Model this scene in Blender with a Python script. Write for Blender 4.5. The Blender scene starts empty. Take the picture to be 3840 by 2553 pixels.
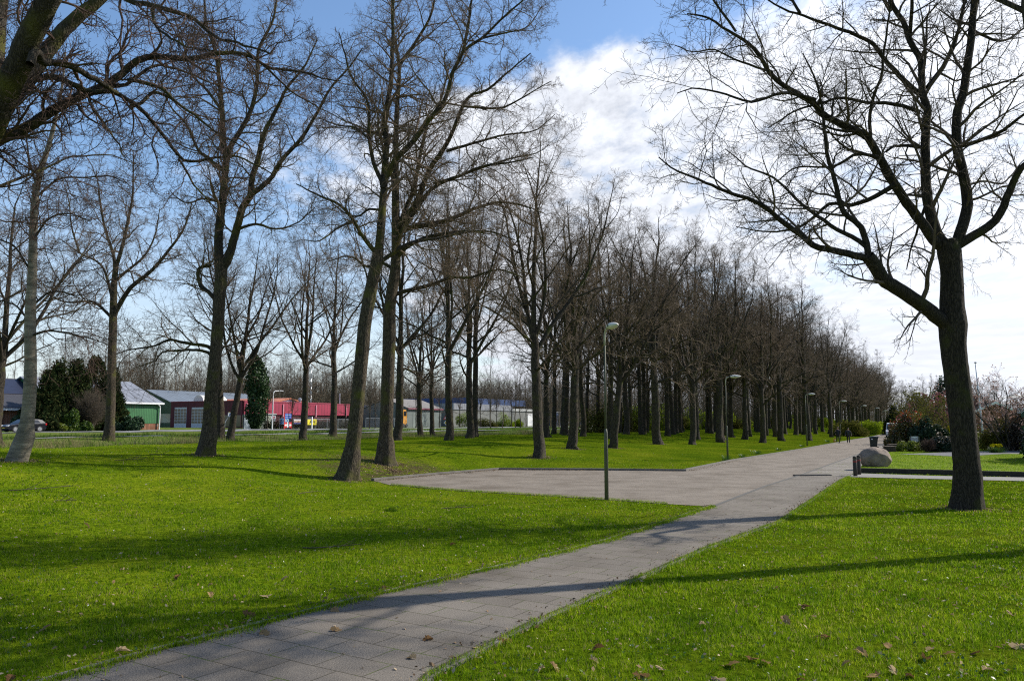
import bpy, bmesh, math, random
import numpy as np
from mathutils import Vector, Matrix, Quaternion
random.seed(5)
R = np.random.default_rng(11)
SC = bpy.context.scene
COL = SC.collection
# ------------------------------------------------------------------ camera model
F, CX, CY, HZ, CAMZ = 2900.0, 1920.0, 1276.5, 1585.0, 2.3
PT = math.atan((HZ - CY) / F)
cP, sP = math.cos(PT), math.sin(PT)
AU = math.radians(28.3)
UX, UY = math.sin(AU), math.cos(AU)
VX, VY = math.cos(AU), -math.sin(AU)
AP = math.radians(32.0)
def uv(x, y): return x * UX + y * UY, x * VX + y * VY
def xy(u, v): return u * UX + v * VX, u * UY + v * VY
def uvp(x, y): return x * math.sin(AP) + y * math.cos(AP), x * math.cos(AP) - y * math.sin(AP)
def ray(px, py):
    a, b = (px - CX) / F, -(py - CY) / F
    d = cP - sP * b
    return a / d, (sP + cP * b) / d
VT = [-600, -100, -92, -84, -62, -57, -52, -46, -42, -36, -28, -21, -17, -13, -9, 600]
HT = [1.4, 1.3, 1.2, 1.15, 1.15, 1.1, .35, .3, .98, 1.1, 1.0, .5, .24, 0, 0, 0]
def hgt(x, y):
    x = np.asarray(x, float); y = np.asarray(y, float)
    u, v = uv(x, y)
    h = (np.interp(v - 1.2, VT, HT) + np.interp(v + 1.2, VT, HT) + np.interp(v, VT, HT)) / 3
    h = np.where(v > -9, 0, h)
    a, b = uvp(x, y)
    dx = np.maximum(np.maximum(20.6 - a, a - 35.2), 0)
    dy = np.maximum(np.maximum(-20.9 - b, b + 4.0), 0)
    d = np.sqrt(dx * dx + dy * dy)
    t = np.clip(d / 4.0, 0, 1); t = t * t * (3 - 2 * t)
    h = h * t
    n = .07 * np.sin(x * .31 + 1.3) * np.sin(y * .27 + .4) + .04 * np.sin(x * .71 + y * .53)
    return h + n * np.clip((-v - 13) / 8, 0, 1) * t
def at(px, py, dz=0.0):
    a, b = ray(px, py)
    Y = np.geomspace(3, 900, 6000)
    g = CAMZ + b * Y - hgt(a * Y, Y) - dz
    i = np.argmax(g <= 0) if (g <= 0).any() else len(Y) - 1
    y = float(Y[i])
    return Vector((a * y, y, float(hgt(a * y, y)) + dz))
def pt(px, py, Y):
    a, b = ray(px, py)
    return Vector((a * Y, Y, CAMZ + b * Y))
def onv(px, v):                       # where the column px meets the street-parallel line v
    a = ray(px, HZ)[0]
    Y = v / (a * VX + VY)
    return Vector((a * Y, Y, float(hgt(a * Y, Y))))
def flat(px, py, z=0.0):
    a, b = ray(px, py); Y = (z - CAMZ) / b
    return Vector((a * Y, Y, z))
# ------------------------------------------------------------------ materials
def nt(name):
    m = bpy.data.materials.new(name); m.use_nodes = True
    n = m.node_tree.nodes; n.clear()
    return m, n, m.node_tree.links
def N(n, t, **k):
    o = n.new(t)
    for a, b in k.items():
        if a.startswith('i_'):
            key = a[2:]
            o.inputs[int(key) if key.isdigit() else key.replace('_', ' ')].default_value = b
        else: setattr(o, a, b)
    return o
def c4(c): return (c[0], c[1], c[2], 1)
def ramp(n, pts, interp='LINEAR'):
    r = n.new('ShaderNodeValToRGB'); e = r.color_ramp; e.interpolation = interp
    while len(e.elements) < len(pts): e.elements.new(.5)
    for el, (p, c) in zip(e.elements, pts):
        el.position = p; el.color = c4(c) if len(c) == 3 else c
    return r
def mixc(n, l, fac, a, b, mode='MIX'):
    m = n.new('ShaderNodeMix'); m.data_type = 'RGBA'; m.blend_type = mode
    for sock, val in ((m.inputs[0], fac), (m.inputs[6], a), (m.inputs[7], b)):
        if isinstance(val, (int, float)): sock.default_value = val
        elif isinstance(val, (tuple, list)): sock.default_value = c4(val)
        else: l.new(val, sock)
    return m.outputs[2]
MATS = {}
def mat(name, c1, c2=None, scale=4, rough=.75, bump=0, bscale=None, metal=0, stretch=(1, 1, 1), spec=.5, alpha=1, island=0, emit=0):
    if name in MATS: return MATS[name]
    m, n, l = nt(name)
    out = N(n, 'ShaderNodeOutputMaterial'); p = N(n, 'ShaderNodeBsdfPrincipled')
    p.inputs['Roughness'].default_value = rough; p.inputs['Metallic'].default_value = metal
    p.inputs['Specular IOR Level'].default_value = spec
    l.new(p.outputs[0], out.inputs[0])
    tc = N(n, 'ShaderNodeTexCoord'); mp = N(n, 'ShaderNodeMapping'); mp.inputs['Scale'].default_value = stretch
    l.new(tc.outputs['Object'], mp.inputs[0])
    c2 = c2 or tuple(x * .75 for x in c1)
    no = N(n, 'ShaderNodeTexNoise'); no.inputs['Scale'].default_value = scale; no.inputs['Detail'].default_value = 6
    l.new(mp.outputs[0], no.inputs[0])
    rp = ramp(n, [(.3, c2), (.7, c1)]); l.new(no.outputs[0], rp.inputs[0])
    col = rp.outputs[0]
    if island:
        g = N(n, 'ShaderNodeNewGeometry'); h = N(n, 'ShaderNodeHueSaturation')
        mr = N(n, 'ShaderNodeMapRange'); mr.inputs[3].default_value = 1 - island; mr.inputs[4].default_value = 1 + island
        l.new(g.outputs['Random Per Island'], mr.inputs[0]); l.new(mr.outputs[0], h.inputs['Value']); l.new(col, h.inputs['Color'])
        col = h.outputs[0]
    l.new(col, p.inputs['Base Color'])
    if bump:
        nb = N(n, 'ShaderNodeTexNoise'); nb.inputs['Scale'].default_value = bscale or scale * 4; nb.inputs['Detail'].default_value = 5
        l.new(mp.outputs[0], nb.inputs[0])
        b = N(n, 'ShaderNodeBump'); b.inputs['Strength'].default_value = bump; b.inputs['Distance'].default_value = .03
        l.new(nb.outputs[0], b.inputs['Height']); l.new(b.outputs[0], p.inputs['Normal'])
    MATS[name] = m
    return m
def leafmat(name, c1, c2, tr=.4, gloss=.0, rough=.4, scale=1.0, c3=None):
    if name in MATS: return MATS[name]
    m, n, l = nt(name)
    out = N(n, 'ShaderNodeOutputMaterial')
    g = N(n, 'ShaderNodeNewGeometry')
    pts = [(0, c1), (1, c2)] if c3 is None else [(0, c1), (.6, c2), (1, c3)]
    rp = ramp(n, pts); l.new(g.outputs['Random Per Island'], rp.inputs[0])
    d = N(n, 'ShaderNodeBsdfDiffuse'); t = N(n, 'ShaderNodeBsdfTranslucent'); mx = N(n, 'ShaderNodeMixShader'); mx.inputs[0].default_value = tr
    l.new(rp.outputs[0], d.inputs[0]); l.new(rp.outputs[0], t.inputs[0]); l.new(d.outputs[0], mx.inputs[1]); l.new(t.outputs[0], mx.inputs[2])
    o = mx
    if gloss:
        gl = N(n, 'ShaderNodeBsdfGlossy'); gl.inputs['Roughness'].default_value = rough
        m2 = N(n, 'ShaderNodeMixShader'); m2.inputs[0].default_value = gloss
        l.new(mx.outputs[0], m2.inputs[1]); l.new(gl.outputs[0], m2.inputs[2]); o = m2
    l.new(o.outputs[0], out.inputs[0]); MATS[name] = m
    return m
def barkmat(name, dark, light, moss, mossamt=.5, plates=9.0):
    if name in MATS: return MATS[name]
    m, n, l = nt(name)
    out = N(n, 'ShaderNodeOutputMaterial'); p = N(n, 'ShaderNodeBsdfPrincipled'); p.inputs['Roughness'].default_value = .95
    p.inputs['Specular IOR Level'].default_value = .15
    l.new(p.outputs[0], out.inputs[0])
    tc = N(n, 'ShaderNodeTexCoord'); mp = N(n, 'ShaderNodeMapping'); mp.inputs['Scale'].default_value = (1, 1, .22)
    l.new(tc.outputs['Object'], mp.inputs[0])
    v = N(n, 'ShaderNodeTexVoronoi'); v.feature = 'DISTANCE_TO_EDGE'; v.inputs['Scale'].default_value = plates
    nz = N(n, 'ShaderNodeTexNoise'); nz.inputs['Scale'].default_value = 5; nz.inputs['Detail'].default_value = 8
    l.new(mp.outputs[0], nz.inputs[0])
    wv = N(n, 'ShaderNodeVectorMath', operation='ADD'); sc = N(n, 'ShaderNodeVectorMath', operation='SCALE'); sc.inputs['Scale'].default_value = .35
    l.new(nz.outputs[1], sc.inputs[0]); l.new(mp.outputs[0], wv.inputs[0]); l.new(sc.outputs[0], wv.inputs[1]); l.new(wv.outputs[0], v.inputs[0])
    rp = ramp(n, [(0, dark), (.16, light), (.5, tuple(x * 1.25 for x in light))]); l.new(v.outputs[0], rp.inputs[0])
    n2 = N(n, 'ShaderNodeTexNoise'); n2.inputs['Scale'].default_value = 1.7; n2.inputs['Detail'].default_value = 7
    l.new(tc.outputs['Object'], n2.inputs[0])
    mr = ramp(n, [(.62 - .2 * mossamt, (0, 0, 0)), (.72, (1, 1, 1))]); l.new(n2.outputs[0], mr.inputs[0])
    c = mixc(n, l, mr.outputs[0], rp.outputs[0], moss)
    n3 = N(n, 'ShaderNodeTexNoise'); n3.inputs['Scale'].default_value = 14; n3.inputs['Detail'].default_value = 3
    l.new(tc.outputs['Object'], n3.inputs[0])
    lr = ramp(n, [(.66, (0, 0, 0)), (.74, (.55, .55, .55))]); l.new(n3.outputs[0], lr.inputs[0])
    c = mixc(n, l, lr.outputs[0], c, tuple(x * 2.0 for x in light))
    l.new(c, p.inputs['Base Color'])
    b = N(n, 'ShaderNodeBump'); b.inputs['Strength'].default_value = .9; b.inputs['Distance'].default_value = .04
    l.new(v.outputs[0], b.inputs['Height']); l.new(b.outputs[0], p.inputs['Normal'])
    MATS[name] = m
    return m
# ------------------------------------------------------------------ mesh helpers
def mesh(name, V, Fc, m=None, smooth=True):
    me = bpy.data.meshes.new(name)
    V = np.asarray(V, np.float32).reshape(-1, 3)
    if isinstance(Fc, np.ndarray):
        k = Fc.shape[1]; nf = Fc.shape[0]
        me.vertices.add(len(V)); me.vertices.foreach_set('co', V.ravel())
        me.loops.add(nf * k); me.loops.foreach_set('vertex_index', Fc.astype(np.int32).ravel())
        me.polygons.add(nf); me.polygons.foreach_set('loop_start', np.arange(0, nf * k, k, dtype=np.int32))
        me.polygons.foreach_set('loop_total', np.full(nf, k, np.int32))
    else: me.from_pydata([tuple(map(float, v)) for v in V], [], Fc)
    if smooth and len(me.polygons): me.polygons.foreach_set('use_smooth', np.ones(len(me.polygons), bool))
    me.update(calc_edges=True); me.validate()
    if m: me.materials.append(m)
    return me
def link(name, me, parent=None, loc=None):
    o = bpy.data.objects.new(name, me); COL.objects.link(o)
    if parent: o.parent = parent
    if loc is not None: o.location = loc
    return o
def tag(o, label=None, cat=None, group=None, kind=None):
    if label: o['label'] = label
    if cat: o['category'] = cat
    if group: o['group'] = group
    if kind: o['kind'] = kind
    return o
def thing(name, label, cat, loc=(0, 0, 0), rz=0, group=None):
    o = bpy.data.objects.new(name, None); COL.objects.link(o); o.empty_display_size = .3
    o.location = loc; o.rotation_euler = (0, 0, rz)
    return tag(o, label, cat, group)
KIDS = {}
def part(name, me, parent):
    o = link(name, me, parent); KIDS.setdefault(parent.name, []).append(o); return o
def dup(root, loc, rz=0, sc=1, label=None, group=None, cat=None):
    r = root.copy(); COL.objects.link(r); r.location = loc; r.rotation_euler = (0, 0, rz)
    r.scale = sc if isinstance(sc, tuple) else (sc, sc, sc)
    if label: r['label'] = label
    if group: r['group'] = group
    for ch in KIDS.get(root.name, []):
        c = ch.copy(); COL.objects.link(c); c.parent = r; KIDS.setdefault(r.name, []).append(c)
        for g in KIDS.get(ch.name, []):
            d = g.copy(); COL.objects.link(d); d.parent = c; KIDS.setdefault(c.name, []).append(d)
    return r
class MB:
    def __init__(s): s.v = []; s.f = []
    def add(s, V, Fc):
        b = len(s.v); s.v += [tuple(map(float, p)) for p in V]; s.f += [[b + i for i in f] for f in Fc]; return s
    def box(s, x0, x1, y0, y1, z0, z1):
        return s.add([(x0, y0, z0), (x1, y0, z0), (x1, y1, z0), (x0, y1, z0), (x0, y0, z1), (x1, y0, z1), (x1, y1, z1), (x0, y1, z1)],
                     [(0, 3, 2, 1), (4, 5, 6, 7), (0, 1, 5, 4), (1, 2, 6, 5), (2, 3, 7, 6), (3, 0, 4, 7)])
    def prism(s, poly, y0, y1, ax='y'):
        n = len(poly)
        def q(p, t): return (p[0], t, p[1]) if ax == 'y' else ((t, p[0], p[1]) if ax == 'x' else (p[0], p[1], t))
        return s.add([q(p, y0) for p in poly] + [q(p, y1) for p in poly],
                     [list(range(n))[::-1], list(range(n, 2 * n))] + [(i, (i + 1) % n, n + (i + 1) % n, n + i) for i in range(n)])
    def tube(s, P, r, S=8, cap=True):
        P = np.asarray(P, float)[None]; r = np.broadcast_to(np.asarray(r, float), (P.shape[1],))[None]
        V, Fq = tubes(P, r, S); b = len(V)
        f = [tuple(x) for x in Fq]
        if cap: f += [tuple(range(S))[::-1], tuple(range(b - S, b))]
        return s.add(V, f)
    def lathe(s, prof, S=16, c=(0, 0)):
        n = len(prof); V = []; Fq = []
        for (r, z) in prof:
            for k in range(S):
                a = 2 * math.pi * k / S; V.append((c[0] + r * math.cos(a), c[1] + r * math.sin(a), z))
        for i in range(n - 1):
            for k in range(S): Fq.append((i * S + k, i * S + (k + 1) % S, (i + 1) * S + (k + 1) % S, (i + 1) * S + k))
        Fq += [tuple(range(S))[::-1], tuple(range((n - 1) * S, n * S))]
        return s.add(V, Fq)
    def quad(s, *p): return s.add(p, [tuple(range(len(p)))])
    def me(s, name, m, smooth=False, bevel=0):
        me = mesh(name, s.v, s.f, m, smooth)
        if bevel or smooth == 'auto':
            b = bmesh.new(); b.from_mesh(me)
            bmesh.ops.recalc_face_normals(b, faces=b.faces)
            if bevel:
                ed = [e for e in b.edges if len(e.link_faces) == 2 and e.calc_face_angle(0) > .6]
                bmesh.ops.bevel(b, geom=ed, offset=bevel, segments=2, affect='EDGES', profile=.6)
            b.to_mesh(me); b.free()
        return me
    def part(s, name, m, parent, smooth=False, bevel=0): return part(name, s.me(name, m, smooth, bevel), parent)
def tubes(P, r, S):
    P = np.asarray(P, float); Nn, K, _ = P.shape
    T = np.empty_like(P); T[:, 1:-1] = P[:, 2:] - P[:, :-2]; T[:, 0] = P[:, 1] - P[:, 0]; T[:, -1] = P[:, -1] - P[:, -2]
    T /= np.linalg.norm(T, axis=2, keepdims=True) + 1e-9
    ref = np.zeros((Nn, 1, 3)); mt = T.mean(1); ix = np.argmin(np.abs(mt), axis=1); ref[np.arange(Nn), 0, ix] = 1
    A = np.cross(T, np.broadcast_to(ref, T.shape)); A /= np.linalg.norm(A, axis=2, keepdims=True) + 1e-9
    B = np.cross(T, A)
    an = np.arange(S) * 2 * np.pi / S
    V = P[:, :, None, :] + r[:, :, None, None] * (A[:, :, None, :] * np.cos(an)[None, None, :, None] + B[:, :, None, :] * np.sin(an)[None, None, :, None])
    i = np.arange(Nn)[:, None, None] * K * S; j = np.arange(K - 1)[None, :, None] * S; k = np.arange(S)[None, None, :]; k2 = (k + 1) % S
    Fq = np.stack([i + j + k, i + j + k2, i + j + S + k2, i + j + S + k], -1).reshape(-1, 4)
    return V.reshape(-1, 3), Fq
def tubemesh(name, sets, m, origin=(0, 0, 0)):
    VV = []; FF = []; b = 0
    for P, r, S in sets:
        if len(P) == 0: continue
        V, Fq = tubes(P, r, S); VV.append(V - np.asarray(origin)); FF.append(Fq + b); b += len(V)
    return mesh(name, np.concatenate(VV), np.concatenate(FF), m)
# ------------------------------------------------------------------ branch growth
def resample(P, r, K):
    P = np.asarray(P, float); r = np.asarray(r, float)
    # smooth by Catmull-Rom
    Q = np.vstack([2 * P[0] - P[1], P, 2 * P[-1] - P[-2]]); out = []; ro = []
    for i in range(1, len(Q) - 2):
        for t in np.linspace(0, 1, 6, endpoint=False):
            a, b, c, d = Q[i - 1], Q[i], Q[i + 1], Q[i + 2]
            out.append(.5 * (2 * b + (c - a) * t + (2 * a - 5 * b + 4 * c - d) * t * t + (3 * b - a - 3 * c + d) * t ** 3)); ro.append(r[i - 1] * (1 - t) + r[i] * t)
    out.append(P[-1]); ro.append(r[-1]); out = np.array(out); ro = np.array(ro)
    s = np.concatenate([[0], np.cumsum(np.linalg.norm(np.diff(out, axis=0), axis=1))]); L = s[-1]
    q = np.linspace(0, L, K)
    return np.stack([np.interp(q, s, out[:, k]) for k in range(3)], 1), np.interp(q, s, ro), L
def grow(P, r, M, t0, t1, ang, Lc, K, gnarl, trop, rr=.6, rtip=.003, rmin=.004, rng=R, lt=.4, lvar=.35, tpow=1.0):
    Nn, Kp, _ = P.shape
    t = (np.arange(M)[None] + rng.random((Nn, M))) / M
    t = t0 + (t1 - t0) * t
    f = t * (Kp - 1); i = np.clip(f.astype(int), 0, Kp - 2); w = f - i
    n = np.arange(Nn)[:, None]
    pos = P[n, i] * (1 - w[..., None]) + P[n, i + 1] * w[..., None]
    tan = P[n, i + 1] - P[n, i]; tan /= np.linalg.norm(tan, axis=2, keepdims=True) + 1e-9
    rad = r[n, i] * (1 - w) + r[n, i + 1] * w
    az = np.arange(M)[None] * 2.4 + rng.random((Nn, 1)) * 6.28 + rng.normal(0, .5, (Nn, M))
    ref = np.where(np.abs(tan[..., 2:3]) > .9, np.array([1., 0, 0]), np.array([0, 0, 1.]))
    A = np.cross(tan, ref); A /= np.linalg.norm(A, axis=2, keepdims=True) + 1e-9
    B = np.cross(tan, A)
    a = np.radians(ang[0] + (ang[1] - ang[0]) * rng.random((Nn, M)))
    d = tan * np.cos(a)[..., None] + (A * np.cos(az)[..., None] + B * np.sin(az)[..., None]) * np.sin(a)[..., None]
    Lc = np.asarray(Lc, float)
    if Lc.ndim == 1: Lc = Lc[:, None]
    L = Lc * (1 - lt * (t - t0) / max(t1 - t0, 1e-6)) * (1 + lvar * rng.uniform(-1, 1, (Nn, M)))
    pos = pos.reshape(-1, 3); d = d.reshape(-1, 3); L = L.reshape(-1); rad = rad.reshape(-1)
    Q = np.empty((len(pos), K, 3)); Q[:, 0] = pos
    for k in range(1, K):
        d = d + rng.normal(0, gnarl, d.shape); d[:, 2] += trop
        d /= np.linalg.norm(d, axis=1, keepdims=True)
        Q[:, k] = Q[:, k - 1] + d * (L / (K - 1))[:, None]
    r0 = np.maximum(np.minimum(rad * rr, .02 * L + .006), rmin)
    tt = np.linspace(0, 1, K)[None]
    q = r0[:, None] * (1 - tt) ** .8 + np.minimum(rtip, r0)[:, None] * tt
    return Q, q, L
# ------------------------------------------------------------------ world, sun, camera
W = bpy.data.worlds.new('World'); SC.world = W; W.use_nodes = True
n = W.node_tree.nodes; l = W.node_tree.links; n.clear()
SEL, SAZ = math.radians(38), math.radians(69)
sky = N(n, 'ShaderNodeTexSky', sky_type='NISHITA'); sky.sun_disc = False; sky.sun_elevation = SEL; sky.sun_rotation = SAZ
sky.altitude = 0; sky.air_density = 1.0; sky.dust_density = .6; sky.ozone_density = 2.2
hs = N(n, 'ShaderNodeHueSaturation'); hs.inputs['Saturation'].default_value = 1.08; l.new(sky.outputs[0], hs.inputs['Color'])
b1 = N(n, 'ShaderNodeBackground'); b1.inputs[1].default_value = .135; l.new(hs.outputs[0], b1.inputs[0])
tc = N(n, 'ShaderNodeTexCoord'); sp = N(n, 'ShaderNodeSeparateXYZ'); l.new(tc.outputs['Generated'], sp.inputs[0])
def mth(op, a, b=None, c=None, clamp=False):
    o = n.new('ShaderNodeMath'); o.operation = op; o.use_clamp = clamp
    for i, v in enumerate((a, b, c)):
        if v is None: continue
        if isinstance(v, (int, float)): o.inputs[i].default_value = v
        else: l.new(v, o.inputs[i])
    return o.outputs[0]
zz = mth('ADD', mth('MAXIMUM', sp.outputs[2], 0.0), .06)
qx = mth('DIVIDE', sp.outputs[0], zz); qy = mth('DIVIDE', sp.outputs[1], zz)
cb = N(n, 'ShaderNodeCombineXYZ'); l.new(qx, cb.inputs[0]); l.new(qy, cb.inputs[1])
def noise(scale, detail, rough=.55, st=(1, 1, 1), off=(0, 0, 0), dist=0, rot=0):
    mp = N(n, 'ShaderNodeMapping'); mp.inputs['Scale'].default_value = st; mp.inputs['Location'].default_value = off; mp.inputs['Rotation'].default_value = (0, 0, rot)
    l.new(cb.outputs[0], mp.inputs[0])
    o = N(n, 'ShaderNodeTexNoise'); o.inputs['Scale'].default_value = scale; o.inputs['Detail'].default_value = detail
    o.inputs['Roughness'].default_value = rough; o.inputs['Distortion'].default_value = dist
    l.new(mp.outputs[0], o.inputs[0]); return o.outputs[0]
def sstep(x, a, b):
    o = N(n, 'ShaderNodeMapRange', interpolation_type='SMOOTHSTEP'); o.inputs[1].default_value = a; o.inputs[2].default_value = b
    l.new(x, o.inputs[0]); return o.outputs[0]
big = noise(.55, 4, off=(3.1, 1.7, 0)); mid = noise(2.7, 6, .58, st=(1.15, .8, 1), off=(1, 2, 0), rot=.5); fin0 = noise(8.5, 5, .6, st=(1.3, .72, 1), rot=.45)
fin = mth('ADD', .5, mth('MULTIPLY', mth('SUBTRACT', fin0, .5), sstep(sp.outputs[2], .06, .34)))
# the bank's near edge: clear sky overhead, cloud from here on toward the horizon
edge = mth('ADD', mth('ADD', qy, mth('MULTIPLY', qx, .42)), mth('MULTIPLY', mth('SUBTRACT', mid, .5), .5))
bank = sstep(edge, 1.74, 2.0)
left = sstep(qx, -1.15, .22)                                 # thick on the right, broken on the left
cover = mth('MULTIPLY', bank, mth('ADD', mth('MULTIPLY', left, .74), .06))
puff = mth('ADD', mth('MULTIPLY', mth('SUBTRACT', mid, .5), 1.25), mth('MULTIPLY', mth('SUBTRACT', fin, .5), .95))
gap = mth('MULTIPLY', mth('SUBTRACT', big, .5), 1.5)
den = mth('ADD', cover, mth('MULTIPLY', mth('ADD', puff, gap), mth('ADD', .35, mth('MULTIPLY', bank, .5))))
den = sstep(den, .12, .78)
low = sstep(sp.outputs[2], .33, .02)                         # pale veil toward the horizon
den = mth('MAXIMUM', den, mth('MULTIPLY', low, .55))
sd = (math.sin(SAZ) * math.cos(SEL), math.cos(SAZ) * math.cos(SEL), math.sin(SEL))
dt = N(n, 'ShaderNodeVectorMath', operation='DOT_PRODUCT'); l.new(tc.outputs['Generated'], dt.inputs[0]); dt.inputs[1].default_value = sd
glow = mth('POWER', mth('MAXIMUM', dt.outputs['Value'], 0.0), 4.0)
br = mth('ADD', mth('ADD', .61, mth('MULTIPLY', glow, .50)), mth('MULTIPLY', mth('SUBTRACT', fin, .5), .85))
br = mth('ADD', br, mth('MULTIPLY', mth('SUBTRACT', mid, .5), .34))
b2 = N(n, 'ShaderNodeBackground'); b2.inputs[0].default_value = (.93, .97, 1.06, 1); l.new(br, b2.inputs[1])
ms = N(n, 'ShaderNodeMixShader'); l.new(den, ms.inputs[0]); l.new(b1.outputs[0], ms.inputs[1]); l.new(b2.outputs[0], ms.inputs[2])
wo = N(n, 'ShaderNodeOutputWorld'); l.new(ms.outputs[0], wo.inputs[0])
sl = bpy.data.lights.new('sun', 'SUN'); sl.energy = 4.5; sl.angle = math.radians(.53); sl.color = (1, .94, .84)
so = bpy.data.objects.new('sun', sl); COL.objects.link(so)
so.rotation_euler = Vector(sd).to_track_quat('Z', 'Y').to_euler(); so.location = (40, 20, 60)
cam = bpy.data.cameras.new('camera'); cam.sensor_width = 36; cam.lens = F / 3840 * 36; cam.clip_end = 6000; cam.clip_start = .1
co = bpy.data.objects.new('camera', cam); COL.objects.link(co); co.location = (0, 0, CAMZ); co.rotation_euler = (math.pi / 2 + PT, 0, 0)
SC.camera = co
vs = SC.view_settings; vs.view_transform = 'Standard'; vs.look = 'None'; vs.exposure = .55; vs.gamma = 1
SC.cycles.use_denoising = False; SC.cycles.filter_width = 1.15
SC.cycles.max_bounces = 6; SC.cycles.diffuse_bounces = 2; SC.cycles.transparent_max_bounces = 6
# ------------------------------------------------------------------ ground
def lin(*seg):
    out = []
    for a, b, s in seg: out += list(np.arange(a, b, s))
    return np.array(out + [seg[-1][1]])
gx = lin((-2500, -500, 250), (-500, -120, 20), (-120, 60, 1.1), (60, 160, 8), (160, 600, 60), (600, 2500, 300))
gy = lin((-60, 0, 6), (0, 130, 1.1), (130, 240, 2.5), (240, 700, 20), (700, 3500, 250))
X, Y = np.meshgrid(gx, gy); Z = hgt(X, Y)
V = np.stack([X, Y, Z], -1).reshape(-1, 3)
nx = len(gx); i = np.arange(len(gy) - 1)[:, None] * nx + np.arange(nx - 1)[None]
Fq = np.stack([i, i + 1, i + nx + 1, i + nx], -1).reshape(-1, 4)
m, n, l = nt('lawn'); MATS['lawn'] = m
out = N(n, 'ShaderNodeOutputMaterial'); tc = N(n, 'ShaderNodeTexCoord')
def gn(scale, detail=5, rough=.6, st=None):
    o = N(n, 'ShaderNodeTexNoise'); o.inputs['Scale'].default_value = scale; o.inputs['Detail'].default_value = detail; o.inputs['Roughness'].default_value = rough
    if st:
        mp = N(n, 'ShaderNodeMapping'); mp.inputs['Scale'].default_value = st; l.new(tc.outputs['Object'], mp.inputs[0]); l.new(mp.outputs[0], o.inputs[0])
    else: l.new(tc.outputs['Object'], o.inputs[0])
    return o.outputs[0]
r1 = ramp(n, [(.30, (.098, .170, .008)), (.5, (.180, .245, .010)), (.7, (.285, .315, .018))]); l.new(gn(.28, 6), r1.inputs[0])
r2 = ramp(n, [(.35, (.30, .36, .30)), (.55, (.95, .97, .9)), (.75, (1.4, 1.3, 1.15))]); l.new(gn(9, 6, .7), r2.inputs[0])
c = mixc(n, l, 1.0, r1.outputs[0], r2.outputs[0], 'MULTIPLY')
r3 = ramp(n, [(.62, (0, 0, 0)), (.78, (1, 1, 1))]); l.new(gn(1.1, 7, .65), r3.inputs[0])
c = mixc(n, l, mth('MULTIPLY', r3.outputs[0], .40) if False else r3.outputs[0], c, mixc(n, l, .55, c, (.10, .085, .028)))
# brown leaf litter on the bank by the two big trunks
ge = N(n, 'ShaderNodeNewGeometry')
bk = at(1480, 1765)
ds = N(n, 'ShaderNodeVectorMath', operation='DISTANCE'); l.new(ge.outputs['Position'], ds.inputs[0]); ds.inputs[1].default_value = bk
mr = N(n, 'ShaderNodeMapRange', interpolation_type='SMOOTHSTEP'); mr.inputs[1].default_value = 5.2; mr.inputs[2].default_value = 1.5; l.new(ds.outputs['Value'], mr.inputs[0])
r4 = ramp(n, [(.40, (0, 0, 0)), (.58, (1, 1, 1))]); l.new(gn(1.6, 7, .7), r4.inputs[0])
mm = n.new('ShaderNodeMath'); mm.operation = 'MULTIPLY'; l.new(mr.outputs[0], mm.inputs[0]); l.new(r4.outputs[0], mm.inputs[1])
r5 = ramp(n, [(.3, (.045, .032, .02)), (.7, (.17, .12, .07))]); l.new(gn(22, 4, .7), r5.inputs[0])
c = mixc(n, l, mm.outputs[0], c, r5.outputs[0])
# far side of the ditch: longer, paler grass
sx = N(n, 'ShaderNodeSeparateXYZ'); l.new(ge.outputs['Position'], sx.inputs[0])
va = n.new('ShaderNodeMath'); va.operation = 'MULTIPLY'; va.inputs[1].default_value = VX; l.new(sx.outputs[0], va.inputs[0])
vb = n.new('ShaderNodeMath'); vb.operation = 'MULTIPLY_ADD'; vb.inputs[1].default_value = VY; l.new(sx.outputs[1], vb.inputs[0]); l.new(va.outputs[0], vb.inputs[2])
mv = N(n, 'ShaderNodeMapRange'); mv.inputs[1].default_value = -41; mv.inputs[2].default_value = -44; l.new(vb.outputs[0], mv.inputs[0])
r6 = ramp(n, [(.38, (.085, .15, .02)), (.66, (.20, .20, .07))]); l.new(gn(1.2, 6, .7), r6.inputs[0])
c = mixc(n, l, mv.outputs[0], c, r6.outputs[0])
# forest floor under the far wood
mw = N(n, 'ShaderNodeMapRange'); mw.inputs[1].default_value = 128; mw.inputs[2].default_value = 138
ua = n.new('ShaderNodeMath'); ua.operation = 'MULTIPLY'; ua.inputs[1].default_value = UX; l.new(sx.outputs[0], ua.inputs[0])
ub = n.new('ShaderNodeMath'); ub.operation = 'MULTIPLY_ADD'; ub.inputs[1].default_value = UY; l.new(sx.outputs[1], ub.inputs[0]); l.new(ua.outputs[0], ub.inputs[2])
l.new(ub.outputs[0], mw.inputs[0])
d = N(n, 'ShaderNodeBsdfDiffuse'); d.inputs['Roughness'].default_value = 1; l.new(c, d.inputs[0])
bp = N(n, 'ShaderNodeBump'); bp.inputs['Strength'].default_value = .9; bp.inputs['Distance'].default_value = .06; l.new(gn(26, 5, .7), bp.inputs['Height']); l.new(bp.outputs[0], d.inputs['Normal'])
l.new(d.outputs[0], out.inputs[0])
tag(link('ground', mesh('ground', V, Fq, m)), kind='structure')
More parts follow.
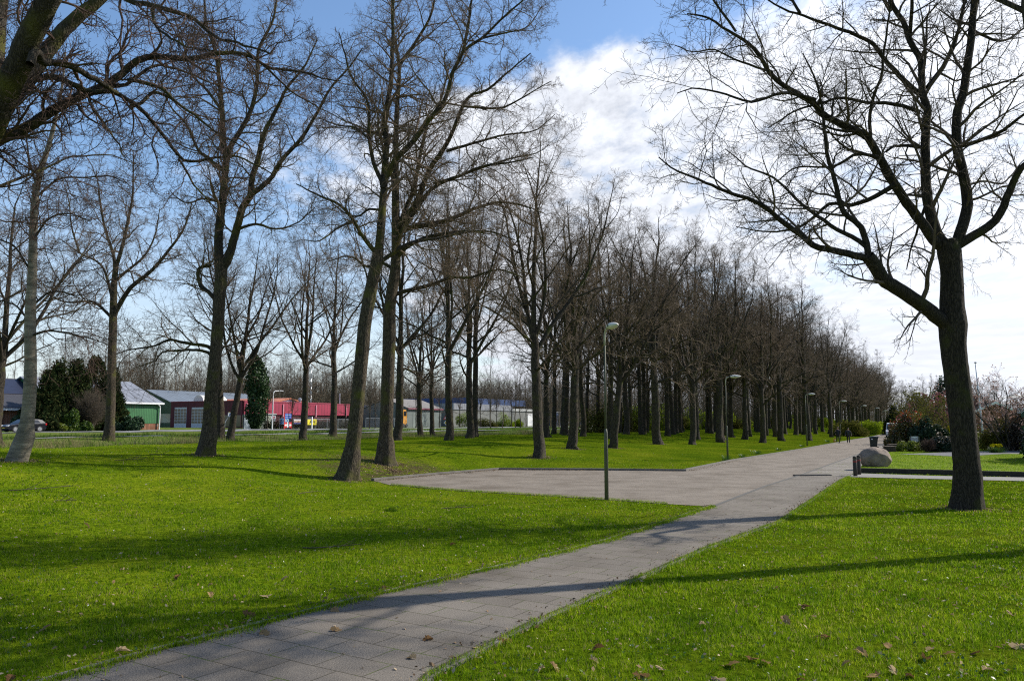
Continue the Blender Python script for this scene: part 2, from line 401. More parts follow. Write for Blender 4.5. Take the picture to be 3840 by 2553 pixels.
# ------------------------------------------------------------------ paving
def S(pts, z=0): return [flat(x, y, z) for x, y in pts]
D = 1.6285
kerb_px = [(1403, 1804), (1640, 1781), (1872, 1762), (2240, 1764), (2573, 1767), (2752, 1729), (3012, 1686), (3191, 1652), (3270, 1639)]
kerb = S(kerb_px)
kerb_end = kerb[-1] + Vector((UX, UY, 0)) * 330
seam = S([(2670, 1900), (2866, 1824), (2996, 1783), (3192, 1712), (3300, 1673)])
seam_end = seam[-1] + Vector((UX, UY, 0)) * 390
bay = S([(1465, 1819), (1710, 1840), (2000, 1857), (2272, 1874), (2500, 1890)])
street = kerb + [kerb_end, seam_end] + seam[::-1] + bay[::-1]
def sheet(name, pts, z, m, thick=0):
    b = bmesh.new(); f = b.faces.new([b.verts.new((p[0], p[1], z)) for p in pts]); f.normal_update()
    if f.normal.z < 0: f.normal_flip()
    bmesh.ops.triangulate(b, faces=[f])
    if thick:
        ex = bmesh.ops.extrude_face_region(b, geom=b.faces[:])
        bmesh.ops.translate(b, verts=[v for v in ex['geom'] if isinstance(v, bmesh.types.BMVert)], vec=(0, 0, thick))
        bmesh.ops.recalc_face_normals(b, faces=b.faces)
    me = bpy.data.meshes.new(name); b.to_mesh(me); b.free(); me.materials.append(m)
    return tag(link(name, me), kind='structure')
def pavemat(name, base, jointc, row, wid, rot, var=.12, mort=.012, speck=.5, moss=0):
    m, n, l = nt(name); out = N(n, 'ShaderNodeOutputMaterial'); p = N(n, 'ShaderNodeBsdfPrincipled'); p.inputs['Roughness'].default_value = .88; p.inputs['Specular IOR Level'].default_value = .25
    l.new(p.outputs[0], out.inputs[0]); tc = N(n, 'ShaderNodeTexCoord')
    mp = N(n, 'ShaderNodeMapping'); mp.inputs['Rotation'].default_value = (0, 0, rot); l.new(tc.outputs['Object'], mp.inputs[0])
    ad = N(n, 'ShaderNodeVectorMath', operation='ADD'); wn = N(n, 'ShaderNodeTexNoise'); wn.inputs['Scale'].default_value = .9; l.new(mp.outputs[0], wn.inputs[0])
    ws = N(n, 'ShaderNodeVectorMath', operation='SCALE'); ws.inputs['Scale'].default_value = .06; l.new(wn.outputs[1], ws.inputs[0]); l.new(mp.outputs[0], ad.inputs[0]); l.new(ws.outputs[0], ad.inputs[1])
    br = N(n, 'ShaderNodeTexBrick'); br.inputs['Scale'].default_value = 1; br.inputs['Mortar Size'].default_value = mort; br.inputs['Mortar Smooth'].default_value = .3
    br.inputs['Brick Width'].default_value = wid; br.inputs['Row Height'].default_value = row; br.inputs['Bias'].default_value = 0
    br.inputs[1].default_value = c4(tuple(x * (1 + var) for x in base)); br.inputs[2].default_value = c4(tuple(x * (1 - var) for x in base)); br.inputs[3].default_value = c4(jointc)
    l.new(ad.outputs[0], br.inputs[0])
    n1 = N(n, 'ShaderNodeTexNoise'); n1.inputs['Scale'].default_value = 75; n1.inputs['Detail'].default_value = 3; l.new(tc.outputs['Object'], n1.inputs[0])
    r1 = ramp(n, [(.3, (1 - speck,) * 3), (.7, (1 + speck,) * 3)]); l.new(n1.outputs[0], r1.inputs[0])
    c = mixc(n, l, 1, br.outputs[0], r1.outputs[0], 'MULTIPLY')
    n2 = N(n, 'ShaderNodeTexNoise'); n2.inputs['Scale'].default_value = .7; n2.inputs['Detail'].default_value = 6; l.new(tc.outputs['Object'], n2.inputs[0])
    r2 = ramp(n, [(.28, (.66, .63, .58)), (.5, (.98, .97, .96)), (.72, (1.16, 1.16, 1.16))]); l.new(n2.outputs[0], r2.inputs[0])
    c = mixc(n, l, 1, c, r2.outputs[0], 'MULTIPLY')
    if moss:
        n3 = N(n, 'ShaderNodeTexNoise'); n3.inputs['Scale'].default_value = 2.2; n3.inputs['Detail'].default_value = 5; l.new(tc.outputs['Object'], n3.inputs[0])
        r3 = ramp(n, [(.5, (0, 0, 0)), (.62, (1, 1, 1))]); l.new(n3.outputs[0], r3.inputs[0])
        mu = n.new('ShaderNodeMath'); mu.operation = 'MULTIPLY'; l.new(br.outputs[1], mu.inputs[0]); l.new(r3.outputs[0], mu.inputs[1])
        c = mixc(n, l, mu.outputs[0], c, (.07, .10, .012))
    l.new(c, p.inputs['Base Color'])
    ht = N(n, 'ShaderNodeMath', operation='MULTIPLY_ADD'); ht.inputs[1].default_value = -1.0; l.new(br.outputs[1], ht.inputs[0])
    sc = N(n, 'ShaderNodeMath', operation='MULTIPLY'); sc.inputs[1].default_value = .25; l.new(n1.outputs[0], sc.inputs[0]); l.new(sc.outputs[0], ht.inputs[2])
    bp = N(n, 'ShaderNodeBump'); bp.inputs['Strength'].default_value = .7; bp.inputs['Distance'].default_value = .012; l.new(ht.outputs[0], bp.inputs['Height']); l.new(bp.outputs[0], p.inputs['Normal'])
    return m
M_street = pavemat('street_pavers', (.185, .157, .126), (.13, .113, .09), .11, .22, AU, .10, .006, .28)
M_path = pavemat('path_slabs', (.142, .124, .102), (.062, .053, .036), .42, .62, AP, .09, .008, .55, moss=1)
M_walk = pavemat('sidewalk_slabs', (.19, .17, .145), (.10, .09, .075), .3, .3, AU, .08, .008, .25)
sheet('street', street, .012, M_street)
M_kerb = mat('kerb_stone', (.16, .145, .125), (.10, .09, .075), 3, .9, .4, 30)
def strip(name, pts, w, z0, z1, m, side=1):
    P = [Vector((p[0], p[1])) for p in pts]; L = []; Rr = []
    for i, p in enumerate(P):
        d = (P[min(i + 1, len(P) - 1)] - P[max(i - 1, 0)]).normalized(); nn = Vector((-d.y, d.x)) * side
        L.append(p); Rr.append(p + nn * w)
    V = [(*p, z0) for p in L] + [(*p, z1) for p in L] + [(*p, z1) for p in Rr] + [(*p, z0) for p in Rr]; k = len(P); Fc = []
    for i in range(k - 1):
        for a, b in ((0, 1), (1, 2), (2, 3)): Fc.append((a * k + i, a * k + i + 1, b * k + i + 1, b * k + i))
    Fc += [(0, k, 2 * k, 3 * k), (k - 1, 2 * k - 1, 3 * k - 1, 4 * k - 1)]
    me = mesh(name, V, Fc, m, False)
    return tag(link(name, me), kind='structure')
strip('kerb', kerb + [kerb_end], .16, -.05, .11, M_kerb, 1)
pl_ = S([(2670, 1900), (2440, 1976), (2280, 2028), (1970, 2106), (1350, 2248), (977, 2345), (560, 2452), (228, 2545), (-60, 2640)])
pr_ = S([(1500, 2640), (1610, 2535), (1985, 2345), (2328, 2198), (2640, 2060), (2915, 1960), (3045, 1873), (3145, 1806), (3180, 1789)])
tail = Vector((-math.sin(AP), -math.cos(AP), 0)) * 9
path = [pl_[-1] + tail] + pl_[::-1] + seam[1:3][:2] + [pr_[-1]] + pr_[::-1][1:] + [pr_[0] + tail]
sheet('footpath', path, .026, M_path)
M_edge = mat('edging_stone', (.19, .17, .145), (.09, .08, .062), 5, .9, .5, 40)
strip('path_edging', pl_, .075, -.02, .036, M_edge, -1); strip('path_edging', pr_, .075, -.02, .036, M_edge, -1)
wr = S([(3180, 1789), (3236, 1752), (3300, 1706), (3330, 1688), (3352, 1668)])
wr_end = wr[-1] + Vector((UX, UY, 0)) * 380
sheet('sidewalk', [seam[2]] + seam[3:] + [seam_end, wr_end] + wr[::-1], .03, M_walk)
strip('gutter', seam + [seam_end], .12, -.02, .036, mat('gutter_stone', (.085, .08, .07), None, 6, .9, .3), -1)
fp = S([(3180, 1789), (3500, 1797), (3900, 1806), (4600, 1826), (4600, 1808), (3900, 1792), (3500, 1785), (3206, 1775)])
sheet('garden_path', fp, .022, mat('pale_paving', (.22, .21, .19), (.15, .14, .12), 8, .9, .3))
# raised garden lawn behind its low edging, drive across it
GZ = .2
wall_px = [(3222, 1772), (3500, 1779), (3900, 1790), (4600, 1806)]
wl = S(wall_px)
gl = wl + S([(4600, 1660), (3352, 1668), (3330, 1688), (3300, 1706), (3240, 1752)])
M_gl = mat('garden_turf', (.155, .215, .012), (.105, .165, .008), .8, 1, .8, 40, spec=.1)
b = sheet('garden_lawn', gl, -.03, M_gl, GZ + .03)
drive = S([(3372, 1703), (3560, 1695), (3760, 1690), (4500, 1682), (4500, 1702), (3760, 1702), (3590, 1712), (3480, 1706)], GZ)
sheet('driveway', drive, GZ + .012, mat('drive_asphalt', (.11, .11, .115), (.075, .075, .08), 9, .9, .3))
w = thing('edging_wall', 'low shade-darkened retaining edge running right from the boulder in front of the garden lawn', 'edging')
mb = MB()
for a, b in zip(wl[:-1], wl[1:]):
    d = (b - a).normalized(); nn = Vector((d.y, -d.x, 0)) * .14
    mb.add([a + Vector((0, 0, -.1)), b + Vector((0, 0, -.1)), b + nn + Vector((0, 0, -.1)), a + nn + Vector((0, 0, -.1)),
            a + Vector((0, 0, GZ + .03)), b + Vector((0, 0, GZ + .03)), b + nn + Vector((0, 0, GZ + .03)), a + nn + Vector((0, 0, GZ + .03))],
           [(0, 3, 2, 1), (4, 5, 6, 7), (0, 1, 5, 4), (1, 2, 6, 5), (2, 3, 7, 6), (3, 0, 4, 7)])
mb.part('edging_board', mat('shade_dark_edging', (.035, .028, .022), (.02, .016, .012), 6, .9, .5), w)  # dark colour carries the shade on the edge's camera-facing side
# main road, cycle path beyond the ditch
def band(name, v0, v1, z, m, u0=-150, u1=520, du=4):
    us = np.arange(u0, u1, du); V = []
    for v in (v0, v1):
        for u in us:
            x, y = xy(u, v); V.append((x, y, float(hgt(x, y)) + z))
    k = len(us); Fc = np.array([(i, i + 1, k + i + 1, k + i) for i in range(k - 1)])
    return tag(link(name, mesh(name, V, Fc, m)), kind='structure')
M_road = mat('road_asphalt', (.20, .20, .20), (.16, .16, .16), 2, .85, .2)
band('main_road', -87, -93.5, .05, M_road)
band('cycle_path', -58.6, -60.8, .05, mat('cycle_asphalt', (.27, .26, .24), (.21, .2, .18), 2, .9, .2))
for v in (-87.35, -93.15): band('road_marking', v, v - .14, .056, mat('road_paint', (.7, .7, .68), (.6, .6, .58), 3, .7))
sheet('side_road', [Vector((*xy(u, v), 0)) for u, v in ((96, -57), (103, -57), (105, -87), (94, -87))], 1.21, M_road)
# ------------------------------------------------------------------ trees
B_oak = barkmat('oak_bark', (.015, .012, .009), (.082, .066, .046), (.075, .076, .018), .6, 17)
B_dark = barkmat('dark_bark', (.009, .008, .006), (.042, .034, .026), (.042, .044, .012), .4, 19)
B_far = barkmat('grove_bark', (.013, .011, .009), (.058, .048, .036), (.055, .058, .017), .45, 13)
B_birch = mat('birch_bark', (.225, .195, .145), (.065, .056, .04), 3.2, .9, .6, 9, stretch=(.7, .7, 3.2))
B_limb = barkmat('limb_bark', (.016, .014, .010), (.050, .042, .032), (.080, .078, .014), .7, 20)
T_twig = mat('twig_wood', (.165, .120, .080), (.095, .070, .050), 3, .9, spec=.2)
T_dark = mat('twig_dark', (.110, .083, .060), (.062, .048, .037), 3, .9, spec=.2)
T_red = mat('twig_reddish', (.105, .064, .048), (.06, .042, .034), 3, .9, spec=.2)
T_pale = mat('twig_pale', (.13, .105, .075), (.08, .065, .048), 3, .9, spec=.2)
def flare(P, r, S, seed=0, amt=.5, hgt_=1.25):
    """trunk tube with an uneven, root-flared foot"""
    V, Fq = tubes(P[None], r[None], S); K = len(P); V = V.reshape(K, S, 3)
    rr = np.random.default_rng(seed); ph = rr.random(3) * 6.28; an = np.arange(S) * 2 * np.pi / S
    z0 = P[0, 2]
    for k in range(K):
        c = V[k].mean(0); t = math.exp(-max(P[k, 2] - z0, 0) / (.33 * hgt_))
        lump = 1 + .035 * np.sin(3 * an + ph[0] + .5 * P[k, 2]) + .03 * np.sin(7 * an + ph[1]) + rr.normal(0, .012, S)
        root = 1 + amt * t * (.7 + .55 * np.sin(5 * an + ph[2]) + .25 * np.sin(2 * an + ph[1]))
        V[k] = c + (V[k] - c) * (lump * root)[:, None]
    return V.reshape(-1, 3), Fq
def trunk_mesh(name, P, r, S, m, seed, amt, origin):
    V, Fq = flare(P, r, S, seed, amt)
    return mesh(name, V - np.asarray(origin), Fq, m)
def oak_proto(seed, H=19., r0=.31, tf=.4, leaders=4, lang=(14, 40), limbs=7, spread=.23, sub=(7, 7, 5), twig=None, bark=None, asc=.04, low=3, fine=.0042, excur=0):
    """broad bare crown: bole up to tf*H, then a handful of ascending leaders that fan out"""
    g = np.random.default_rng(seed); K = 12; ht = H * tf
    z = np.r_[-.15, 0, .12, .3, .6, np.linspace(1.0, ht, K)]; P = np.zeros((len(z), 3)); P[:, 2] = z
    wob = np.cumsum(g.normal(0, .035, (len(z), 2)), 0); P[:, :2] = wob - wob[1]
    r = r0 * (1 - .30 * np.clip(z / ht, 0, 1))
    Pr, rr_, L = resample(P[1:], r[1:], 16)
    Ld, qd, ld = grow(Pr[None], rr_[None], leaders, .80, 1.0, lang, np.array([H * .60]), 14, .085, asc, .62, .012, .03, g, lt=.1, lvar=.12)
    qd = np.maximum(qd, .012); k0 = min(rr_[-1] * .62, r0 * .5); qd = k0 * (np.linspace(1, .08, 14)[None] ** .9) * g.uniform(.75, 1.1, (leaders, 1))
    # the bole carries on as one straighter leader
    t = np.linspace(0, 1, 14)[:, None]; top = Pr[-1] + np.c_[np.cumsum(g.normal(0, .10, (14, 2)), 0) * t, t * H * (.57 + excur)]
    Ld = np.concatenate([Ld, top[None]]); qd = np.concatenate([qd, (rr_[-1] * .8 * np.linspace(1, .07, 14) ** .9)[None]]); ld = np.r_[ld, H * .57]
    L1, q1, l1 = grow(Ld, qd, limbs, .10, .97, (30, 62), np.full(len(Ld), H * spread), 9, .12, asc * .9, .58, .008, .012, g, lt=.55)
    Lw, qw, lw = grow(Pr[None], rr_[None], low, .62, .98, (55, 85), np.array([H * spread * 1.15]), 9, .13, .03, .38, .008, .012, g, lt=.1)
    A, a, al = np.concatenate([L1, Lw]), np.concatenate([q1, qw]), np.r_[l1, lw]
    L2, q2, l2 = grow(A, a, sub[0], .15, 1, (30, 66), al * .46, 7, .15, .035, .6, .005, fine * 1.6, g)
    T2, u2, m2 = grow(Ld, qd, 8, .35, 1, (30, 66), np.full(len(Ld), H * .085), 7, .15, .035, .5, .005, fine * 1.6, g, lt=.3)
    L2 = np.concatenate([L2, T2]); q2 = np.concatenate([q2, u2]); l2 = np.r_[l2, m2]
    L3, q3, l3 = grow(L2, q2, sub[1], .14, 1, (28, 66), l2 * .5, 5, .19, .04, .6, .004, fine * 1.2, g)
    L4, q4, l4 = grow(L3, q3, sub[2], .2, 1, (25, 62), np.maximum(l3 * .55, .22), 4, .22, .03, .7, .003, fine, g)
    tm = trunk_mesh('trunk', P, r, 14, bark or B_far, seed, .48, (0, 0, 0))
    lm = tubemesh('limbs', [(Ld, qd, 8), (L1, q1, 6), (Lw, qw, 6)], bark or B_far)
    cm = tubemesh('crown', [(L2, q2, 4), (L3, q3, 3), (L4, q4, 3)], twig)
    return tm, lm, cm
class Proto: pass
def make_proto(name, label, cat, *a, **k):
    tm, lm, cm = oak_proto(*a, **k)
    p = Proto(); p.name = name; p.ms = (tm, lm, cm); p.r0 = k.get('r0', .31); p.H = k.get('H', 19.)
    return p
def put_tree(p, label, cat, loc, rz=0, sc=1, group=None, name=None, tilt=None):
    s = sc if isinstance(sc, tuple) else (sc, sc, sc)
    t = thing(name or p.name, label, cat, loc, rz, group); t.scale = s
    if tilt: t.rotation_euler = (tilt[0], tilt[1], rz)
    for nm, me in zip(('trunk', 'branches', 'crown'), p.ms): part(nm, me, t)
    return t
def limb_pts(pts, Y0, dz, r0, r1, pw=1.2):
    n_ = len(pts); s = np.linspace(0, 1, n_)
    d = np.concatenate([[0], np.cumsum([math.dist(a, b) for a, b in zip(pts[:-1], pts[1:])])]); s = d / d[-1]
    P = [np.array(pt(x, y, Y0 + (dz[0] + (dz[1] - dz[0]) * q ** pw))) for (x, y), q in zip(pts, s)]
    rr = (np.array(r0 + (r1 - r0) * s)) * Y0 / F
    return np.array(P), rr
def hero(name, label, cat, base, trunk, limbs, bark, lbark, twig, seed, amt=.5, m2=1.7, L2r=(.9, 2.3), m3=7, m4=6, fine=.0035, S_=20, Y0=None, gn_=.2, trop=.03, trunk_up=0, tw=.42):
    """trunk: (px,py,halfwidth_px); limbs: (pts, r0px, r1px, depth0, depth1)"""
    g = np.random.default_rng(seed)
    if Y0 is None:
        b = at(*base); Y0 = b.y
    else: b = pt(base[0], base[1], Y0)
    org = np.array(b)
    P = np.array([np.array(pt(x, y, Y0)) for x, y, w in trunk]); r = np.array([w for _, _, w in trunk]) * Y0 / F
    Pr, rr_, L = resample(P, r, max(14, int(len(P) * 4)))
    dn = Pr[0] - (Pr[1] - Pr[0]) / np.linalg.norm(Pr[1] - Pr[0]) * .25
    up = (Pr[1] - Pr[0]); foot = [Pr[0] + up / np.linalg.norm(up) * q for q in (.08, .18, .32, .55, .85)]
    keep = np.array([np.linalg.norm(q - Pr[0]) > 1.1 for q in Pr])
    P2 = np.vstack([dn[None], Pr[:1], foot, Pr[keep]]); r2 = np.r_[[rr_[0]] * 7, rr_[keep]]
    t = thing(name, label, cat, b)
    tm = trunk_mesh('trunk', P2, r2, S_, bark, seed, amt, org)
    part('trunk', tm, t)
    sets = []; A = []
    for (pts, r0, r1, d0, d1) in limbs:
        Pl, rl = limb_pts(pts, Y0, (d0, d1), r0, r1)
        Q, q, L = resample(Pl, rl, max(10, len(pts) * 3))
        wob = np.cumsum(g.normal(0, .012, Q.shape), 0); wob -= np.linspace(0, 1, len(Q))[:, None] * wob[-1]; Q = Q + wob
        part('limb', tubemesh('limb', [(Q[None], q[None], 9 if r0 * Y0 / F > .05 else 6)], lbark, org), t)
        A.append((Q, q, L))
    if trunk_up:
        Qt, qt, Lt = resample(P, r, 24); A.append((Qt[int(24 * trunk_up):], qt[int(24 * trunk_up):] * .5, Lt * (1 - trunk_up)))
    for Q, q, L in A:
        M = max(2, int(L * m2))
        t_lo = .12
        L2, q2, l2 = grow(Q[None], q[None], M, t_lo, .98, (35, 75), np.array([g.uniform(*L2r)]), 8, gn_, trop, .5, .004, fine * 1.6, g, lt=.45)
        L3, q3, l3 = grow(L2, q2, m3, .12, 1, (30, 68), l2 * .5, 6, gn_ * 1.1, trop, .6, .003, fine * 1.1, g)
        L4, q4, l4 = grow(L3, q3, m4, .15, 1, (28, 65), np.maximum(l3 * .5, .2), 5, gn_ * 1.2, trop, .7, .0028, fine, g)
        L5, q5, l5 = grow(L4, q4, 3, .2, 1, (28, 65), np.maximum(l4 * .5, .10), 3, gn_ * 1.2, trop, .8, .0025, fine * .85, g)
        Lt_, qt_, lt_ = grow(Q[None], q[None], int(L * 2), .1, 1, (35, 80), np.array([.5]), 4, .22, .02, .2, .003, fine, g)
        sets += [(L2, q2, 5), (L3, q3, 3), (L4, q4, 3), (L5, q5, 3), (Lt_, qt_, 3)]
    part('crown', tubemesh('crown', sets, twig, org), t)
    return t, Y0
# ---- right-hand oak
hero('oak_tree', 'big dark bare oak on the right lawn, one long low limb reaching left', 'tree', (3625, 1908),
  [(3625, 1908, 48), (3627, 1790, 45), (3616, 1660, 44), (3605, 1545, 44), (3590, 1420, 43), (3576, 1300, 44), (3574, 1215, 50), (3571, 1140, 42), (3569, 1014, 38), (3560, 943, 42), (3552, 900, 36)],
  [([(3540, 1215), (3453, 1143), (3385, 1100), (3317, 1057), (3275, 990), (3253, 960)], 27.1, 24, 0, -.8),
   ([(3262, 972), (3203, 957), (3130, 935), (3053, 921), (3003, 879), (2917, 815), (2871, 774), (2753, 727), (2636, 681), (2536, 640), (2470, 590)], 13.9, 2, -.8, -2.5),
   ([(3258, 975), (3253, 907), (3223, 845), (3152, 786), (3123, 675), (3094, 587), (3076, 411), (3047, 293), (3010, 200)], 12.3, 2, -.8, -1.6),
   ([(3245, 925), (3217, 904), (3150, 870), (3076, 821), (2988, 757), (2900, 675), (2812, 634), (2720, 560)], 9.0, 2, -.8, .8),
   ([(3556, 925), (3516, 880), (3484, 763), (3469, 645), (3475, 528), (3481, 411), (3457, 340), (3457, 235), (3410, 147), (3393, 88), (3346, 12), (3310, -80)], 22.1, 8, 0, 1.2),
   ([(3548, 930), (3504, 898), (3422, 780), (3364, 692), (3311, 598), (3270, 528), (3223, 487), (3105, 422), (3058, 375), (2959, 317), (2894, 264), (2865, 211), (2812, 147), (2742, 111), (2654, 59), (2577, 53)], 20.5, 2.5, 0, -2.5),
   ([(3566, 930), (3587, 904), (3628, 763), (3604, 616), (3587, 516), (3592, 411), (3622, 323), (3634, 205), (3651, 88), (3657, 0), (3670, -120)], 21.3, 12, 0, 1),
   ([(3572, 935), (3604, 909), (3722, 833), (3768, 739), (3804, 657), (3840, 622), (3960, 545), (4080, 420)], 18.9, 5, 0, -1.5),
   ([(3358, 690), (3305, 722), (3205, 769), (3105, 769), (3047, 816), (2976, 857), (2871, 868), (2760, 850)], 9.8, 2, -.9, 1.6),
   ([(3446, 420), (3340, 393), (3223, 387), (3146, 375), (3088, 387), (2976, 422), (2880, 480)], 8.2, 2, .6, -2.4),
   ([(3452, 358), (3375, 282), (3305, 205), (3276, 158), (3164, 111), (3017, 59), (2929, 29), (2850, -20)], 10.7, 2.5, .7, -1.5),
   ([(3470, 551), (3428, 551), (3358, 546), (3323, 569)], 8.2, 4, .5, -.5),
   ([(3264, 528), (3270, 411), (3305, 293), (3323, 176), (3340, 47), (3350, -60)], 6.6, 2, -1.2, -2.6),
   ([(3293, 590), (3211, 581), (3123, 628), (2988, 628), (2900, 690)], 6.6, 2, -1, .6),
   ([(3230, 490), (3135, 487), (3029, 452), (2930, 470)], 5.7, 2, -1.2, .2),
   ([(3481, 329), (3540, 246), (3575, 176), (3610, 59), (3619, 0), (3630, -90)], 10.7, 4, .7, 2.2),
   ([(3607, 546), (3751, 499), (3833, 434), (3940, 380)], 9.0, 3, .3, -1.2),
   ([(3650, 120), (3750, 160), (3840, 110), (3930, 60)], 6.6, 2, .8, 2.5),
   ([(3625, 700), (3690, 676), (3760, 690), (3840, 600)], 4.9, 2, .1, 2),
   ([(3475, 745), (3440, 850), (3415, 930), (3400, 1010)], 6.6, 2, .2, 1.8),
   ([(3060, 375), (2940, 350), (2820, 380), (2720, 350), (2600, 330), (2540, 350)], 6.6, 1.8, -1.8, -3.4),
   ([(3346, 12), (3310, -150), (3220, -300), (3160, -470)], 8, 2, 1.2, -1),
   ([(3650, 60), (3690, -200), (3650, -400), (3600, -560)], 11, 2, 1, 0),
   ([(3619, 10), (3560, -200), (3480, -360), (3420, -520)], 9, 2, 1.6, 3.2),
   ([(3655, -40), (3780, -200), (3900, -330), (3980, -450)], 9, 2, 1, 2.5),
   ([(3340, 47), (3230, -120), (3080, -230), (2960, -330)], 7, 2, -1.5, -2.8),
   ([(3410, 140), (3420, -80), (3380, -260), (3330, -420)], 8, 2, .9, -2.2),
   ([(3330, -60), (3240, -260), (3090, -420), (2980, -600)], 7, 2, .8, 1.8),
   ([(3640, -120), (3560, -330), (3400, -520), (3300, -680)], 9, 2, 1, -1.5),
   ([(3640, -160), (3760, -380), (3820, -560), (3800, -700)], 9, 2, 1, 2.8),
   ([(3290, -200), (3380, -380), (3500, -560), (3520, -720)], 7, 2, 0, 1),
   ([(2760, 120), (2620, -80), (2540, -230), (2480, -300)], 5, 1.8, -2.4, -3),
   ([(3000, 50), (2900, -120), (2760, -260), (2650, -420)], 6, 1.8, -1, .5),
   ([(2900, 270), (2780, 230), (2690, 190), (2600, 200), (2530, 170)], 4.9, 1.8, -2.2, -1.2)],
  B_dark, B_dark, T_dark, 3, .5, m2=2.2, L2r=(1.3, 3.1), m3=7, m4=4, fine=.004, gn_=.16)
# ---- near oak whose trunk stands just outside the left edge
hero('oak_tree', 'near mossy oak whose crooked limbs cross the top left corner', 'tree', (-820, 2030),
  [(-820, 2030, 130), (-700, 1650, 95), (-560, 1250, 90), (-420, 960, 90), (-300, 760, 85)],
  [([(-330, 800), (-250, 690), (0, 522), (109, 468), (218, 403), (326, 348), (435, 294), (490, 234), (577, 201), (707, 212), (816, 190), (925, 190), (1007, 245), (1115, 261), (1280, 305)], 30, 2.5, 0, 2.2),
   ([(-310, 780), (-160, 650), (-60, 560), (16, 408), (82, 272), (125, 163), (158, 82), (185, 0), (220, -140)], 56, 34, 0, -1.5),
   ([(-300, 770), (-130, 560), (-20, 450), (109, 305), (190, 180), (261, 98), (326, 44), (381, 0), (520, -120)], 46, 20, 0, .8),
   ([(-310, 780), (-120, 560), (-30, 400), (-5, 240), (8, 100), (8, -100)], 34, 22, 0, 2),
   ([(-330, 790), (-160, 420), (0, 316), (82, 310), (180, 299), (272, 332), (326, 354), (403, 354), (473, 392), (533, 435), (588, 490), (647, 560), (675, 598), (713, 604), (762, 598), (816, 588), (892, 588), (958, 615), (1030, 660)], 20, 2.5, 0, 1.2),
   ([(672, 600), (724, 685), (773, 740), (805, 783)], 5, 2, 1.0, 1.8),
   ([(110, 240), (131, 190), (163, 229), (245, 245), (326, 288), (375, 305), (440, 350)], 15, 9, -1.2, .4),
   ([(300, -110), (468, 0), (544, 22), (642, 44), (707, 71), (773, 114), (827, 147), (900, 160), (1010, 200)], 14, 3, .8, -1),
   ([(566, 30), (577, 98), (653, 147), (707, 174), (800, 190)], 6, 2, .2, -1.4),
   ([(400, 330), (490, 316), (577, 256), (675, 267), (800, 310), (900, 350)], 9, 2, 1, 2.6),
   ([(480, 300), (598, 337), (680, 408), (762, 468), (832, 506), (930, 560)], 8, 2, 1, -.6),
   ([(480, 400), (506, 392), (571, 348), (615, 359), (707, 424), (800, 450)], 9, 2, .8, 2.2),
   ([(-330, 800), (-150, 760), (0, 696), (141, 647), (229, 609), (305, 588), (413, 588), (520, 620)], 10, 2, 0, 2.8),
   ([(930, 195), (1040, 300), (1090, 350), (1180, 400), (1300, 460)], 6, 1.8, 1.6, 3.2),
   ([(330, 360), (350, 420), (390, 470), (440, 540), (470, 590)], 7, 2, .6, -.6)],
  B_oak, B_limb, T_red, 7, .5, m2=3.0, L2r=(.6, 1.7), m3=6, m4=5, fine=.0026, Y0=11.5)
# ---- leaning oak by the bay's corner
hero('oak_tree', 'leaning bare oak with a flared split foot at the left corner of the paved bay', 'tree', (1302, 1797),
  [(1302, 1797, 33), (1316, 1720, 27), (1332, 1600, 26), (1342, 1500, 25), (1361, 1300, 25), (1368, 1220, 24), (1385, 1120, 24), (1410, 990, 22), (1420, 930, 20)],
  [([(1420, 935), (1426, 850), (1432, 765), (1437, 689), (1437, 640), (1445, 536), (1437, 459), (1460, 306), (1468, 153), (1472, 38), (1480, -80)], 17, 4, 0, .6),
   ([(1434, 700), (1430, 673), (1399, 597), (1387, 497), (1384, 383), (1330, 306), (1299, 230), (1270, 120)], 9, 2, 0, -2),
   ([(1436, 705), (1450, 660), (1491, 589), (1552, 528), (1613, 444), (1667, 375), (1697, 275), (1736, 191), (1759, 77), (1770, 0), (1790, -90)], 13, 3, 0, -1.8),
   ([(1416, 985), (1475, 949), (1537, 911), (1629, 895), (1750, 870), (1850, 880)], 9, 2, 0, 1.5),
   ([(1412, 950), (1385, 915), (1353, 872), (1322, 819), (1269, 765), (1200, 735), (1110, 690)], 9, 2, 0, -2.2),
   ([(1425, 790), (1380, 785), (1338, 811), (1280, 790), (1220, 730)], 5, 1.5, 0, 1.6),
   ([(1384, 520), (1330, 480), (1260, 470), (1190, 440)], 5, 1.5, -1, 1),
   ([(1340, 830), (1270, 850), (1200, 900), (1140, 900)], 5, 1.5, -.6, -2.4),
   ([(1736, 191), (1805, 145), (1889, 69), (1965, 0), (2000, -60)], 6, 2, -1.4, -2.6),
   ([(1812, 142), (1904, 122), (1980, 99), (2034, 23)], 4.5, 1.5, -1.8, -.6)],
  B_oak, B_limb, T_twig, 13, 1.0, m2=3.0, L2r=(1.4, 3.3), m3=8, m4=6)
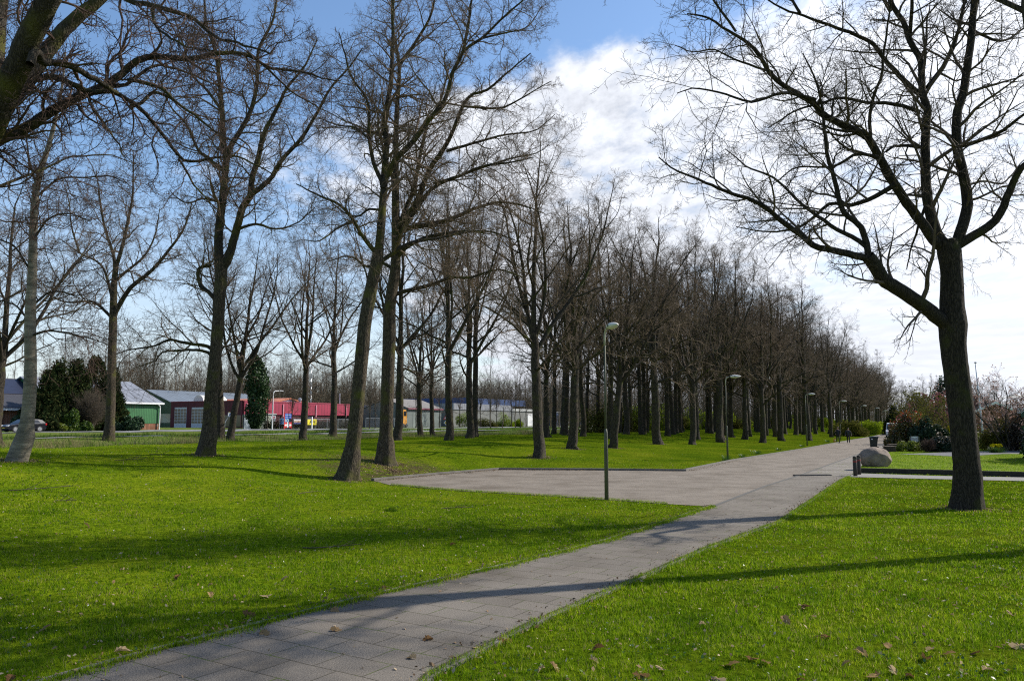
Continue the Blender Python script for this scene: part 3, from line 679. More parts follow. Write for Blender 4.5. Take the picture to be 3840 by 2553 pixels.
hero('oak_tree', 'straight stout oak standing just right of and behind the leaning oak', 'tree', (1442, 1737),
  [(1442, 1737, 31), (1448, 1640, 25), (1454, 1450, 24), (1461, 1250, 24), (1462, 1148, 22), (1483, 995, 19), (1484, 842, 16), (1483, 689, 14)],
  [([(1483, 700), (1487, 536), (1491, 383), (1497, 245), (1475, 115), (1468, 0), (1466, -90)], 13, 3, 0, .8),
   ([(1495, 250), (1544, 176), (1606, 77), (1629, 0), (1650, -90)], 7, 3, .5, -.8),
   ([(1487, 860), (1525, 805), (1560, 765), (1613, 635), (1659, 566), (1697, 490), (1751, 367), (1828, 337), (1904, 268), (1990, 200)], 13, 2, 0, -2.4),
   ([(1486, 900), (1529, 834), (1613, 712), (1728, 658), (1820, 620), (1900, 612), (2000, 590)], 10, 2, 0, -3),
   ([(1488, 880), (1520, 790), (1552, 704), (1575, 582), (1606, 459), (1650, 380), (1690, 230)], 11, 2.5, 0, 1.5),
   ([(1483, 880), (1530, 856), (1598, 842), (1690, 819), (1782, 781), (1873, 758), (1965, 773), (2040, 800)], 12, 2, 0, 1.6),
   ([(1480, 985), (1506, 941), (1567, 903), (1674, 872), (1828, 865), (1930, 900)], 10, 2, 0, -2),
   ([(1465, 1110), (1537, 1087), (1629, 1064), (1690, 1041), (1766, 1041), (1870, 1010), (1960, 1040)], 9, 2, 0, 1),
   ([(1674, 566), (1812, 528), (1912, 505), (2011, 490), (2080, 430)], 6, 1.5, -1, .8),
   ([(1629, 690), (1766, 643), (1889, 600), (2011, 575), (2060, 540)], 6, 1.5, -1.4, -.2),
   ([(1736, 400), (1873, 409), (1958, 370), (2065, 306)], 5, 1.5, -1.8, -3),
   ([(1483, 700), (1450, 600), (1420, 500), (1410, 400), (1350, 300)], 7, 1.8, 0, 2.5),
   ([(1478, 1010), (1430, 985), (1380, 1000), (1310, 960), (1230, 980)], 7, 1.8, 0, 2)],
  B_oak, B_limb, T_twig, 17, .75, m2=2.7, L2r=(1.4, 3.4), m3=8, m4=6)
hero('oak_tree', 'stout oak leaning slightly right in front of the red garage doors', 'tree', (772, 1706),
  [(772, 1706, 30), (782, 1640, 25), (792, 1500, 24), (808, 1340, 22), (822, 1148, 21), (830, 1010, 22), (832, 970, 20)],
  [([(826, 1000), (818, 880), (837, 727), (849, 612), (837, 536), (830, 383), (822, 306), (807, 191), (776, 99), (765, 0), (750, -80)], 18, 3, 0, .6),
   ([(836, 1000), (852, 975), (883, 880), (906, 780), (937, 727), (937, 689), (960, 597), (983, 497), (1028, 413), (1074, 321), (1136, 252), (1190, 150)], 17, 2, 0, -1.5),
   ([(932, 735), (1013, 673), (1059, 597), (1136, 513), (1189, 428), (1235, 337), (1296, 268), (1360, 180)], 10, 2, -.7, -2.5),
   ([(845, 620), (860, 551), (900, 490), (937, 421), (960, 306), (967, 191), (1021, 77), (1036, 0), (1060, -90)], 11, 3, .1, 1.5),
   ([(795, 1310), (775, 1298), (694, 1286), (633, 1273), (571, 1298), (490, 1310), (429, 1330)], 7, 1.5, 0, -1.6),
   ([(797, 1335), (788, 1326), (735, 1314), (612, 1322), (584, 1355), (500, 1380)], 6, 1.5, 0, 1.4),
   ([(818, 1130), (806, 1117), (775, 1085), (753, 1071), (745, 1017), (758, 1000), (791, 995)], 8, 6, 0, .3),
   ([(848, 650), (800, 610), (740, 560), (700, 470), (640, 400), (600, 300)], 7, 1.8, .1, 1.8),
   ([(834, 420), (780, 340), (720, 280), (690, 180), (650, 60)], 6, 1.8, .3, -1.2),
   ([(890, 860), (960, 840), (1030, 860), (1110, 840), (1180, 780)], 6, 1.5, -.3, 1.5),
   ([(835, 760), (770, 740), (700, 760), (640, 720)], 5, 1.5, 0, -1.8)],
  B_oak, B_limb, T_twig, 23, .7, m2=2.8, L2r=(1.3, 3.0), m3=8, m4=6)
hero('birch_tree', 'pale grey birch with a bent slender trunk near the left edge', 'tree', (62, 1728),
  [(62, 1728, 32), (85, 1660, 26), (105, 1560, 23), (114, 1400, 21), (113, 1200, 19), (122, 995, 15), (130, 765, 13), (150, 650, 11), (191, 520, 8), (230, 344, 5), (245, 200, 3)],
  [([(133, 742), (222, 673), (321, 666), (405, 658), (480, 690)], 5, 1.5, 0, 1.5),
   ([(125, 900), (180, 820), (260, 800), (340, 830)], 5, 1.5, 0, -1.5),
   ([(116, 1150), (200, 1090), (300, 1110), (380, 1080)], 5, 1.5, 0, 1.8),
   ([(120, 1020), (60, 930), (0, 900), (-80, 880)], 5, 1.5, 0, -1),
   ([(114, 1260), (190, 1240), (290, 1260), (400, 1290)], 5, 1.5, 0, -2),
   ([(140, 700), (110, 600), (90, 480), (60, 380)], 5, 1.5, 0, 1),
   ([(113, 1210), (60, 1150), (10, 1130), (-60, 1140)], 4, 1.5, 0, 1)],
  B_birch, B_far, T_red, 29, .45, m2=4.0, L2r=(.9, 2.4), m3=7, m4=5, trunk_up=.45)
hero('bare_tree', 'straight bare tree between the brown bush and the green shed, forked high', 'tree', (408, 1651),
  [(408, 1651, 19), (414, 1560, 16), (418, 1400, 15), (424, 1200, 14), (428, 1071, 11), (436, 985, 9)],
  [([(424, 1195), (405, 1178), (344, 1132), (245, 1132), (150, 1090)], 6, 1.5, 0, -1.5),
   ([(424, 1120), (417, 1102), (383, 995), (300, 950), (230, 900)], 6, 1.5, 0, 1.5),
   ([(432, 1030), (425, 956), (390, 842), (375, 750), (360, 640)], 7, 1.5, 0, 1),
   ([(436, 1000), (444, 975), (459, 918), (490, 765), (497, 689), (500, 580)], 8, 1.5, 0, -1),
   ([(425, 1195), (445, 1150), (490, 1079), (566, 1018), (635, 934), (689, 857), (720, 760)], 10, 2, 0, -2),
   ([(428, 1060), (470, 1020), (540, 960), (580, 880), (600, 780)], 6, 1.5, 0, 2),
   ([(300, 950), (270, 850), (260, 760), (230, 660)], 4, 1.2, 1.2, 2.4)],
  B_oak, B_far, T_twig, 31, .45, m2=2.6, L2r=(1.8, 4.0), m3=8, m4=6, fine=.005)
# ---- the grove: a handful of trees grown once, then copied to every trunk seen
PR = [make_proto('bare_oak', '', '', 101, H=20.1, r0=.33, tf=.36, leaders=4, spread=.26, lang=(18, 46), twig=T_twig),
      make_proto('bare_oak', '', '', 102, H=20.6, r0=.33, tf=.42, leaders=3, lang=(16, 42), spread=.26, twig=T_dark),
      make_proto('bare_oak', '', '', 103, H=19.6, r0=.33, tf=.34, leaders=5, lang=(22, 54), spread=.25, twig=T_twig, low=4),
      make_proto('bare_oak', '', '', 104, H=20.1, r0=.33, tf=.48, leaders=3, lang=(15, 40), spread=.23, twig=T_dark, low=4),
      make_proto('bare_oak', '', '', 105, H=20.1, r0=.33, tf=.38, leaders=4, lang=(20, 48), spread=.275, twig=T_twig),
      make_proto('bare_oak', '', '', 106, H=19.6, r0=.33, tf=.31, leaders=5, lang=(20, 48), spread=.255, twig=T_twig, low=2),
      make_proto('bare_oak', '', '', 107, H=20.6, r0=.33, tf=.45, leaders=4, lang=(18, 44), spread=.255, twig=T_dark, low=5)]
LEAN = PR[5:6]
THIN = [make_proto('slim_tree', '', '', 121, H=16, r0=.20, tf=.40, leaders=3, lang=(10, 28), spread=.17, twig=T_twig, sub=(6, 6, 4)),
        make_proto('slim_tree', '', '', 122, H=16, r0=.20, tf=.34, leaders=4, lang=(12, 32), spread=.19, twig=T_pale, sub=(6, 6, 4))]
G1 = 'bare oaks of the grove behind the paved bay'
GROVE = [ # px, py, width px, proto, label
 (-12, 1668, 40, 1, 'dark trunk at the very left edge, beside the pale birch'),
 (829, 1642, 34, 3, 'dark upright oak just behind the stout oak in front of the red garage'),
 (867, 1650, 26, 5, 'slim oak leaning right between the stout oak and the ivy column'),
 (1137, 1650, 28, 0, 'dark oak standing in front of the yellow banner'),
 (1248, 1636, 29, 3, 'straight oak before the red hall, left of the leaning oak'),
 (1492, 1650, 30, 4, 'dark oak in front of the orange machine by the grey shed'),
 (1575, 1637, 23, 2, 'narrow oak in front of the middle of the grey shed'),
 (1623, 1632, 16, 1, 'thin oak in front of the right end of the grey shed'),
 (1684, 1650, 25, 0, 'oak whose trunk half hides the triangular warning sign'),
 (1762, 1642, 26, 4, 'broad-crowned oak before the pale hall, front of a close pair'),
 (1779, 1637, 14, 3, 'thin oak right behind the broad-crowned oak before the pale hall'),
 (2022, 1714, 40, 0, 'nearest grove oak beyond the bay kerb, left of the first street lamp'),
 (2051, 1639, 18, 3, 'slim dark oak close behind the nearest grove oak'),
 (2077, 1627, 10, 1, 'very thin leaning trunk in front of the white end of the pale hall'),
 (2108, 1628, 14, 3, 'left trunk of the twin oaks left of the blue car'),
 (2120, 1631, 17, 1, 'right trunk of the twin oaks left of the blue car'),
 (2148, 1683, 36, 2, 'stout oak halfway between the nearest grove oak and the first street lamp'),
 (2187, 1636, 15, 4, 'oak standing just right of the blue car'),
 (2201, 1622, 12, 3, 'thin oak with a small white box, close behind the oak by the blue car'),
 (2242, 1621, 14, 0, 'lone slim oak between the blue car and the first street lamp'),
 (2287, 1645, 20, 1, 'dark trunk directly behind the first street lamp pole'),
 (2298, 1680, 26, 5, 'oak leaning right, just right of the first street lamp pole'),
 (2349, 1628, 23, 4, 'flared oak in front of the white car'),
 (2366, 1617, 13, 3, 'slim oak just right of the white car'),
 (2406, 1628, 15, 2, 'front trunk of a tight pair in the middle of the grove'),
 (2414, 1626, 9, 3, 'rear trunk of a tight pair in the middle of the grove'),
 (2466, 1665, 36, 0, 'thick oak midway between the first and second street lamps'),
 (2503, 1634, 16, 1, 'dark oak just right of the thick oak between the lamps'),
 (2526, 1628, 11, 3, 'leftmost of three slender trunks between the first two lamps'),
 (2537, 1624, 10, 1, 'middle of three slender trunks between the first two lamps'),
 (2552, 1621, 13, 4, 'rightmost of three slender trunks between the first two lamps'),
 (2596, 1666, 21, 2, 'crooked oak left of the second street lamp, front of a pair'),
 (2615, 1647, 18, 3, 'ivy-wrapped oak behind the crooked oak left of the second lamp'),
 (2655, 1623, 15, 0, 'left one of two straight oaks left of the second lamp'),
 (2669, 1625, 13, 1, 'right one of two straight oaks left of the second lamp'),
 (2701, 1658, 27, 4, 'strong oak directly behind the second street lamp pole'),
 (2719, 1634, 12, 3, 'dark trunk seen just behind the second street lamp pole'),
 (2741, 1639, 18, 2, 'oak just right of the second street lamp'),
 (2794, 1647, 21, 0, 'shaggy ivy-clad oak with a thickened foot right of the second lamp'),
 (2843, 1620, 15, 1, 'oak between the shaggy ivy oak and the bark-peeled avenue oak'),
 (2908, 1638, 24, 4, 'rough-barked avenue oak with a crooked trunk, left of the third lamp'),
 (2944, 1627, 11, 3, 'slim avenue oak right of the rough-barked one'),
 (2984, 1630, 21, 0, 'leaning thick avenue oak just left of the third lamp'),
 (3004, 1627, 11, 2, 'slender avenue oak touching the third lamp pole on its left'),
 (3013, 1630, 10, 1, 'slender avenue oak immediately behind the third lamp pole'),
 (3040, 1619, 11, 3, 'ivy-footed avenue oak right of the third lamp'),
 (3058, 1627, 13, 4, 'upright avenue oak between the third and fourth lamps'),
 (3086, 1620, 12, 1, 'avenue oak behind the heads of the two walkers, left one'),
 (3112, 1627, 16, 2, 'strong avenue oak just left of the two walkers'),
 (3198, 1604, 10, 0, 'dark oak behind the right-hand walker and the fourth lamp')]
ALLP = PR
KN = ['branchy', 'tall', 'wide', 'narrow', 'bushy']
for i, (px, py, w, k, lab) in enumerate(GROVE):
    p = at(px, py); q = ALLP[k]
    dia = min(max(w * p.y / F, .40), .82)
    s = (dia / (2 * q.r0)); hs_ = random.uniform(.95, 1.06)
    wid = .5 * s + .5
    tl = (0, math.radians(7), ) if k == 5 else (random.uniform(-.02, .02), random.uniform(-.025, .025))
    rz = random.uniform(0, 6.28)
    q = q if k == 5 or i % 3 else PR[(k + 1 + i) % 7]
    t = put_tree(q, 'bare ' + lab if not lab.startswith(('dark', 'rough')) else lab, 'tree', p, 0, (wid, wid, hs_), G1)
    t.rotation_euler = (Matrix.Rotation(tl[1], 4, 'Y') @ Matrix.Rotation(tl[0], 4, 'X') @ Matrix.Rotation(rz, 4, 'Z')).to_euler()
    GROVE[i] = (*GROVE[i], p)
# further back in the same grove and along the avenue: copies nothing tells apart
GF = 'bare oaks at the far end of the avenue'
used = [g[-1] for g in GROVE]
def free(x, y, d):
    return all((x - q.x) ** 2 + (y - q.y) ** 2 > d * d for q in used)
for u in np.arange(88, 330, 8.5):
    for v in ((-15, -21, -27.5, -33) if u < 150 else (-15, -22, -30)):
        x, y = xy(u + random.uniform(-2, 2), v + random.uniform(-1.4, 1.4))
        if x / y > .5 or not free(x, y, 4.2): continue
        p = Vector((x, y, float(hgt(x, y)))); used.append(p)
        s = random.uniform(.85, 1.1)
        put_tree(random.choice(PR), 'bare oak among the crowded trunks at the far end of the avenue', 'tree', p, random.uniform(0, 6.28), (s, s, random.uniform(.92, 1.04)), GF)
# the oak standing just beyond the right edge, known by the shadow it lays across the near lawn
OUT = make_proto('bare_oak', '', '', 131, H=21, r0=.27, tf=.5, leaders=4, spread=.24, twig=T_dark, low=0, sub=(8, 8, 6))
put_tree(OUT, 'bare oak just outside the right edge whose trunk shadow crosses the near lawn', 'tree', (10.7, 14.6, 0), 2.0, 1.0)
# ------------------------------------------------------------------ buildings across the main road (local x = along the street, local y = away to the left)
RZ = math.pi / 2 - AU
def onU(px, py, u0):
    a, b = ray(px, py); Y = u0 / (a * UX + UY); return a * Y * VX + Y * VY, CAMZ + b * Y
def onV(px, py, v0):
    a, b = ray(px, py); Y = v0 / (a * VX + VY); return a * Y * UX + Y * UY, CAMZ + b * Y
def site(name, label, cat, u, v, z, group=None):
    x, y = xy(u, v); t = thing(name, label, cat, (x, y, z), RZ, group); return t
def cladmat(name, c, pitch=.3, axis='x', rough=.5, depth=.4):
    m, n, l = nt(name); out = N(n, 'ShaderNodeOutputMaterial'); p = N(n, 'ShaderNodeBsdfPrincipled'); p.inputs['Roughness'].default_value = rough
    l.new(p.outputs[0], out.inputs[0]); tc = N(n, 'ShaderNodeTexCoord')
    w = N(n, 'ShaderNodeTexWave', wave_type='BANDS', bands_direction='DIAGONAL' if axis == 'd' else axis.upper()); w.inputs['Scale'].default_value = .314 / pitch; w.inputs['Distortion'].default_value = 0
    l.new(tc.outputs['Object'], w.inputs[0])
    nz = N(n, 'ShaderNodeTexNoise'); nz.inputs['Scale'].default_value = .6; nz.inputs['Detail'].default_value = 6; l.new(tc.outputs['Object'], nz.inputs[0])
    r = ramp(n, [(.3, tuple(x * .82 for x in c)), (.7, tuple(x * 1.1 for x in c))]); l.new(nz.outputs[0], r.inputs[0])
    r2 = ramp(n, [(0, (.7, .7, .7)), (.25, (1, 1, 1))]); l.new(w.outputs[0], r2.inputs[0])
    l.new(mixc(n, l, 1, r.outputs[0], r2.outputs[0], 'MULTIPLY'), p.inputs['Base Color'])
    b = N(n, 'ShaderNodeBump'); b.inputs['Strength'].default_value = depth; b.inputs['Distance'].default_value = .05; l.new(w.outputs[0], b.inputs['Height']); l.new(b.outputs[0], p.inputs['Normal'])
    return m
M_red = cladmat('red_cladding', (.30, .022, .055), .9)
M_red2 = cladmat('shaded_red_cladding', (.075, .007, .016), .9, 'y', .8)  # shaded copy of the red cladding, shade of the front put into its colour
M_green = cladmat('green_cladding', (.035, .14, .05), .28)
M_green2 = cladmat('shaded_green_cladding', (.03, .075, .04), .4, 'y')  # darker green paints in the shadow on the camera-facing gable
M_roof = cladmat('grey_roof_sheet', (.21, .22, .245), 1.0)
M_blueroof = cladmat('blue_grey_roof', (.15, .175, .205), 1.0)
M_orange = cladmat('orange_roof', (.52, .17, .075), .5)
M_white = mat('white_paint', (.74, .75, .76), (.62, .63, .64), 3, .5)
M_glass = mat('dark_glass', (.02, .025, .03), (.012, .014, .018), 2, .08)
M_steel = mat('galvanised_steel', (.42, .44, .46), (.33, .34, .36), 8, .4, metal=.6)
M_black = mat('black_rubber', (.012, .012, .013), (.008, .008, .008), 5, .7)
M_brick = pavemat('brick_wall', (.22, .10, .06), (.25, .22, .19), .07, .22, 0, .25, .012, .2)
M_conc = mat('concrete', (.40, .41, .40), (.30, .31, .30), 4, .85, .2)
M_navy = cladmat('navy_cladding', (.028, .034, .075), .5)
# red garage
gz = 1.30; u0, v0 = 107.4, -116.9
ga = site('fire_station', 'shade-darkened red flat-roofed garage with two glazed overhead doors behind the stout leaning oak', 'building', u0, v0, gz)
def lyz(px, py): v, z = onU(px, py, u0); return v0 - v, z - gz
yl, zt = lyz(642, 1508); H = zt
MB().box(0, 26, 0, yl, 0, H).part('wall', M_red2, ga)
MB().box(-.06, 26.06, -.06, yl + .06, H, H + .14).part('roof', mat('roof_trim_red', (.2, .018, .04)), ga)
for a, b in ((701, 656), (766, 720)):
    ya, zh = lyz(a, 1527); yb, _ = lyz(b, 1527); zh = min(zh, H - .8)
    dm = MB().box(-.03, -.004, ya, yb, 0, zh); door = dm.part('garage_door', mat('door_panel', (.42, .45, .52), (.36, .39, .45), 2, .4), ga)
    pn = MB(); fr = MB(); wd = (yb - ya) / 4; rows = 5; zz0 = .85; rh = (zh - zz0 - .25) / rows
    for i in range(4):
        for j in range(rows):
            pn.box(-.05, -.031, ya + i * wd + .07, ya + (i + 1) * wd - .07, zz0 + j * rh + .06, zz0 + (j + 1) * rh - .06)
    pn.part('window', M_glass, door)
ya, z1 = lyz(912, 1556); yb, _ = lyz(842, 1556)
MB().box(-.05, -.004, ya, yb, .25, z1).part('window', mat('shop_glass', (.02, .035, .03), (.03, .03, .025), .6, .1), ga)
MB().tube([(-.12, .25, 0), (-.12, .25, H)], .06).part('downpipe', mat('pipe_red', (.22, .03, .06)), ga)
sk = MB(); prof = [(1.5 * math.cos(t), 1.35 * math.sin(t)) for t in np.linspace(0, math.pi, 13)]
ys_, _ = lyz(706, 1500); sk.prism([(ys_ + p[0], H + .14 + p[1]) for p in prof], 2.5, 8.5, 'x')
sk.part('skylight', mat('milky_plastic', (.62, .60, .54), (.5, .49, .45), 1, .4), ga)
# long red hall
ue, _ = onV(1345, 1520, v0)
lh = site('long_hall', 'long bright red clad workshop with pink downpipes behind the banners', 'building', u0 + 26.3, v0, gz)
lh.location = (*xy(u0 + .15, v0 - .02), gz); Lh = ue - u0 - .15
_, zb = onV(1130, 1556, v0); _, ztop = onV(1130, 1512, v0); zb -= gz; ztop -= gz
MB().box(0.02, Lh, .5, 16, 0, zb).part('wall', mat('dark_base_wall', (.05, .05, .05), (.02, .02, .02), .5, .7), lh)
MB().box(0, Lh, -.25, 16, zb, ztop).part('cladding', M_red, lh)
MB().box(-.05, Lh + .05, -.32, 16.05, ztop, ztop + .12).part('roof', mat('roof_trim_pink', (.38, .05, .09)), lh)
for px in (921, 1058, 1181, 1293):
    uu, _ = onV(px, 1530, v0); MB().box(uu - u0 - .25, uu - u0 - .02, -.42, -.26, 0 if px < 950 else zb - .4, ztop - .3).part('downpipe', mat('pipe_pink', (.55, .24, .30)), lh)
for px in (1000, 1080, 1220, 1270):
    uu, _ = onV(px, 1565, v0); MB().box(uu - u0 - 1.4, uu - u0 + 1.4, .42, .495, .8, zb - .3).part('window', M_glass, lh)
fl = MB(); uu, zf = onV(1273, 1478, v0 - 3); fl.lathe([(.14, ztop + .12), (.14, zf - gz), (.2, zf - gz), (.2, zf - gz + .2)], 10, (uu - u0, 3)); fl.part('flue', M_steel, lh)
fl = MB(); uu, zf = onV(1123, 1500, v0 - 3); fl.lathe([(.25, ztop + .12), (.25, zf - gz - .2), (.42, zf - gz - .1), (.42, zf - gz + .3), (.1, zf - gz + .5)], 12, (uu - u0, 3)); fl.part('flue', M_steel, lh)
# orange roof hall behind
vh = -121.5; uc, zr = onV(1086, 1497, vh)
oh = site('orange_roof_hall', 'low hall with an orange roof and white gable rising behind the red workshop', 'building', uc, vh - 12, gz)
zr -= gz; sl_ = .7 / 3.6
MB().prism([(-9, 0), (9, 0), (9, zr - 9 * sl_), (0, zr), (-9, zr - 9 * sl_)], -11.9 + 0, 30).part('wall', M_white, oh)
rf = MB()
for s in (-1, 1): rf.add([(0, -12.3, zr + .06), (s * 9.4, -12.3, zr - 9.4 * sl_ + .06), (s * 9.4, 30.3, zr - 9.4 * sl_ + .06), (0, 30.3, zr + .06), (0, -12.3, zr + .3), (s * 9.4, -12.3, zr - 9.4 * sl_ + .3), (s * 9.4, 30.3, zr - 9.4 * sl_ + .3), (0, 30.3, zr + .3)], [(0, 1, 2, 3), (4, 5, 6, 7), (0, 1, 5, 4), (1, 2, 6, 5), (2, 3, 7, 6), (3, 0, 4, 7)])
rf.part('roof', M_orange, oh)
# barn-like hall with blue-grey roof behind the garage
hb = site('farm_hall', 'shade-darkened green gabled hall with a wide blue-grey roof behind the red garage', 'building', 111, -141, gz)
def gable(t, y0, y1, L, ze, zr_, mw, mr, over=.35, x0=0):
    ym = (y0 + y1) / 2
    MB().prism([(y0, 0), (y1, 0), (y1, ze), (ym, zr_), (y0, ze)], x0, x0 + L, 'x').part('wall', mw, t)
    k = (zr_ - ze) / (ym - y0); r = MB(); o = over
    for (ya, sgn) in ((y0, -1), (y1, 1)):
        A = (ya + sgn * o, ze - k * o + .05); B = (ym, zr_ + .05)
        r.add([(x0 - o, A[0], A[1]), (x0 + L + o, A[0], A[1]), (x0 + L + o, B[0], B[1]), (x0 - o, B[0], B[1]), (x0 - o, A[0], A[1] + .16), (x0 + L + o, A[0], A[1] + .16), (x0 + L + o, B[0], B[1] + .16), (x0 - o, B[0], B[1] + .16)],
              [(0, 1, 2, 3), (4, 7, 6, 5), (0, 4, 5, 1), (1, 5, 6, 2), (2, 6, 7, 3), (3, 7, 4, 0)])
    return r.part('roof', mr, t)
gable(hb, 0, 18, 27, 4.9, 8.0, M_green2, M_blueroof)
MB().box(-.06, -.004, 1.2, 16, 1.0, 2.9).part('light_panel', mat('cream_panel', (.42, .42, .33), (.36, .28, .2), .5, .6), hb)
# green shed
px_, py_ = 601, 1511; vs_ = -101.5
us, zs = onV(px_, py_, vs_); sz = 1.28
sh = site('green_shed', 'green corrugated shed with grey roof, brick foot and white corner downpipe', 'building', us - 16, vs_, sz)
ze = zs - sz; ul, _ = onV(452, 1507, vs_)
MB().box(0, 16, .06, 15, 0, .95).part('brick_foot', M_brick, sh)
_, zri = onV(485, 1436, vs_ - 7.6); zri -= sz
MB().prism([(0, .95), (15.2, .95), (15.2, ze), (7.6, zri), (0, ze)], 0, 16, 'x').part('wall', M_green, sh)
k = (zri - ze) / 7.6; r = MB()
for ya, sg in ((0, -1), (15.2, 1)):
    r.add([(-.3, ya + sg * .35, ze - k * .35 + .05), (16.3, ya + sg * .35, ze - k * .35 + .05), (16.3, 7.6, zri + .05), (-.3, 7.6, zri + .05), (-.3, ya + sg * .35, ze - k * .35 + .2), (16.3, ya + sg * .35, ze - k * .35 + .2), (16.3, 7.6, zri + .2), (-.3, 7.6, zri + .2)],
          [(0, 1, 2, 3), (4, 7, 6, 5), (0, 4, 5, 1), (1, 5, 6, 2), (2, 6, 7, 3), (3, 7, 4, 0)])
r.part('roof', M_roof, sh)
MB().box(-.3, 16.35, -.52, -.37, ze - .22, ze + .02).part('gutter', M_white, sh)
MB().tube([(15.2, -.45, ze - .1), (15.75, -.3, ze - .5), (15.85, -.22, ze - .75), (15.85, -.2, 0)], .09).part('downpipe', M_white, sh)
MB().box(5, 6.2, -.06, -.004, 1.1, 1.7).part('window', M_glass, sh)
# navy hall, grey shed, pale hall
uu, zz_ = onV(1366, 1521, -117); ue, _ = onV(1530, 1525, -117)
nh = site('navy_hall', 'plain navy clad hall behind the mesh fence right of the red workshop', 'building', uu, -117, gz)
MB().box(0, ue - uu, 0, 14, 0, zz_ - gz).part('wall', M_navy, nh)
MB().box(-.1, ue - uu + .1, -.1, 14.1, zz_ - gz, zz_ - gz + .15).part('roof', mat('dark_trim', (.03, .03, .04)), nh)
for k_ in range(3): MB().box(3 + k_ * 6, 6.4 + k_ * 6, -.06, -.004, 0, 2.6).part('door', mat('navy_door', (.02, .022, .035)), nh)
uu, ze_ = onV(1527, 1531, -100); ue, _ = onV(1655, 1533, -100); _, zr2 = onV(1590, 1503, -105)
gs = site('grey_shed', 'grey-green plank shed with maroon fascia behind the thin roadside oaks', 'building', uu, -100, gz)
Lg = ue - uu; ze_ -= gz; zr2 -= gz
MB().prism([(0, 0), (12, 0), (12, ze_), (6, zr2), (0, ze_)], 0, Lg, 'x').part('wall', cladmat('grey_planks', (.15, .175, .165), .35), gs)
r = MB()
for ya, sg in ((0, -1), (12, 1)): r.add([(-.2, ya + sg * .3, ze_ + .0), (Lg + .2, ya + sg * .3, ze_ + .0), (Lg + .2, 6, zr2 + .12), (-.2, 6, zr2 + .12), (-.2, ya + sg * .3, ze_ + .14), (Lg + .2, ya + sg * .3, ze_ + .14), (Lg + .2, 6, zr2 + .26), (-.2, 6, zr2 + .26)], [(0, 1, 2, 3), (4, 7, 6, 5), (0, 4, 5, 1), (1, 5, 6, 2), (2, 6, 7, 3), (3, 7, 4, 0)])
r.part('roof', mat('fibre_cement', (.20, .185, .17), (.14, .13, .12), 1.5, .9, .2), gs)
MB().box(-.2, Lg + .2, -.46, -.31, ze_ - .2, ze_ + .12).part('fascia', mat('maroon', (.20, .05, .08)), gs)
MB().box(2.2, 6.4, -.06, -.004, 0, 3.2).part('door', cladmat('shed_door', (.19, .22, .205), .5), gs)
uu, z1 = onV(1700, 1535, -106); ue, z2 = onV(2012, 1532, -106)
ph = site('pale_hall', 'long pale grey hall with a blue roof edge behind the roadside saplings', 'building', uu, -106, gz)
Lp = ue - uu; hh = z1 - gz
MB().box(0, Lp, 0, 26, 0, hh).part('wall', cladmat('shade_dimmed_cladding', (.17, .175, .165), .4), ph)  # grey lowered so the wall's shade sits in its colour
MB().box(-.2, Lp - 16, -.2, 26.2, hh, hh + 1.6).part('roof', M_roof, ph)
MB().box(10, Lp - 3, 2, 26, hh + 1.6, hh + 3.3).part('blue_band', cladmat('blue_band', (.02, .05, .14), .6), ph)
MB().box(Lp - 16, Lp + .2, -.25, 26.2, hh, hh + .7).part('parapet', M_conc, ph)
MB().box(Lp - 6, Lp - .4, -.06, -.003, 0, hh - .6).part('door', M_white, ph)
bh_u, _ = onV(2090, 1560, -104)
bh = site('blue_gate_shed', 'small blue shed glimpsed between thin trunks right of the pale hall', 'building', bh_u - 2, -104, gz)
MB().box(0, 7, 0, 6, 0, 4.2).part('wall', cladmat('blue_cladding', (.045, .08, .17), .4), bh); MB().box(-.2, 7.2, -.2, 6.2, 4.2, 4.4).part('roof', M_steel, bh); MB().box(1.5, 5.5, -.06, -.004, 0, 3.2).part('door', M_navy, bh)
# farmhouse at far left
fu, fz = onV(118, 1428, -110)
fh = site('farmhouse', 'dark roofed house with blue solar panels at the far left edge behind the car', 'house', fu - 26, -103, gz)
zrf = fz - gz
MB().prism([(0, 0), (14, 0), (14, 3.0), (7, zrf), (0, 3.0)], 0, 26, 'x').part('wall', M_brick, fh)
r = MB(); k = (zrf - 3.0) / 7
for ya, sg in ((0, -1), (14, 1)): r.add([(-.3, ya + sg * .4, 3 - k * .4 + .05), (26.3, ya + sg * .4, 3 - k * .4 + .05), (26.3, 7, zrf + .05), (-.3, 7, zrf + .05), (-.3, ya + sg * .4, 3 - k * .4 + .2), (26.3, ya + sg * .4, 3 - k * .4 + .2), (26.3, 7, zrf + .2), (-.3, 7, zrf + .2)], [(0, 1, 2, 3), (4, 7, 6, 5), (0, 4, 5, 1), (1, 5, 6, 2), (2, 6, 7, 3), (3, 7, 4, 0)])
r.part('roof', mat('dark_tiles', (.045, .045, .055), (.03, .03, .035), 3, .6, .4, 20), fh)
sp_ = MB(); a1, a2 = .40, .93
sp_.add([(13, a1 * 7, 3 + k * a1 * 7 + .24), (25.5, a1 * 7, 3 + k * a1 * 7 + .24), (25.5, a2 * 7, 3 + k * a2 * 7 + .24), (13, a2 * 7, 3 + k * a2 * 7 + .24), (13, a1 * 7, 3 + k * a1 * 7 + .29), (25.5, a1 * 7, 3 + k * a1 * 7 + .29), (25.5, a2 * 7, 3 + k * a2 * 7 + .29), (13, a2 * 7, 3 + k * a2 * 7 + .29)], [(0, 1, 2, 3), (4, 7, 6, 5), (0, 4, 5, 1), (1, 5, 6, 2), (2, 6, 7, 3), (3, 7, 4, 0)])
sp_.part('solar_panel', mat('solar_blue', (.025, .028, .05), (.018, .02, .036), 2, .4), fh)
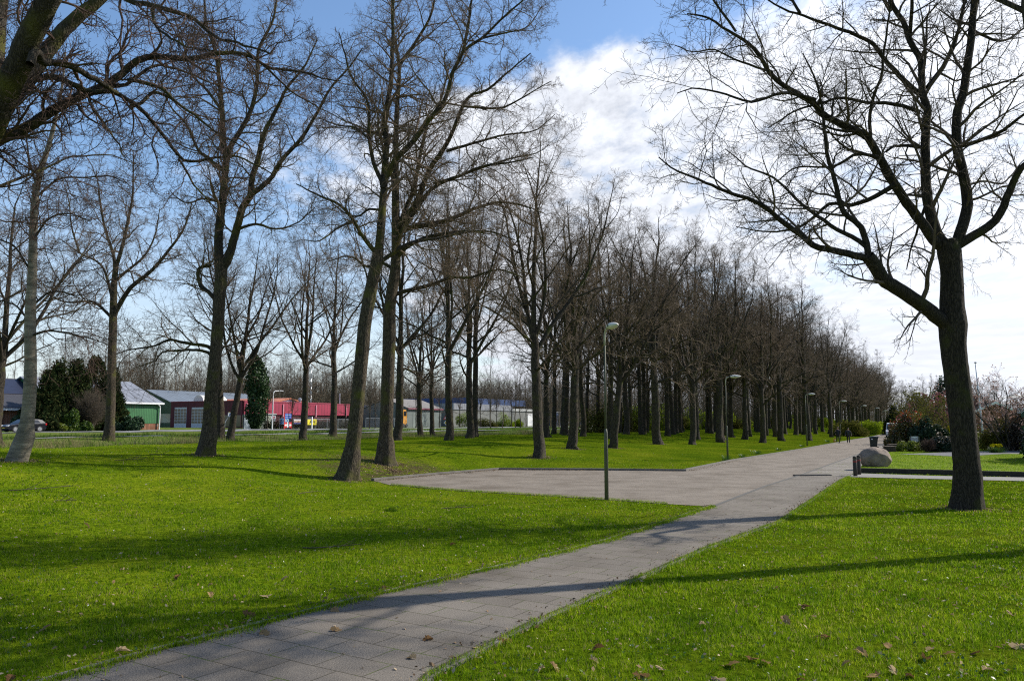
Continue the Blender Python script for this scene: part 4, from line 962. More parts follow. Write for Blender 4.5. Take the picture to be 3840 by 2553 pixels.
MB().box(-.3, 26.4, -.62, -.44, 2.55, 2.85).part('gutter', M_white, fh)
for xx in (17, 22): MB().box(xx, xx + 1.6, -.05, -.004, .9, 2.2).part('window', M_glass, fh)
# kiosk/transformer, white container, fence, banners, signs
def vz(px, v): p = onv(px, v); return p
kx = onv(1024, -98); ku, kv = uv(kx.x, kx.y)
ks = site('transformer_box', 'small grey-green kiosk behind the white street lamp by the workshop', 'kiosk', ku - 1.6, -99.5, kx.z)
MB().box(0, 3.6, 0, 2.4, 0, 2.5).part('wall', mat('grey_green', (.30, .33, .27), (.24, .26, .2), 1, .7), ks); MB().box(-.15, 3.75, -.15, 2.55, 2.5, 2.68).part('roof', M_conc, ks); MB().box(.4, 1.6, -.05, -.003, .1, 2.0).part('door', mat('kiosk_door', (.2, .23, .19)), ks)
u1, z1 = onV(1017, 1558, -97.5); u2, z2 = onV(1033, 1579, -97.5)
ss = site('notice_board', 'white notice board with a red mark beside the white street lamp', 'sign', u1, -97.5, z2 - 1.1)
MB().box(0, u2 - u1, 0, .06, 1.1, 1.1 + z1 - z2).part('panel', M_white, ss)
Mred = mat('sign_red', (.55, .03, .03), (.5, .025, .025), 3, .5)
w_ = u2 - u1; h_ = z1 - z2
MB().box(w_ * .3, w_ * .5, -.02, -.003, 1.1 + h_ * .15, 1.1 + h_ * .85).box(w_ * .5, w_ * .8, -.02, -.003, 1.1 + h_ * .68, 1.1 + h_ * .85).box(w_ * .5, w_ * .72, -.02, -.003, 1.1 + h_ * .42, 1.1 + h_ * .58).part('lettering', Mred, ss)
for q in (.15, .85): MB().box(w_ * q - .04, w_ * q + .04, .065, .13, -.4, 1.1 + h_).part('post', M_steel, ss)
u1, z1 = onV(917, 1560, -98.5); u2, z2 = onV(974, 1604, -98.5)
wc = site('concrete_screen', 'pale grey screen wall behind the ivy column', 'wall', u1, -98.5, gz - .1)
for i in range(3): MB().box(i * (u2 - u1) / 3 + .01, (i + 1) * (u2 - u1) / 3 - .01, 0, .14, 0, z1 - gz).part('panel', mat('pale_panel', (.40, .45, .50), (.33, .37, .41), .8, .7), wc)
MB().box(-.1, (u2 - u1) * .45, -.05, .3, z1 - gz, z1 - gz + .4).part('cap', mat('cap_dark', (.08, .1, .1)), wc)
# mesh fence
fv = -95.6
fu0, ft = onV(1048, 1567, fv); fu1, _ = onV(1345, 1572, fv)
def fence(name, label, ua, ub, v, hgt_=1.75, step=2.9):
    x, y = xy(ua, v); z = float(hgt(x, y)); t = site(name, label, 'fence', ua, v, z); L = ub - ua; k = int(L / step)
    mm = mat('fence_steel', (.45, .47, .48), (.36, .38, .4), 6, .45, metal=.4)
    for i in range(k + 1): MB().tube([(i * L / k, 0, -.2), (i * L / k, 0, hgt_)], .035, 6).part('post', mm, t)
    MB().tube([(0, 0, hgt_), (L, 0, hgt_)], .03, 6).part('rail', mm, t)
    w = MB()
    for i in range(int(L / .3)): w.add([(i * .3, -.004, .05), (i * .3 + .008, -.004, .05), (i * .3 + .008, -.004, hgt_), (i * .3, -.004, hgt_)], [(0, 1, 2, 3)])
    for j in range(9): w.add([(0, .004, .1 + j * .19), (L, .004, .1 + j * .19), (L, .004, .106 + j * .19), (0, .004, .106 + j * .19)], [(0, 1, 2, 3)])
    w.part('mesh_panel', mm, t); return t
fence('mesh_fence', 'galvanised mesh fence with posts, banners tied on, before the red workshop', fu0, fu1, fv)
x, y = xy(fu0, fv - 1.2)
scr = site('dark_hedge', 'dark scruffy hedge band growing just behind the mesh fence', 'hedge', fu0 - 2, fv - 1.0, 1.2)
fuq, _ = onV(1372, 1567, fv); fur, _ = onV(1530, 1567, fv)
fence('mesh_fence', 'mesh fence stretch in front of the navy hall', fuq, fur, fv, 1.9, 3.5)
def text(body, size, m, parent, loc, rot, name='lettering', ex=.004, width=None):
    cu = bpy.data.curves.new('txt', 'FONT'); cu.body = body; cu.size = size; cu.extrude = ex; cu.align_x = 'CENTER'; cu.align_y = 'CENTER'
    o = bpy.data.objects.new('txt', cu); COL.objects.link(o); dg = bpy.context.evaluated_depsgraph_get()
    me = bpy.data.meshes.new_from_object(o.evaluated_get(dg)); bpy.data.objects.remove(o)
    me.materials.clear(); me.materials.append(m)
    if width:
        vs = np.array([v.co for v in me.vertices]); w = vs[:, 0].max() - vs[:, 0].min()
        for v in me.vertices: v.co.x *= width / w
    q = part(name, me, parent); q.location = loc; q.rotation_euler = rot; return q
FR = (math.pi / 2, 0, 0)
def strokes(x0, x1, z, h, m, parent, y=-.02):
    mb = MB(); x = x0; g = random.Random(int(z * 100))
    while x < x1 - .05:
        mb.box(x, x + h * .18, y, y + .006, z - h * .5, z + h * (.5 if g.random() < .4 else .25)); x += h * g.choice((.34, .4, .5))
    return mb.part('lettering', m, parent)
def banner(label, xa, xb, ya, yb, m):
    ua, zt = onV(xa, ya, fv + .12); ub, _ = onV(xb, ya, fv + .12); _, zb = onV(xa, yb, fv + .12)
    x, y = xy(ua, fv + .12); t = site('banner', label, 'banner', ua, fv + .12, zb, 'banners tied to the mesh fence')
    W_, H_ = ub - ua, zt - zb; V = []; nx_ = 13
    for i in range(nx_):
        s = i / (nx_ - 1); sag = .05 * math.sin(math.pi * s); bul = .03 * math.sin(s * 9)
        V += [(s * W_, bul, .02), (s * W_, bul * .4 - .02, H_ * .5), (s * W_, 0, H_ - sag)]
    Fc = [(i * 3 + j, i * 3 + 3 + j, i * 3 + 4 + j, i * 3 + 1 + j) for i in range(nx_ - 1) for j in range(2)]
    part('cloth', mesh('cloth', V, Fc, m), t); return t, W_, H_
Mw = M_white; Mk = mat('print_black', (.02, .02, .02))
t, w_, h_ = banner('blue banner with white lettering AIRCO tied to the fence', 1052, 1092, 1568, 1592, mat('banner_blue', (.03, .22, .45), (.02, .13, .34), .6, .6))
text('AIRCO', .75, Mw, t, (w_ / 2, -.08, h_ * .6), FR, width=w_ * .84); strokes(.15, w_ * .8, h_ * .15, .16, Mw, t, -.08)
t, w_, h_ = banner('white and orange patterned banner between the blue and yellow ones', 1101, 1132, 1572, 1591, mat('banner_white', (.62, .6, .56), (.5, .5, .55), 1, .6))
strokes(.12, w_ - .12, h_ * .62, .5, mat('print_orange', (.5, .22, .08)), t, -.08)
MB().box(.05, w_ - .05, -.08, -.06, .06, .3).part('stripe', mat('print_blue', (.06, .08, .3)), t)
t, w_, h_ = banner('yellow banner with black lettering APK tied to the fence', 1136, 1187, 1571, 1593, mat('banner_yellow', (.72, .62, .02), (.62, .52, .015), .8, .6))
text('APK', .95, Mk, t, (w_ * .72, -.09, h_ * .5), FR, width=w_ * .5); text('€', .8, Mk, t, (w_ * .25, -.09, h_ * .5), FR)
# town sign in its red frame
sv = -94.4; ua, za = onV(1067, 1547, sv); ub, _ = onV(1096, 1547, sv); x, y = xy(ua, sv); zg = float(hgt(x, y))
sb = site('town_sign', 'red framed sign board with blue name panel and a red and white cross panel', 'sign', ua, sv, zg)
W_, H_ = ub - ua, za - zg
for q in (0, W_ - .12): MB().box(q, q + .12, 0, .12, 0, H_).part('post', Mred, sb)
MB().box(-.04, W_ + .04, -.02, .14, H_, H_ + .1).part('top_rail', mat('sign_red_pale', (.62, .12, .10)), sb)
bp_ = MB().box(.13, W_ - .13, .02, .08, H_ * .66, H_ * .96).part('name_panel', mat('sign_blue', (.03, .10, .42), (.025, .09, .38), 3, .4), sb)
strokes(.25, W_ - .25, H_ * .87, .2, Mw, bp_, .008); strokes(.25, W_ - .25, H_ * .73, .12, Mw, bp_, .008)
cp = MB().box(.13, W_ - .13, .02, .08, H_ * .12, H_ * .44).part('lower_panel', Mred, sb)
MB().box(W_ * .38, W_ * .64, .0, .018, H_ * .125, H_ * .435).box(.14, W_ * .38 - .003, .0, .018, H_ * .22, H_ * .32).box(W_ * .64 + .003, W_ - .14, 0, .018, H_ * .22, H_ * .32).part('white_cross', Mw, cp)
MB().box(W_ - .4, W_ - .13, .14, .3, 0, H_ * .95).part('back_board', mat('black_board', (.02, .018, .02)), sb)
# white frame post right of banner
ua, za = onV(1170, 1562, sv); x, y = xy(ua, sv); zg = float(hgt(x, y))
fpz = site('gate_post', 'white square post with a dark crossbar in front of the yellow banner', 'post', ua, sv, zg)
MB().box(-.1, .1, -.1, .1, 0, za - zg).part('post', M_white, fpz); MB().box(-2.2, -.1, -.04, .04, za - zg - .25, za - zg - .03).part('crossbar', M_navy, fpz)
# pole sign with swoosh at the garage forecourt, two legs
ua, za = onV(856, 1545, -96); ub, _ = onV(870, 1545, -96); _, zb = onV(856, 1562, -96); x, y = xy(ua, -96); zg = float(hgt(x, y))
ps = site('forecourt_sign', 'tilted white sign with a blue slanted stroke on two thin legs by the stout oak', 'sign', ua, -96, zg)
W_ = ub - ua; MB().box(0, W_, 0, .06, zb - zg, za - zg).part('panel', M_white, ps)
MB().prism([(W_ * .15, zb - zg + .08), (W_ * .3, zb - zg + .08), (W_ * .8, za - zg - .1), (W_ * .6, za - zg - .1)], -.02, -.003).part('emblem', mat('emblem_blue', (.05, .1, .3)), ps)
MB().box(W_ * .05, W_ * .6, -.02, -.003, za - zg - .07, za - zg - .01).part('yellow_edge', mat('emblem_yellow', (.6, .5, .05)), ps)
MB().tube([(-.55, .03, 0), (-.5, .03, 1.1), (W_ * .2, .1, zb - zg)], .04, 6).part('leg', M_steel, ps); MB().tube([(W_ * .75, .1, zb - zg), (W_ * .7, .1, 0)], .035, 6).part('leg', M_steel, ps)
# traffic signs
ua, zt = onV(1674, 1553, -94.2); x, y = xy(ua, -94.2); zg = float(hgt(x, y))
ts = site('traffic_sign', 'red bordered warning triangle over a yellow priority diamond on a grey pole', 'sign', ua, -94.2, zg)
ts.rotation_euler = (0, 0, -.15); zz_ = zt - zg
MB().tube([(0, .04, -.2), (0, .04, zz_)], .04, 8).part('pole', M_steel, ts)
tr = MB().prism([(-.72, zz_ - 1.15), (.72, zz_ - 1.15), (0, zz_ + .1)], -.02, .0).part('warning_triangle', Mred, ts)
MB().prism([(-.46, zz_ - 1.0), (.46, zz_ - 1.0), (0, zz_ - .2)], -.035, -.022).part('triangle_face', Mw, tr); MB().box(-.07, .07, -.045, -.037, zz_ - .9, zz_ - .5).part('symbol', Mk, tr)
dm = MB().prism([(-.6, zz_ - 1.85), (0, zz_ - 2.45), (.6, zz_ - 1.85), (0, zz_ - 1.25)], -.02, 0).part('priority_diamond', Mw, ts)
MB().prism([(-.4, zz_ - 1.85), (0, zz_ - 2.25), (.4, zz_ - 1.85), (0, zz_ - 1.45)], -.035, -.022).part('diamond_face', mat('sign_yellow', (.65, .42, .02)), dm)
# lattice mast
mp_ = onv(1157, -150); ms_ = thing('lattice_mast', 'tall thin lattice mast rising behind the red workshop', 'mast', mp_)
g = MB(); Hm = 36; wb = 1.15
def mw(z): return wb * (1 - .55 * z / Hm) / 2
for i in range(4):
    sx_, sy_ = ((-1, -1), (1, -1), (1, 1), (-1, 1))[i]
    MB().tube([(sx_ * mw(0), sy_ * mw(0), 0), (sx_ * mw(Hm), sy_ * mw(Hm), Hm)], .06, 5).part('leg', M_steel, ms_)
for k in range(30):
    z0, z1 = k * Hm / 30, (k + 1) * Hm / 30; cs = [(-1, -1), (1, -1), (1, 1), (-1, 1)]
    for i in range(4):
        a, b = cs[i], cs[(i + 1) % 4]
        if k % 2: a, b = b, a
        g.tube([(a[0] * mw(z0), a[1] * mw(z0), z0), (b[0] * mw(z1), b[1] * mw(z1), z1)], .035, 4, False)
g.part('bracing', M_steel, ms_)
# roadside street lamp (tall white)
p = onv(1021, -94.3); _, zt = onV(1021, 1464, -94.3); hz = zt - p.z
rl = site('street_lamp', 'tall white roadside lamp with a short bent arm before the red workshop', 'street lamp', *uv(p.x, p.y), p.z)
MB().tube([(0, 0, -.2), (0, 0, 1.2), (.0, 0, hz - .9), (.06, 0, hz - .35), (.35, 0, hz - .05), (1.3, 0, hz)], [.12, .11, .08, .075, .07, .06], 10).part('pole', M_white, rl)
MB().box(1.3, 2.15, -.13, .13, hz - .06, hz + .08).part('lamp_head', M_steel, rl, bevel=.03)
# orange loader
p = onv(1510, -98.5); ol = site('orange_machine', 'orange yard machine with a dark cab parked beside the grey shed', 'machine', *uv(p.x, p.y), p.z); om = mat('machine_orange', (.60, .27, .02), (.5, .21, .015), 2, .5)
MB().prism([(0, .5), (1.5, .5), (1.6, 1.4), (1.2, 3.7), (.2, 3.8), (0, 2.2)], 0, 1.2).part('body', om, ol, bevel=.05); MB().box(.35, 1.2, -.02, -.003, 2.4, 3.4).part('window', M_glass, ol)
for xx in (.3, 1.3): MB().prism([(xx + .4 * math.cos(t), .4 + .4 * math.sin(t)) for t in np.linspace(0, 6.28, 14)[:-1]], -.1, 1.3).part('wheel', M_black, ol)
# ------------------------------------------------------------------ lamps along the street
M_pole = mat('lamp_pole_paint', (.085, .085, .058), (.05, .056, .032), 5, .7, .15)
M_arm = mat('lamp_arm_paint', (.40, .38, .30), (.26, .26, .2), 6, .6)
M_head = mat('lamp_head_shell', (.60, .59, .55), (.48, .47, .42), 4, .55)
M_diff = mat('lamp_diffuser', (.52, .53, .52), (.42, .43, .40), 5, .3)
LH = 5.2
def make_lamp(label):
    t = thing('street_lamp', label, 'street lamp', group='street lamps along the avenue')
    MB().lathe([(.062, -.2), (.06, 1.85), (.056, 2.0), (.034, 2.12)], 14).part('base_tube', M_pole, t, True)
    MB().lathe([(.034, 2.12), (.03, LH - .55)], 12).part('pole', M_pole, t, True)
    a = [(0, 0, LH - .55), (0, 0, LH - .35), (.02, 0, LH - .2), (.08, 0, LH - .09), (.17, 0, LH - .04), (.28, 0, LH - .02)]
    MB().tube(a, .03, 10).part('arm', M_arm, t, True)
    def shell(z0, z1, top):
        V = []; Fq = []; K, Sg = 15, 12
        for i in range(K):
            s = i / (K - 1); w = .15 * (math.sin(math.pi * (.16 + .84 * s)) ** .6 if s < .999 else .0) ; w = max(w, .006)
            for j in range(Sg + 1):
                a_ = math.pi * j / Sg; yy = w * math.cos(a_); hh = math.sin(a_) * (w / .15)
                V.append((.33 + .64 * s, yy, LH - .01 + (z1 * hh if top else -z0 * hh)))
        for i in range(K - 1):
            for j in range(Sg): q = i * (Sg + 1) + j; Fq.append((q, q + 1, q + Sg + 2, q + Sg + 1))
        return V, Fq
    hd = part('lamp_head', mesh('lamp_head', *shell(0, .10, True), M_head), t)
    part('diffuser', mesh('diffuser', *shell(.10, 0, False), M_diff), hd)
    MB().tube([(.24, 0, LH - .02), (.36, 0, LH)], [.06, .085], 12).part('clamp', mat('clamp_dark', (.035, .035, .03)), hd, True)
    MB().box(.6, .64, -.165, -.155, LH - .05, LH + .04).part('latch', M_black, hd)
    return t
LAMPS = [(2275, 1874, 'nearest street lamp, its mossy pole standing on the lawn beside the paved bay'),
         (2729, 1724, 'second street lamp, on the lawn by the kerb with green shoots at its foot'),
         (3027, 1671, 'third street lamp, in front of the thick leaning avenue oak'),
         (3153, 1650, 'fourth street lamp, rising behind the two walkers'),
         (3233, 1636, 'fifth street lamp, left of the wheelie bin on the far kerb'),
         (3283, 1629, 'sixth street lamp, above the wheelie bin in the distance'),
         (3318, 1621, 'seventh street lamp, leaning just left of the parked white van'),
         (3348, 1618, 'eighth street lamp, only its pale head seen over the red-tipped shrub')]
l0 = make_lamp('')
for i, (px, py, lab) in enumerate(LAMPS):
    p = flat(px, py)
    o = l0 if i == 0 else dup(l0, p, 0)
    o.location = p; o.location.z = float(hgt(p.x, p.y)); o['label'] = lab
    o.rotation_euler = (0, 0, math.radians(-74) if i == 0 else -AU + random.uniform(-.12, .12)) if i != 6 else (0, math.radians(-2.5), -AU)
# ------------------------------------------------------------------ bollards, boulder, bin, brick piers, letterbox
def bollard(px, py, lab):
    p = flat(px, py); t = thing('bollard', lab, 'bollard', p, random.uniform(0, .5), 'bollards at the garden path')
    wood = mat('bollard_wood', (.050, .040, .030), (.028, .023, .018), 9, .85, .4, stretch=(1, 1, .2))
    MB().lathe([(.085, -.1), (.085, .70), (.078, .705), (.078, .745), (.085, .75), (.085, .80), (.075, .84), (.05, .865), (.012, .875)], 18).part('post', wood, t, 'auto' if False else True)
    MB().lathe([(.0865, .615), (.0865, .665)], 18).part('red_band', mat('band_red', (.28, .035, .02), (.2, .03, .02), 9, .7), t)
    MB().lathe([(.0795, .712), (.0795, .738)], 18).part('groove', mat('band_pale', (.20, .16, .13)), t)
bollard(3208, 1786, 'front one of the two dark wooden bollards at the mouth of the garden path')
bollard(3222, 1780, 'rear dark wooden bollard, close behind the other beside the boulder')
# boulder
p = flat(3300, 1766, 0); me = bpy.data.meshes.new('boulder'); bm = bmesh.new(); bmesh.ops.create_icosphere(bm, subdivisions=5, radius=1)
from mathutils import noise as mn
def cutp(v, nrm, d):
    nrm = Vector(nrm).normalized(); e = v.dot(nrm) - d
    return v - nrm * e * .93 if e > 0 else v
for v in bm.verts:
    c = v.co.normalized()
    for nr, d_ in (((-.7, -.6, .5), .90), ((.25, -.96, -.1), .84), ((.95, -.25, .25), .92), ((.5, -.5, .75), .90), ((-.9, .1, -.25), .94), ((0, 0, -1), .93), ((.75, -.6, -.35), .93)): c = cutp(c, nr, d_)
    c = c * (1 + .07 * mn.noise(v.co * 1.3) + .03 * mn.noise(v.co * 3.7) + .012 * mn.noise(v.co * 11))
    k_ = 1 - .10 * max(0, -c.z - .2)
    v.co = Vector((c.x * .76 * k_, c.y * .68, (c.z + .86) * .545))
bm.to_mesh(me); bm.free(); me.polygons.foreach_set('use_smooth', np.ones(len(me.polygons), bool))
M_rock = mat('boulder_granite', (.25, .19, .145), (.13, .098, .075), 3.4, .9, .9, 16); me.materials.append(M_rock)
b = link('boulder', me, None, (p.x + .05, p.y + .55, GZ - .09)); b.rotation_euler = (0, 0, -.35)
tag(b, 'large rounded brown boulder resting at the lawn corner behind the bollards', 'boulder')
# wheelie bin
p = flat(3278, 1682, 0.03); t = thing('wheelie_bin', 'dark wheeled rubbish bin standing alone on the pavement beyond the boulder', 'bin', p, math.radians(160))
gn_ = mat('bin_plastic', (.016, .022, .018), (.012, .016, .014), 4, .45)
def frustum(a0, b0, z0, a1, b1, z1, cx0=0, cx1=0):
    return [(cx0 - a0, -b0, z0), (cx0 + a0, -b0, z0), (cx0 + a0, b0, z0), (cx0 - a0, b0, z0), (cx1 - a1, -b1, z1), (cx1 + a1, -b1, z1), (cx1 + a1, b1, z1), (cx1 - a1, b1, z1)], [(0, 3, 2, 1), (4, 5, 6, 7), (0, 1, 5, 4), (1, 2, 6, 5), (2, 3, 7, 6), (3, 0, 4, 7)]
MB().add(*frustum(.25, .22, .04, .33, .28, .96, .04, 0)).part('body', gn_, t, bevel=.03)
MB().box(-.36, .36, -.30, .30, .94, .985).part('rim', gn_, t, bevel=.012)
MB().prism([(-.40, .99), (.38, .99), (.36, 1.04), (.1, 1.09), (-.3, 1.075), (-.42, 1.03)], -.31, .31).part('lid', mat('bin_lid', (.03, .06, .075), (.022, .045, .06), 4, .4), t, bevel=.015)
MB().tube([(-.42, -.26, 1.0), (-.47, -.26, 1.0), (-.47, .26, 1.0), (-.42, .26, 1.0)], .018, 6).part('handle', gn_, t)
for s in (-1, 1):
    w = MB().prism([(-.27 + .1 * math.cos(q), .1 + .1 * math.sin(q)) for q in np.linspace(0, 6.28, 17)[:-1]], s * .25 - .03, s * .25 + .03).part('wheel', M_black, t)
MB().box(.10, .22, .2855, .29, .80, .88).part('sticker', M_white, t)
# two low slatted piers
for (xa, xb, ya, yb, lab) in ((3324, 3359, 1669, 1698, 'front one of two low brown slatted piers between boulder and shrubs'), (3340, 3369, 1662, 1693, 'rear low brown slatted pier, half hidden behind its twin')):
    q = flat(xa, yb + 1, .1); hgt0 = (yb - ya) / F * q.y; w = (xb - xa) / F * q.y
    t = thing('slatted_pier', lab, 'pier', (q.x, q.y, 0.05), -.12, 'low slatted piers by the drive')
    bm_ = mat('pier_brown', (.075, .048, .035), (.05, .032, .024), 5, .8, .3)
    MB().box(.03, w - .03, .03, w - .03, 0, hgt0 - .04).part('core', mat('pier_dark', (.02, .015, .012)), t)
    for i in range(7): z = .03 + i * (hgt0 - .1) / 7; MB().box(0, w, 0, w, z, z + (hgt0 - .1) / 7 - .025).part('slat', bm_, t)
    MB().box(-.04, w + .04, -.04, w + .04, hgt0 - .05, hgt0).part('coping', mat('coping_brown', (.17, .12, .09), (.12, .085, .06), 5, .8), t)
# letterbox on two posts
q = flat(3413, 1684, GZ); t = thing('letterbox', 'pale letterbox with a triangular flap on two thin posts among the shrubs', 'letterbox', (q.x, q.y, GZ), -.35)
for xx in (0, .68): MB().box(xx - .025, xx + .025, -.03, .03, -.1, 1.02).part('post', mat('post_olive', (.17, .16, .09), (.12, .11, .06)), t)
bx = MB().box(.07, .61, -.14, .14, .62, 1.02).part('box', mat('box_grey', (.34, .33, .38), (.3, .29, .33), 2, .45), t, bevel=.01)
MB().prism([(.06, 1.02), (.62, 1.02), (.34, .87)], -.165, -.145).part('flap', M_white, bx)
# dark drain plate on the street
q = flat(3052, 1783, .02); dp = MB().box(-.9, .75, -.14, .14, 0, .045).me('drain_bar', mat('drain_iron', (.03, .026, .025)), bevel=.01)
o = link('drain_bar', dp, None, (q.x, q.y, .027)); o.rotation_euler = (0, 0, .12); tag(o, 'short dark metal bar lying on the pavement where street and path meet', 'drain cover')
# flagpole
q = flat(3690, 1676, GZ); t = thing('flagpole', 'tall white tapered flagpole in the garden right of the big oak', 'flagpole', q)
MB().lathe([(.095, -.2), (.09, .3), (.07, 4), (.045, 7.3)], 12).part('pole', M_white, t, True); MB().lathe([(.03, 7.3), (.11, 7.34), (.11, 7.4), (.02, 7.44)], 12).part('cap', M_steel, t)
q2 = t.location; t.rotation_euler = (0, math.radians(-2.2), 0)
# bungalow with chimney, right
q = pt(3695, 1600, 106); t = thing('bungalow', 'low dark-roofed house with a chimney and white bargeboards behind the flagpole', 'house', (q.x - 2.6, q.y, GZ - .2), -.25)
M_dr = mat('bungalow_tiles', (.03, .03, .035), (.02, .02, .024), 3, .95, .4, 12, spec=.05)
MB().prism([(0, 0), (7, 0), (7, 3.3), (3.5, 4.9), (0, 3.3)], 0, 9).part('wall', M_brick, t)
r = MB()
for a, b_ in (((-.6, 3.03), (3.5, 4.98)), ((7.6, 3.03), (3.5, 4.98))): r.add([(a[0], -.7, a[1]), (b_[0], -.7, b_[1]), (b_[0], 9.5, b_[1]), (a[0], 9.5, a[1]), (a[0], -.7, a[1] + .16), (b_[0], -.7, b_[1] + .16), (b_[0], 9.5, b_[1] + .16), (a[0], 9.5, a[1] + .16)], [(0, 1, 2, 3), (4, 7, 6, 5), (0, 4, 5, 1), (1, 5, 6, 2), (2, 6, 7, 3), (3, 7, 4, 0)])
rf = r.part('roof', M_dr, t)
MB().box(1.9, 2.9, 3, 4, 4.0, 6.1).part('chimney', M_brick, rf)
for a, b_ in (((-.6, 3.03), (3.5, 4.98)), ((7.6, 3.03), (3.5, 4.98))): MB().add([(a[0], -.76, a[1] - .12), (b_[0], -.76, b_[1] - .12), (b_[0], -.76, b_[1] + .2), (a[0], -.76, a[1] + .2), (a[0], -.71, a[1] - .12), (b_[0], -.71, b_[1] - .12), (b_[0], -.71, b_[1] + .2), (a[0], -.71, a[1] + .2)], [(0, 1, 2, 3), (4, 7, 6, 5), (0, 4, 5, 1), (1, 5, 6, 2), (2, 6, 7, 3), (3, 7, 4, 0)]).part('bargeboard', M_white, t)
MB().box(2, 5, -.05, -.004, .8, 2.1).part('window', M_glass, t); MB().box(5.4, 6.6, -.05, -.004, .0, 2.1).part('window', M_glass, t)
# eave of the neighbouring house at the right edge
q = pt(3815, 1532, 58); t = thing('neighbour_house', 'pale fascia and dark wall of a house cut off by the right edge', 'house', (q.x, q.y, GZ - .2), -.66)
MB().box(1, 9, 1, 8, 0, 3.0).part('wall', M_brick, t); MB().box(0, 10, 0, 9, 3.0, 3.42).part('fascia', M_white, t); MB().box(.2, 9.8, .2, 8.8, 3.42, 3.5).part('roof', M_dr, t); MB().box(1.6, 3.2, .95, .996, .5, 2.3).part('window', M_glass, t)
# ------------------------------------------------------------------ vehicles
def car(name, label, col, loc, rz, L=4.3, Wd=1.78, H=1.47, tall=False, group=None):
    t = thing(name, label, 'van' if tall else 'car', loc, rz, group)
    if tall:
        low = [(-L / 2, .35), (L / 2 - .1, .35), (L / 2, .6), (L / 2 - .05, 1.0), (L / 2 - .75, 1.15), (L / 2 - 1.25, 1.2), (-L / 2, 1.2)]
        top = [(-L / 2 + .02, 1.2), (L / 2 - 1.0, 1.2), (L / 2 - 1.75, H - .08), (L / 2 - 2.1, H), (-L / 2 + .12, H)]
    else:
        low = [(-L / 2 + .12, .24), (L / 2 - .15, .22), (L / 2, .42), (L / 2 - .03, .66), (L / 2 - .35, .80), (L / 2 - 1.15, .93), (-L / 2 + .1, 1.0), (-L / 2, .78), (-L / 2 + .02, .45)]
        top = [(L / 2 - 1.1, .92), (L / 2 - 1.85, H - .06), (L / 2 - 2.3, H), (-L / 2 + .85, H - .04), (-L / 2 + .45, H - .12), (-L / 2 + .08, .99)]
    paint = mat(name + '_paint_' + '%d' % int(col[0] * 1000), col, tuple(x * .9 for x in col), 1, .22, spec=.6)
    MB().prism(low, -Wd / 2, Wd / 2).part('body', paint, t, True if False else False, bevel=.07)
    def green(pts, w0, w1, m, nm, z0, z1, par):
        V = []
        for s in (-1, 1):
            for x, z in pts: V.append((x, s * (w0 + (w1 - w0) * (z - z0) / (z1 - z0)), z))
        k = len(pts); Fc = [list(range(k))[::-1], list(range(k, 2 * k))] + [(i, (i + 1) % k, k + (i + 1) % k, k + i) for i in range(k)]
        return MB().add(V, Fc).part(nm, m, par, bevel=.03)
    cb_ = green(top, Wd / 2 - .04, Wd / 2 - .22, paint, 'cabin', top[0][1], H, t)
    zb, zt = top[0][1] + .04, H - .13
    def wx(x): return x
    xs = [p[0] for p in top]
    for s in (-1, 1):
        gl = MB()
        yy = lambda z: s * (Wd / 2 - .04 - .18 * (z - top[0][1]) / (H - top[0][1]) + .006)
        if tall: segs = [(L / 2 - 1.35, L / 2 - 2.15)]
        else: segs = [(L / 2 - 1.45, L / 2 - 2.35), (L / 2 - 2.45, -L / 2 + .62)]
        for a, b_ in segs:
            sh = .42 if a == segs[0][0] else 0.05; sh2 = 0 if b_ != segs[-1][1] else (-.35 if not tall else 0)
            gl.quad((a, yy(zb), zb), (b_, yy(zb), zb), (b_ - sh2, yy(zt), zt), (a - sh, yy(zt), zt))
        gl.part('side_window', M_glass, cb_)
    p0, p1 = (top[0], top[1]) if not tall else (top[1], top[2])
    def screen(p0, p1, nm, dx):
        f = lambda q, s: (p0[0] + (p1[0] - p0[0]) * q + dx, s * (Wd / 2 - .14 - .16 * q), p0[1] + (p1[1] - p0[1]) * q + .012)
        MB().quad(f(.1, -1), f(.1, 1), f(.9, 1), f(.9, -1)).part(nm, M_glass, cb_)
    screen(p0, p1, 'windscreen', .01)
    if not tall: screen(top[5], top[4], 'rear_window', -.012)
    else: MB().box(-L / 2 - .012, -L / 2 - .002, -.62, .62, 1.3, 1.85).part('rear_window', M_glass, cb_)
    for sx_ in (L / 2 - .82, -L / 2 + .78):
        for s in (-1, 1):
            c = [(sx_ + .325 * math.cos(q), .325 + .325 * math.sin(q)) for q in np.linspace(0, 6.283, 21)[:-1]]
            w = MB().prism(c, s * (Wd / 2 - .2), s * (Wd / 2 + .012)).part('wheel', M_black, t)
            c2 = [(sx_ + .225 * math.cos(q), .325 + .225 * math.sin(q)) for q in np.linspace(0, 6.283, 21)[:-1]]
            MB().prism(c2, s * (Wd / 2 + .013), s * (Wd / 2 + .022)).part('rim', mat('alloy', (.55, .56, .58), (.12, .12, .13), 9, .3, metal=.5), w)
    for s in (-1, 1):
        MB().box(L / 2 - .22, L / 2 + .012, s * Wd / 2 - s * .42, s * Wd / 2 - s * .04, .62, .76).part('headlight', mat('lens_clear', (.75, .76, .78), None, 2, .15), t, bevel=.02)
        MB().box(-L / 2 - .012, -L / 2 + .16, s * Wd / 2 - s * .30, s * Wd / 2 + s * .012, .76 if not tall else .8, .97 if not tall else 1.3).part('tail_light', mat('lens_red', (.50, .012, .015), None, 2, .2), t, bevel=.02)
        if not tall: MB().box(-L / 2 + .55, L / 2 - 1.5, s * (Wd / 2 - .03), s * (Wd / 2 - .012), .955, .985).part('trim', M_steel, t)
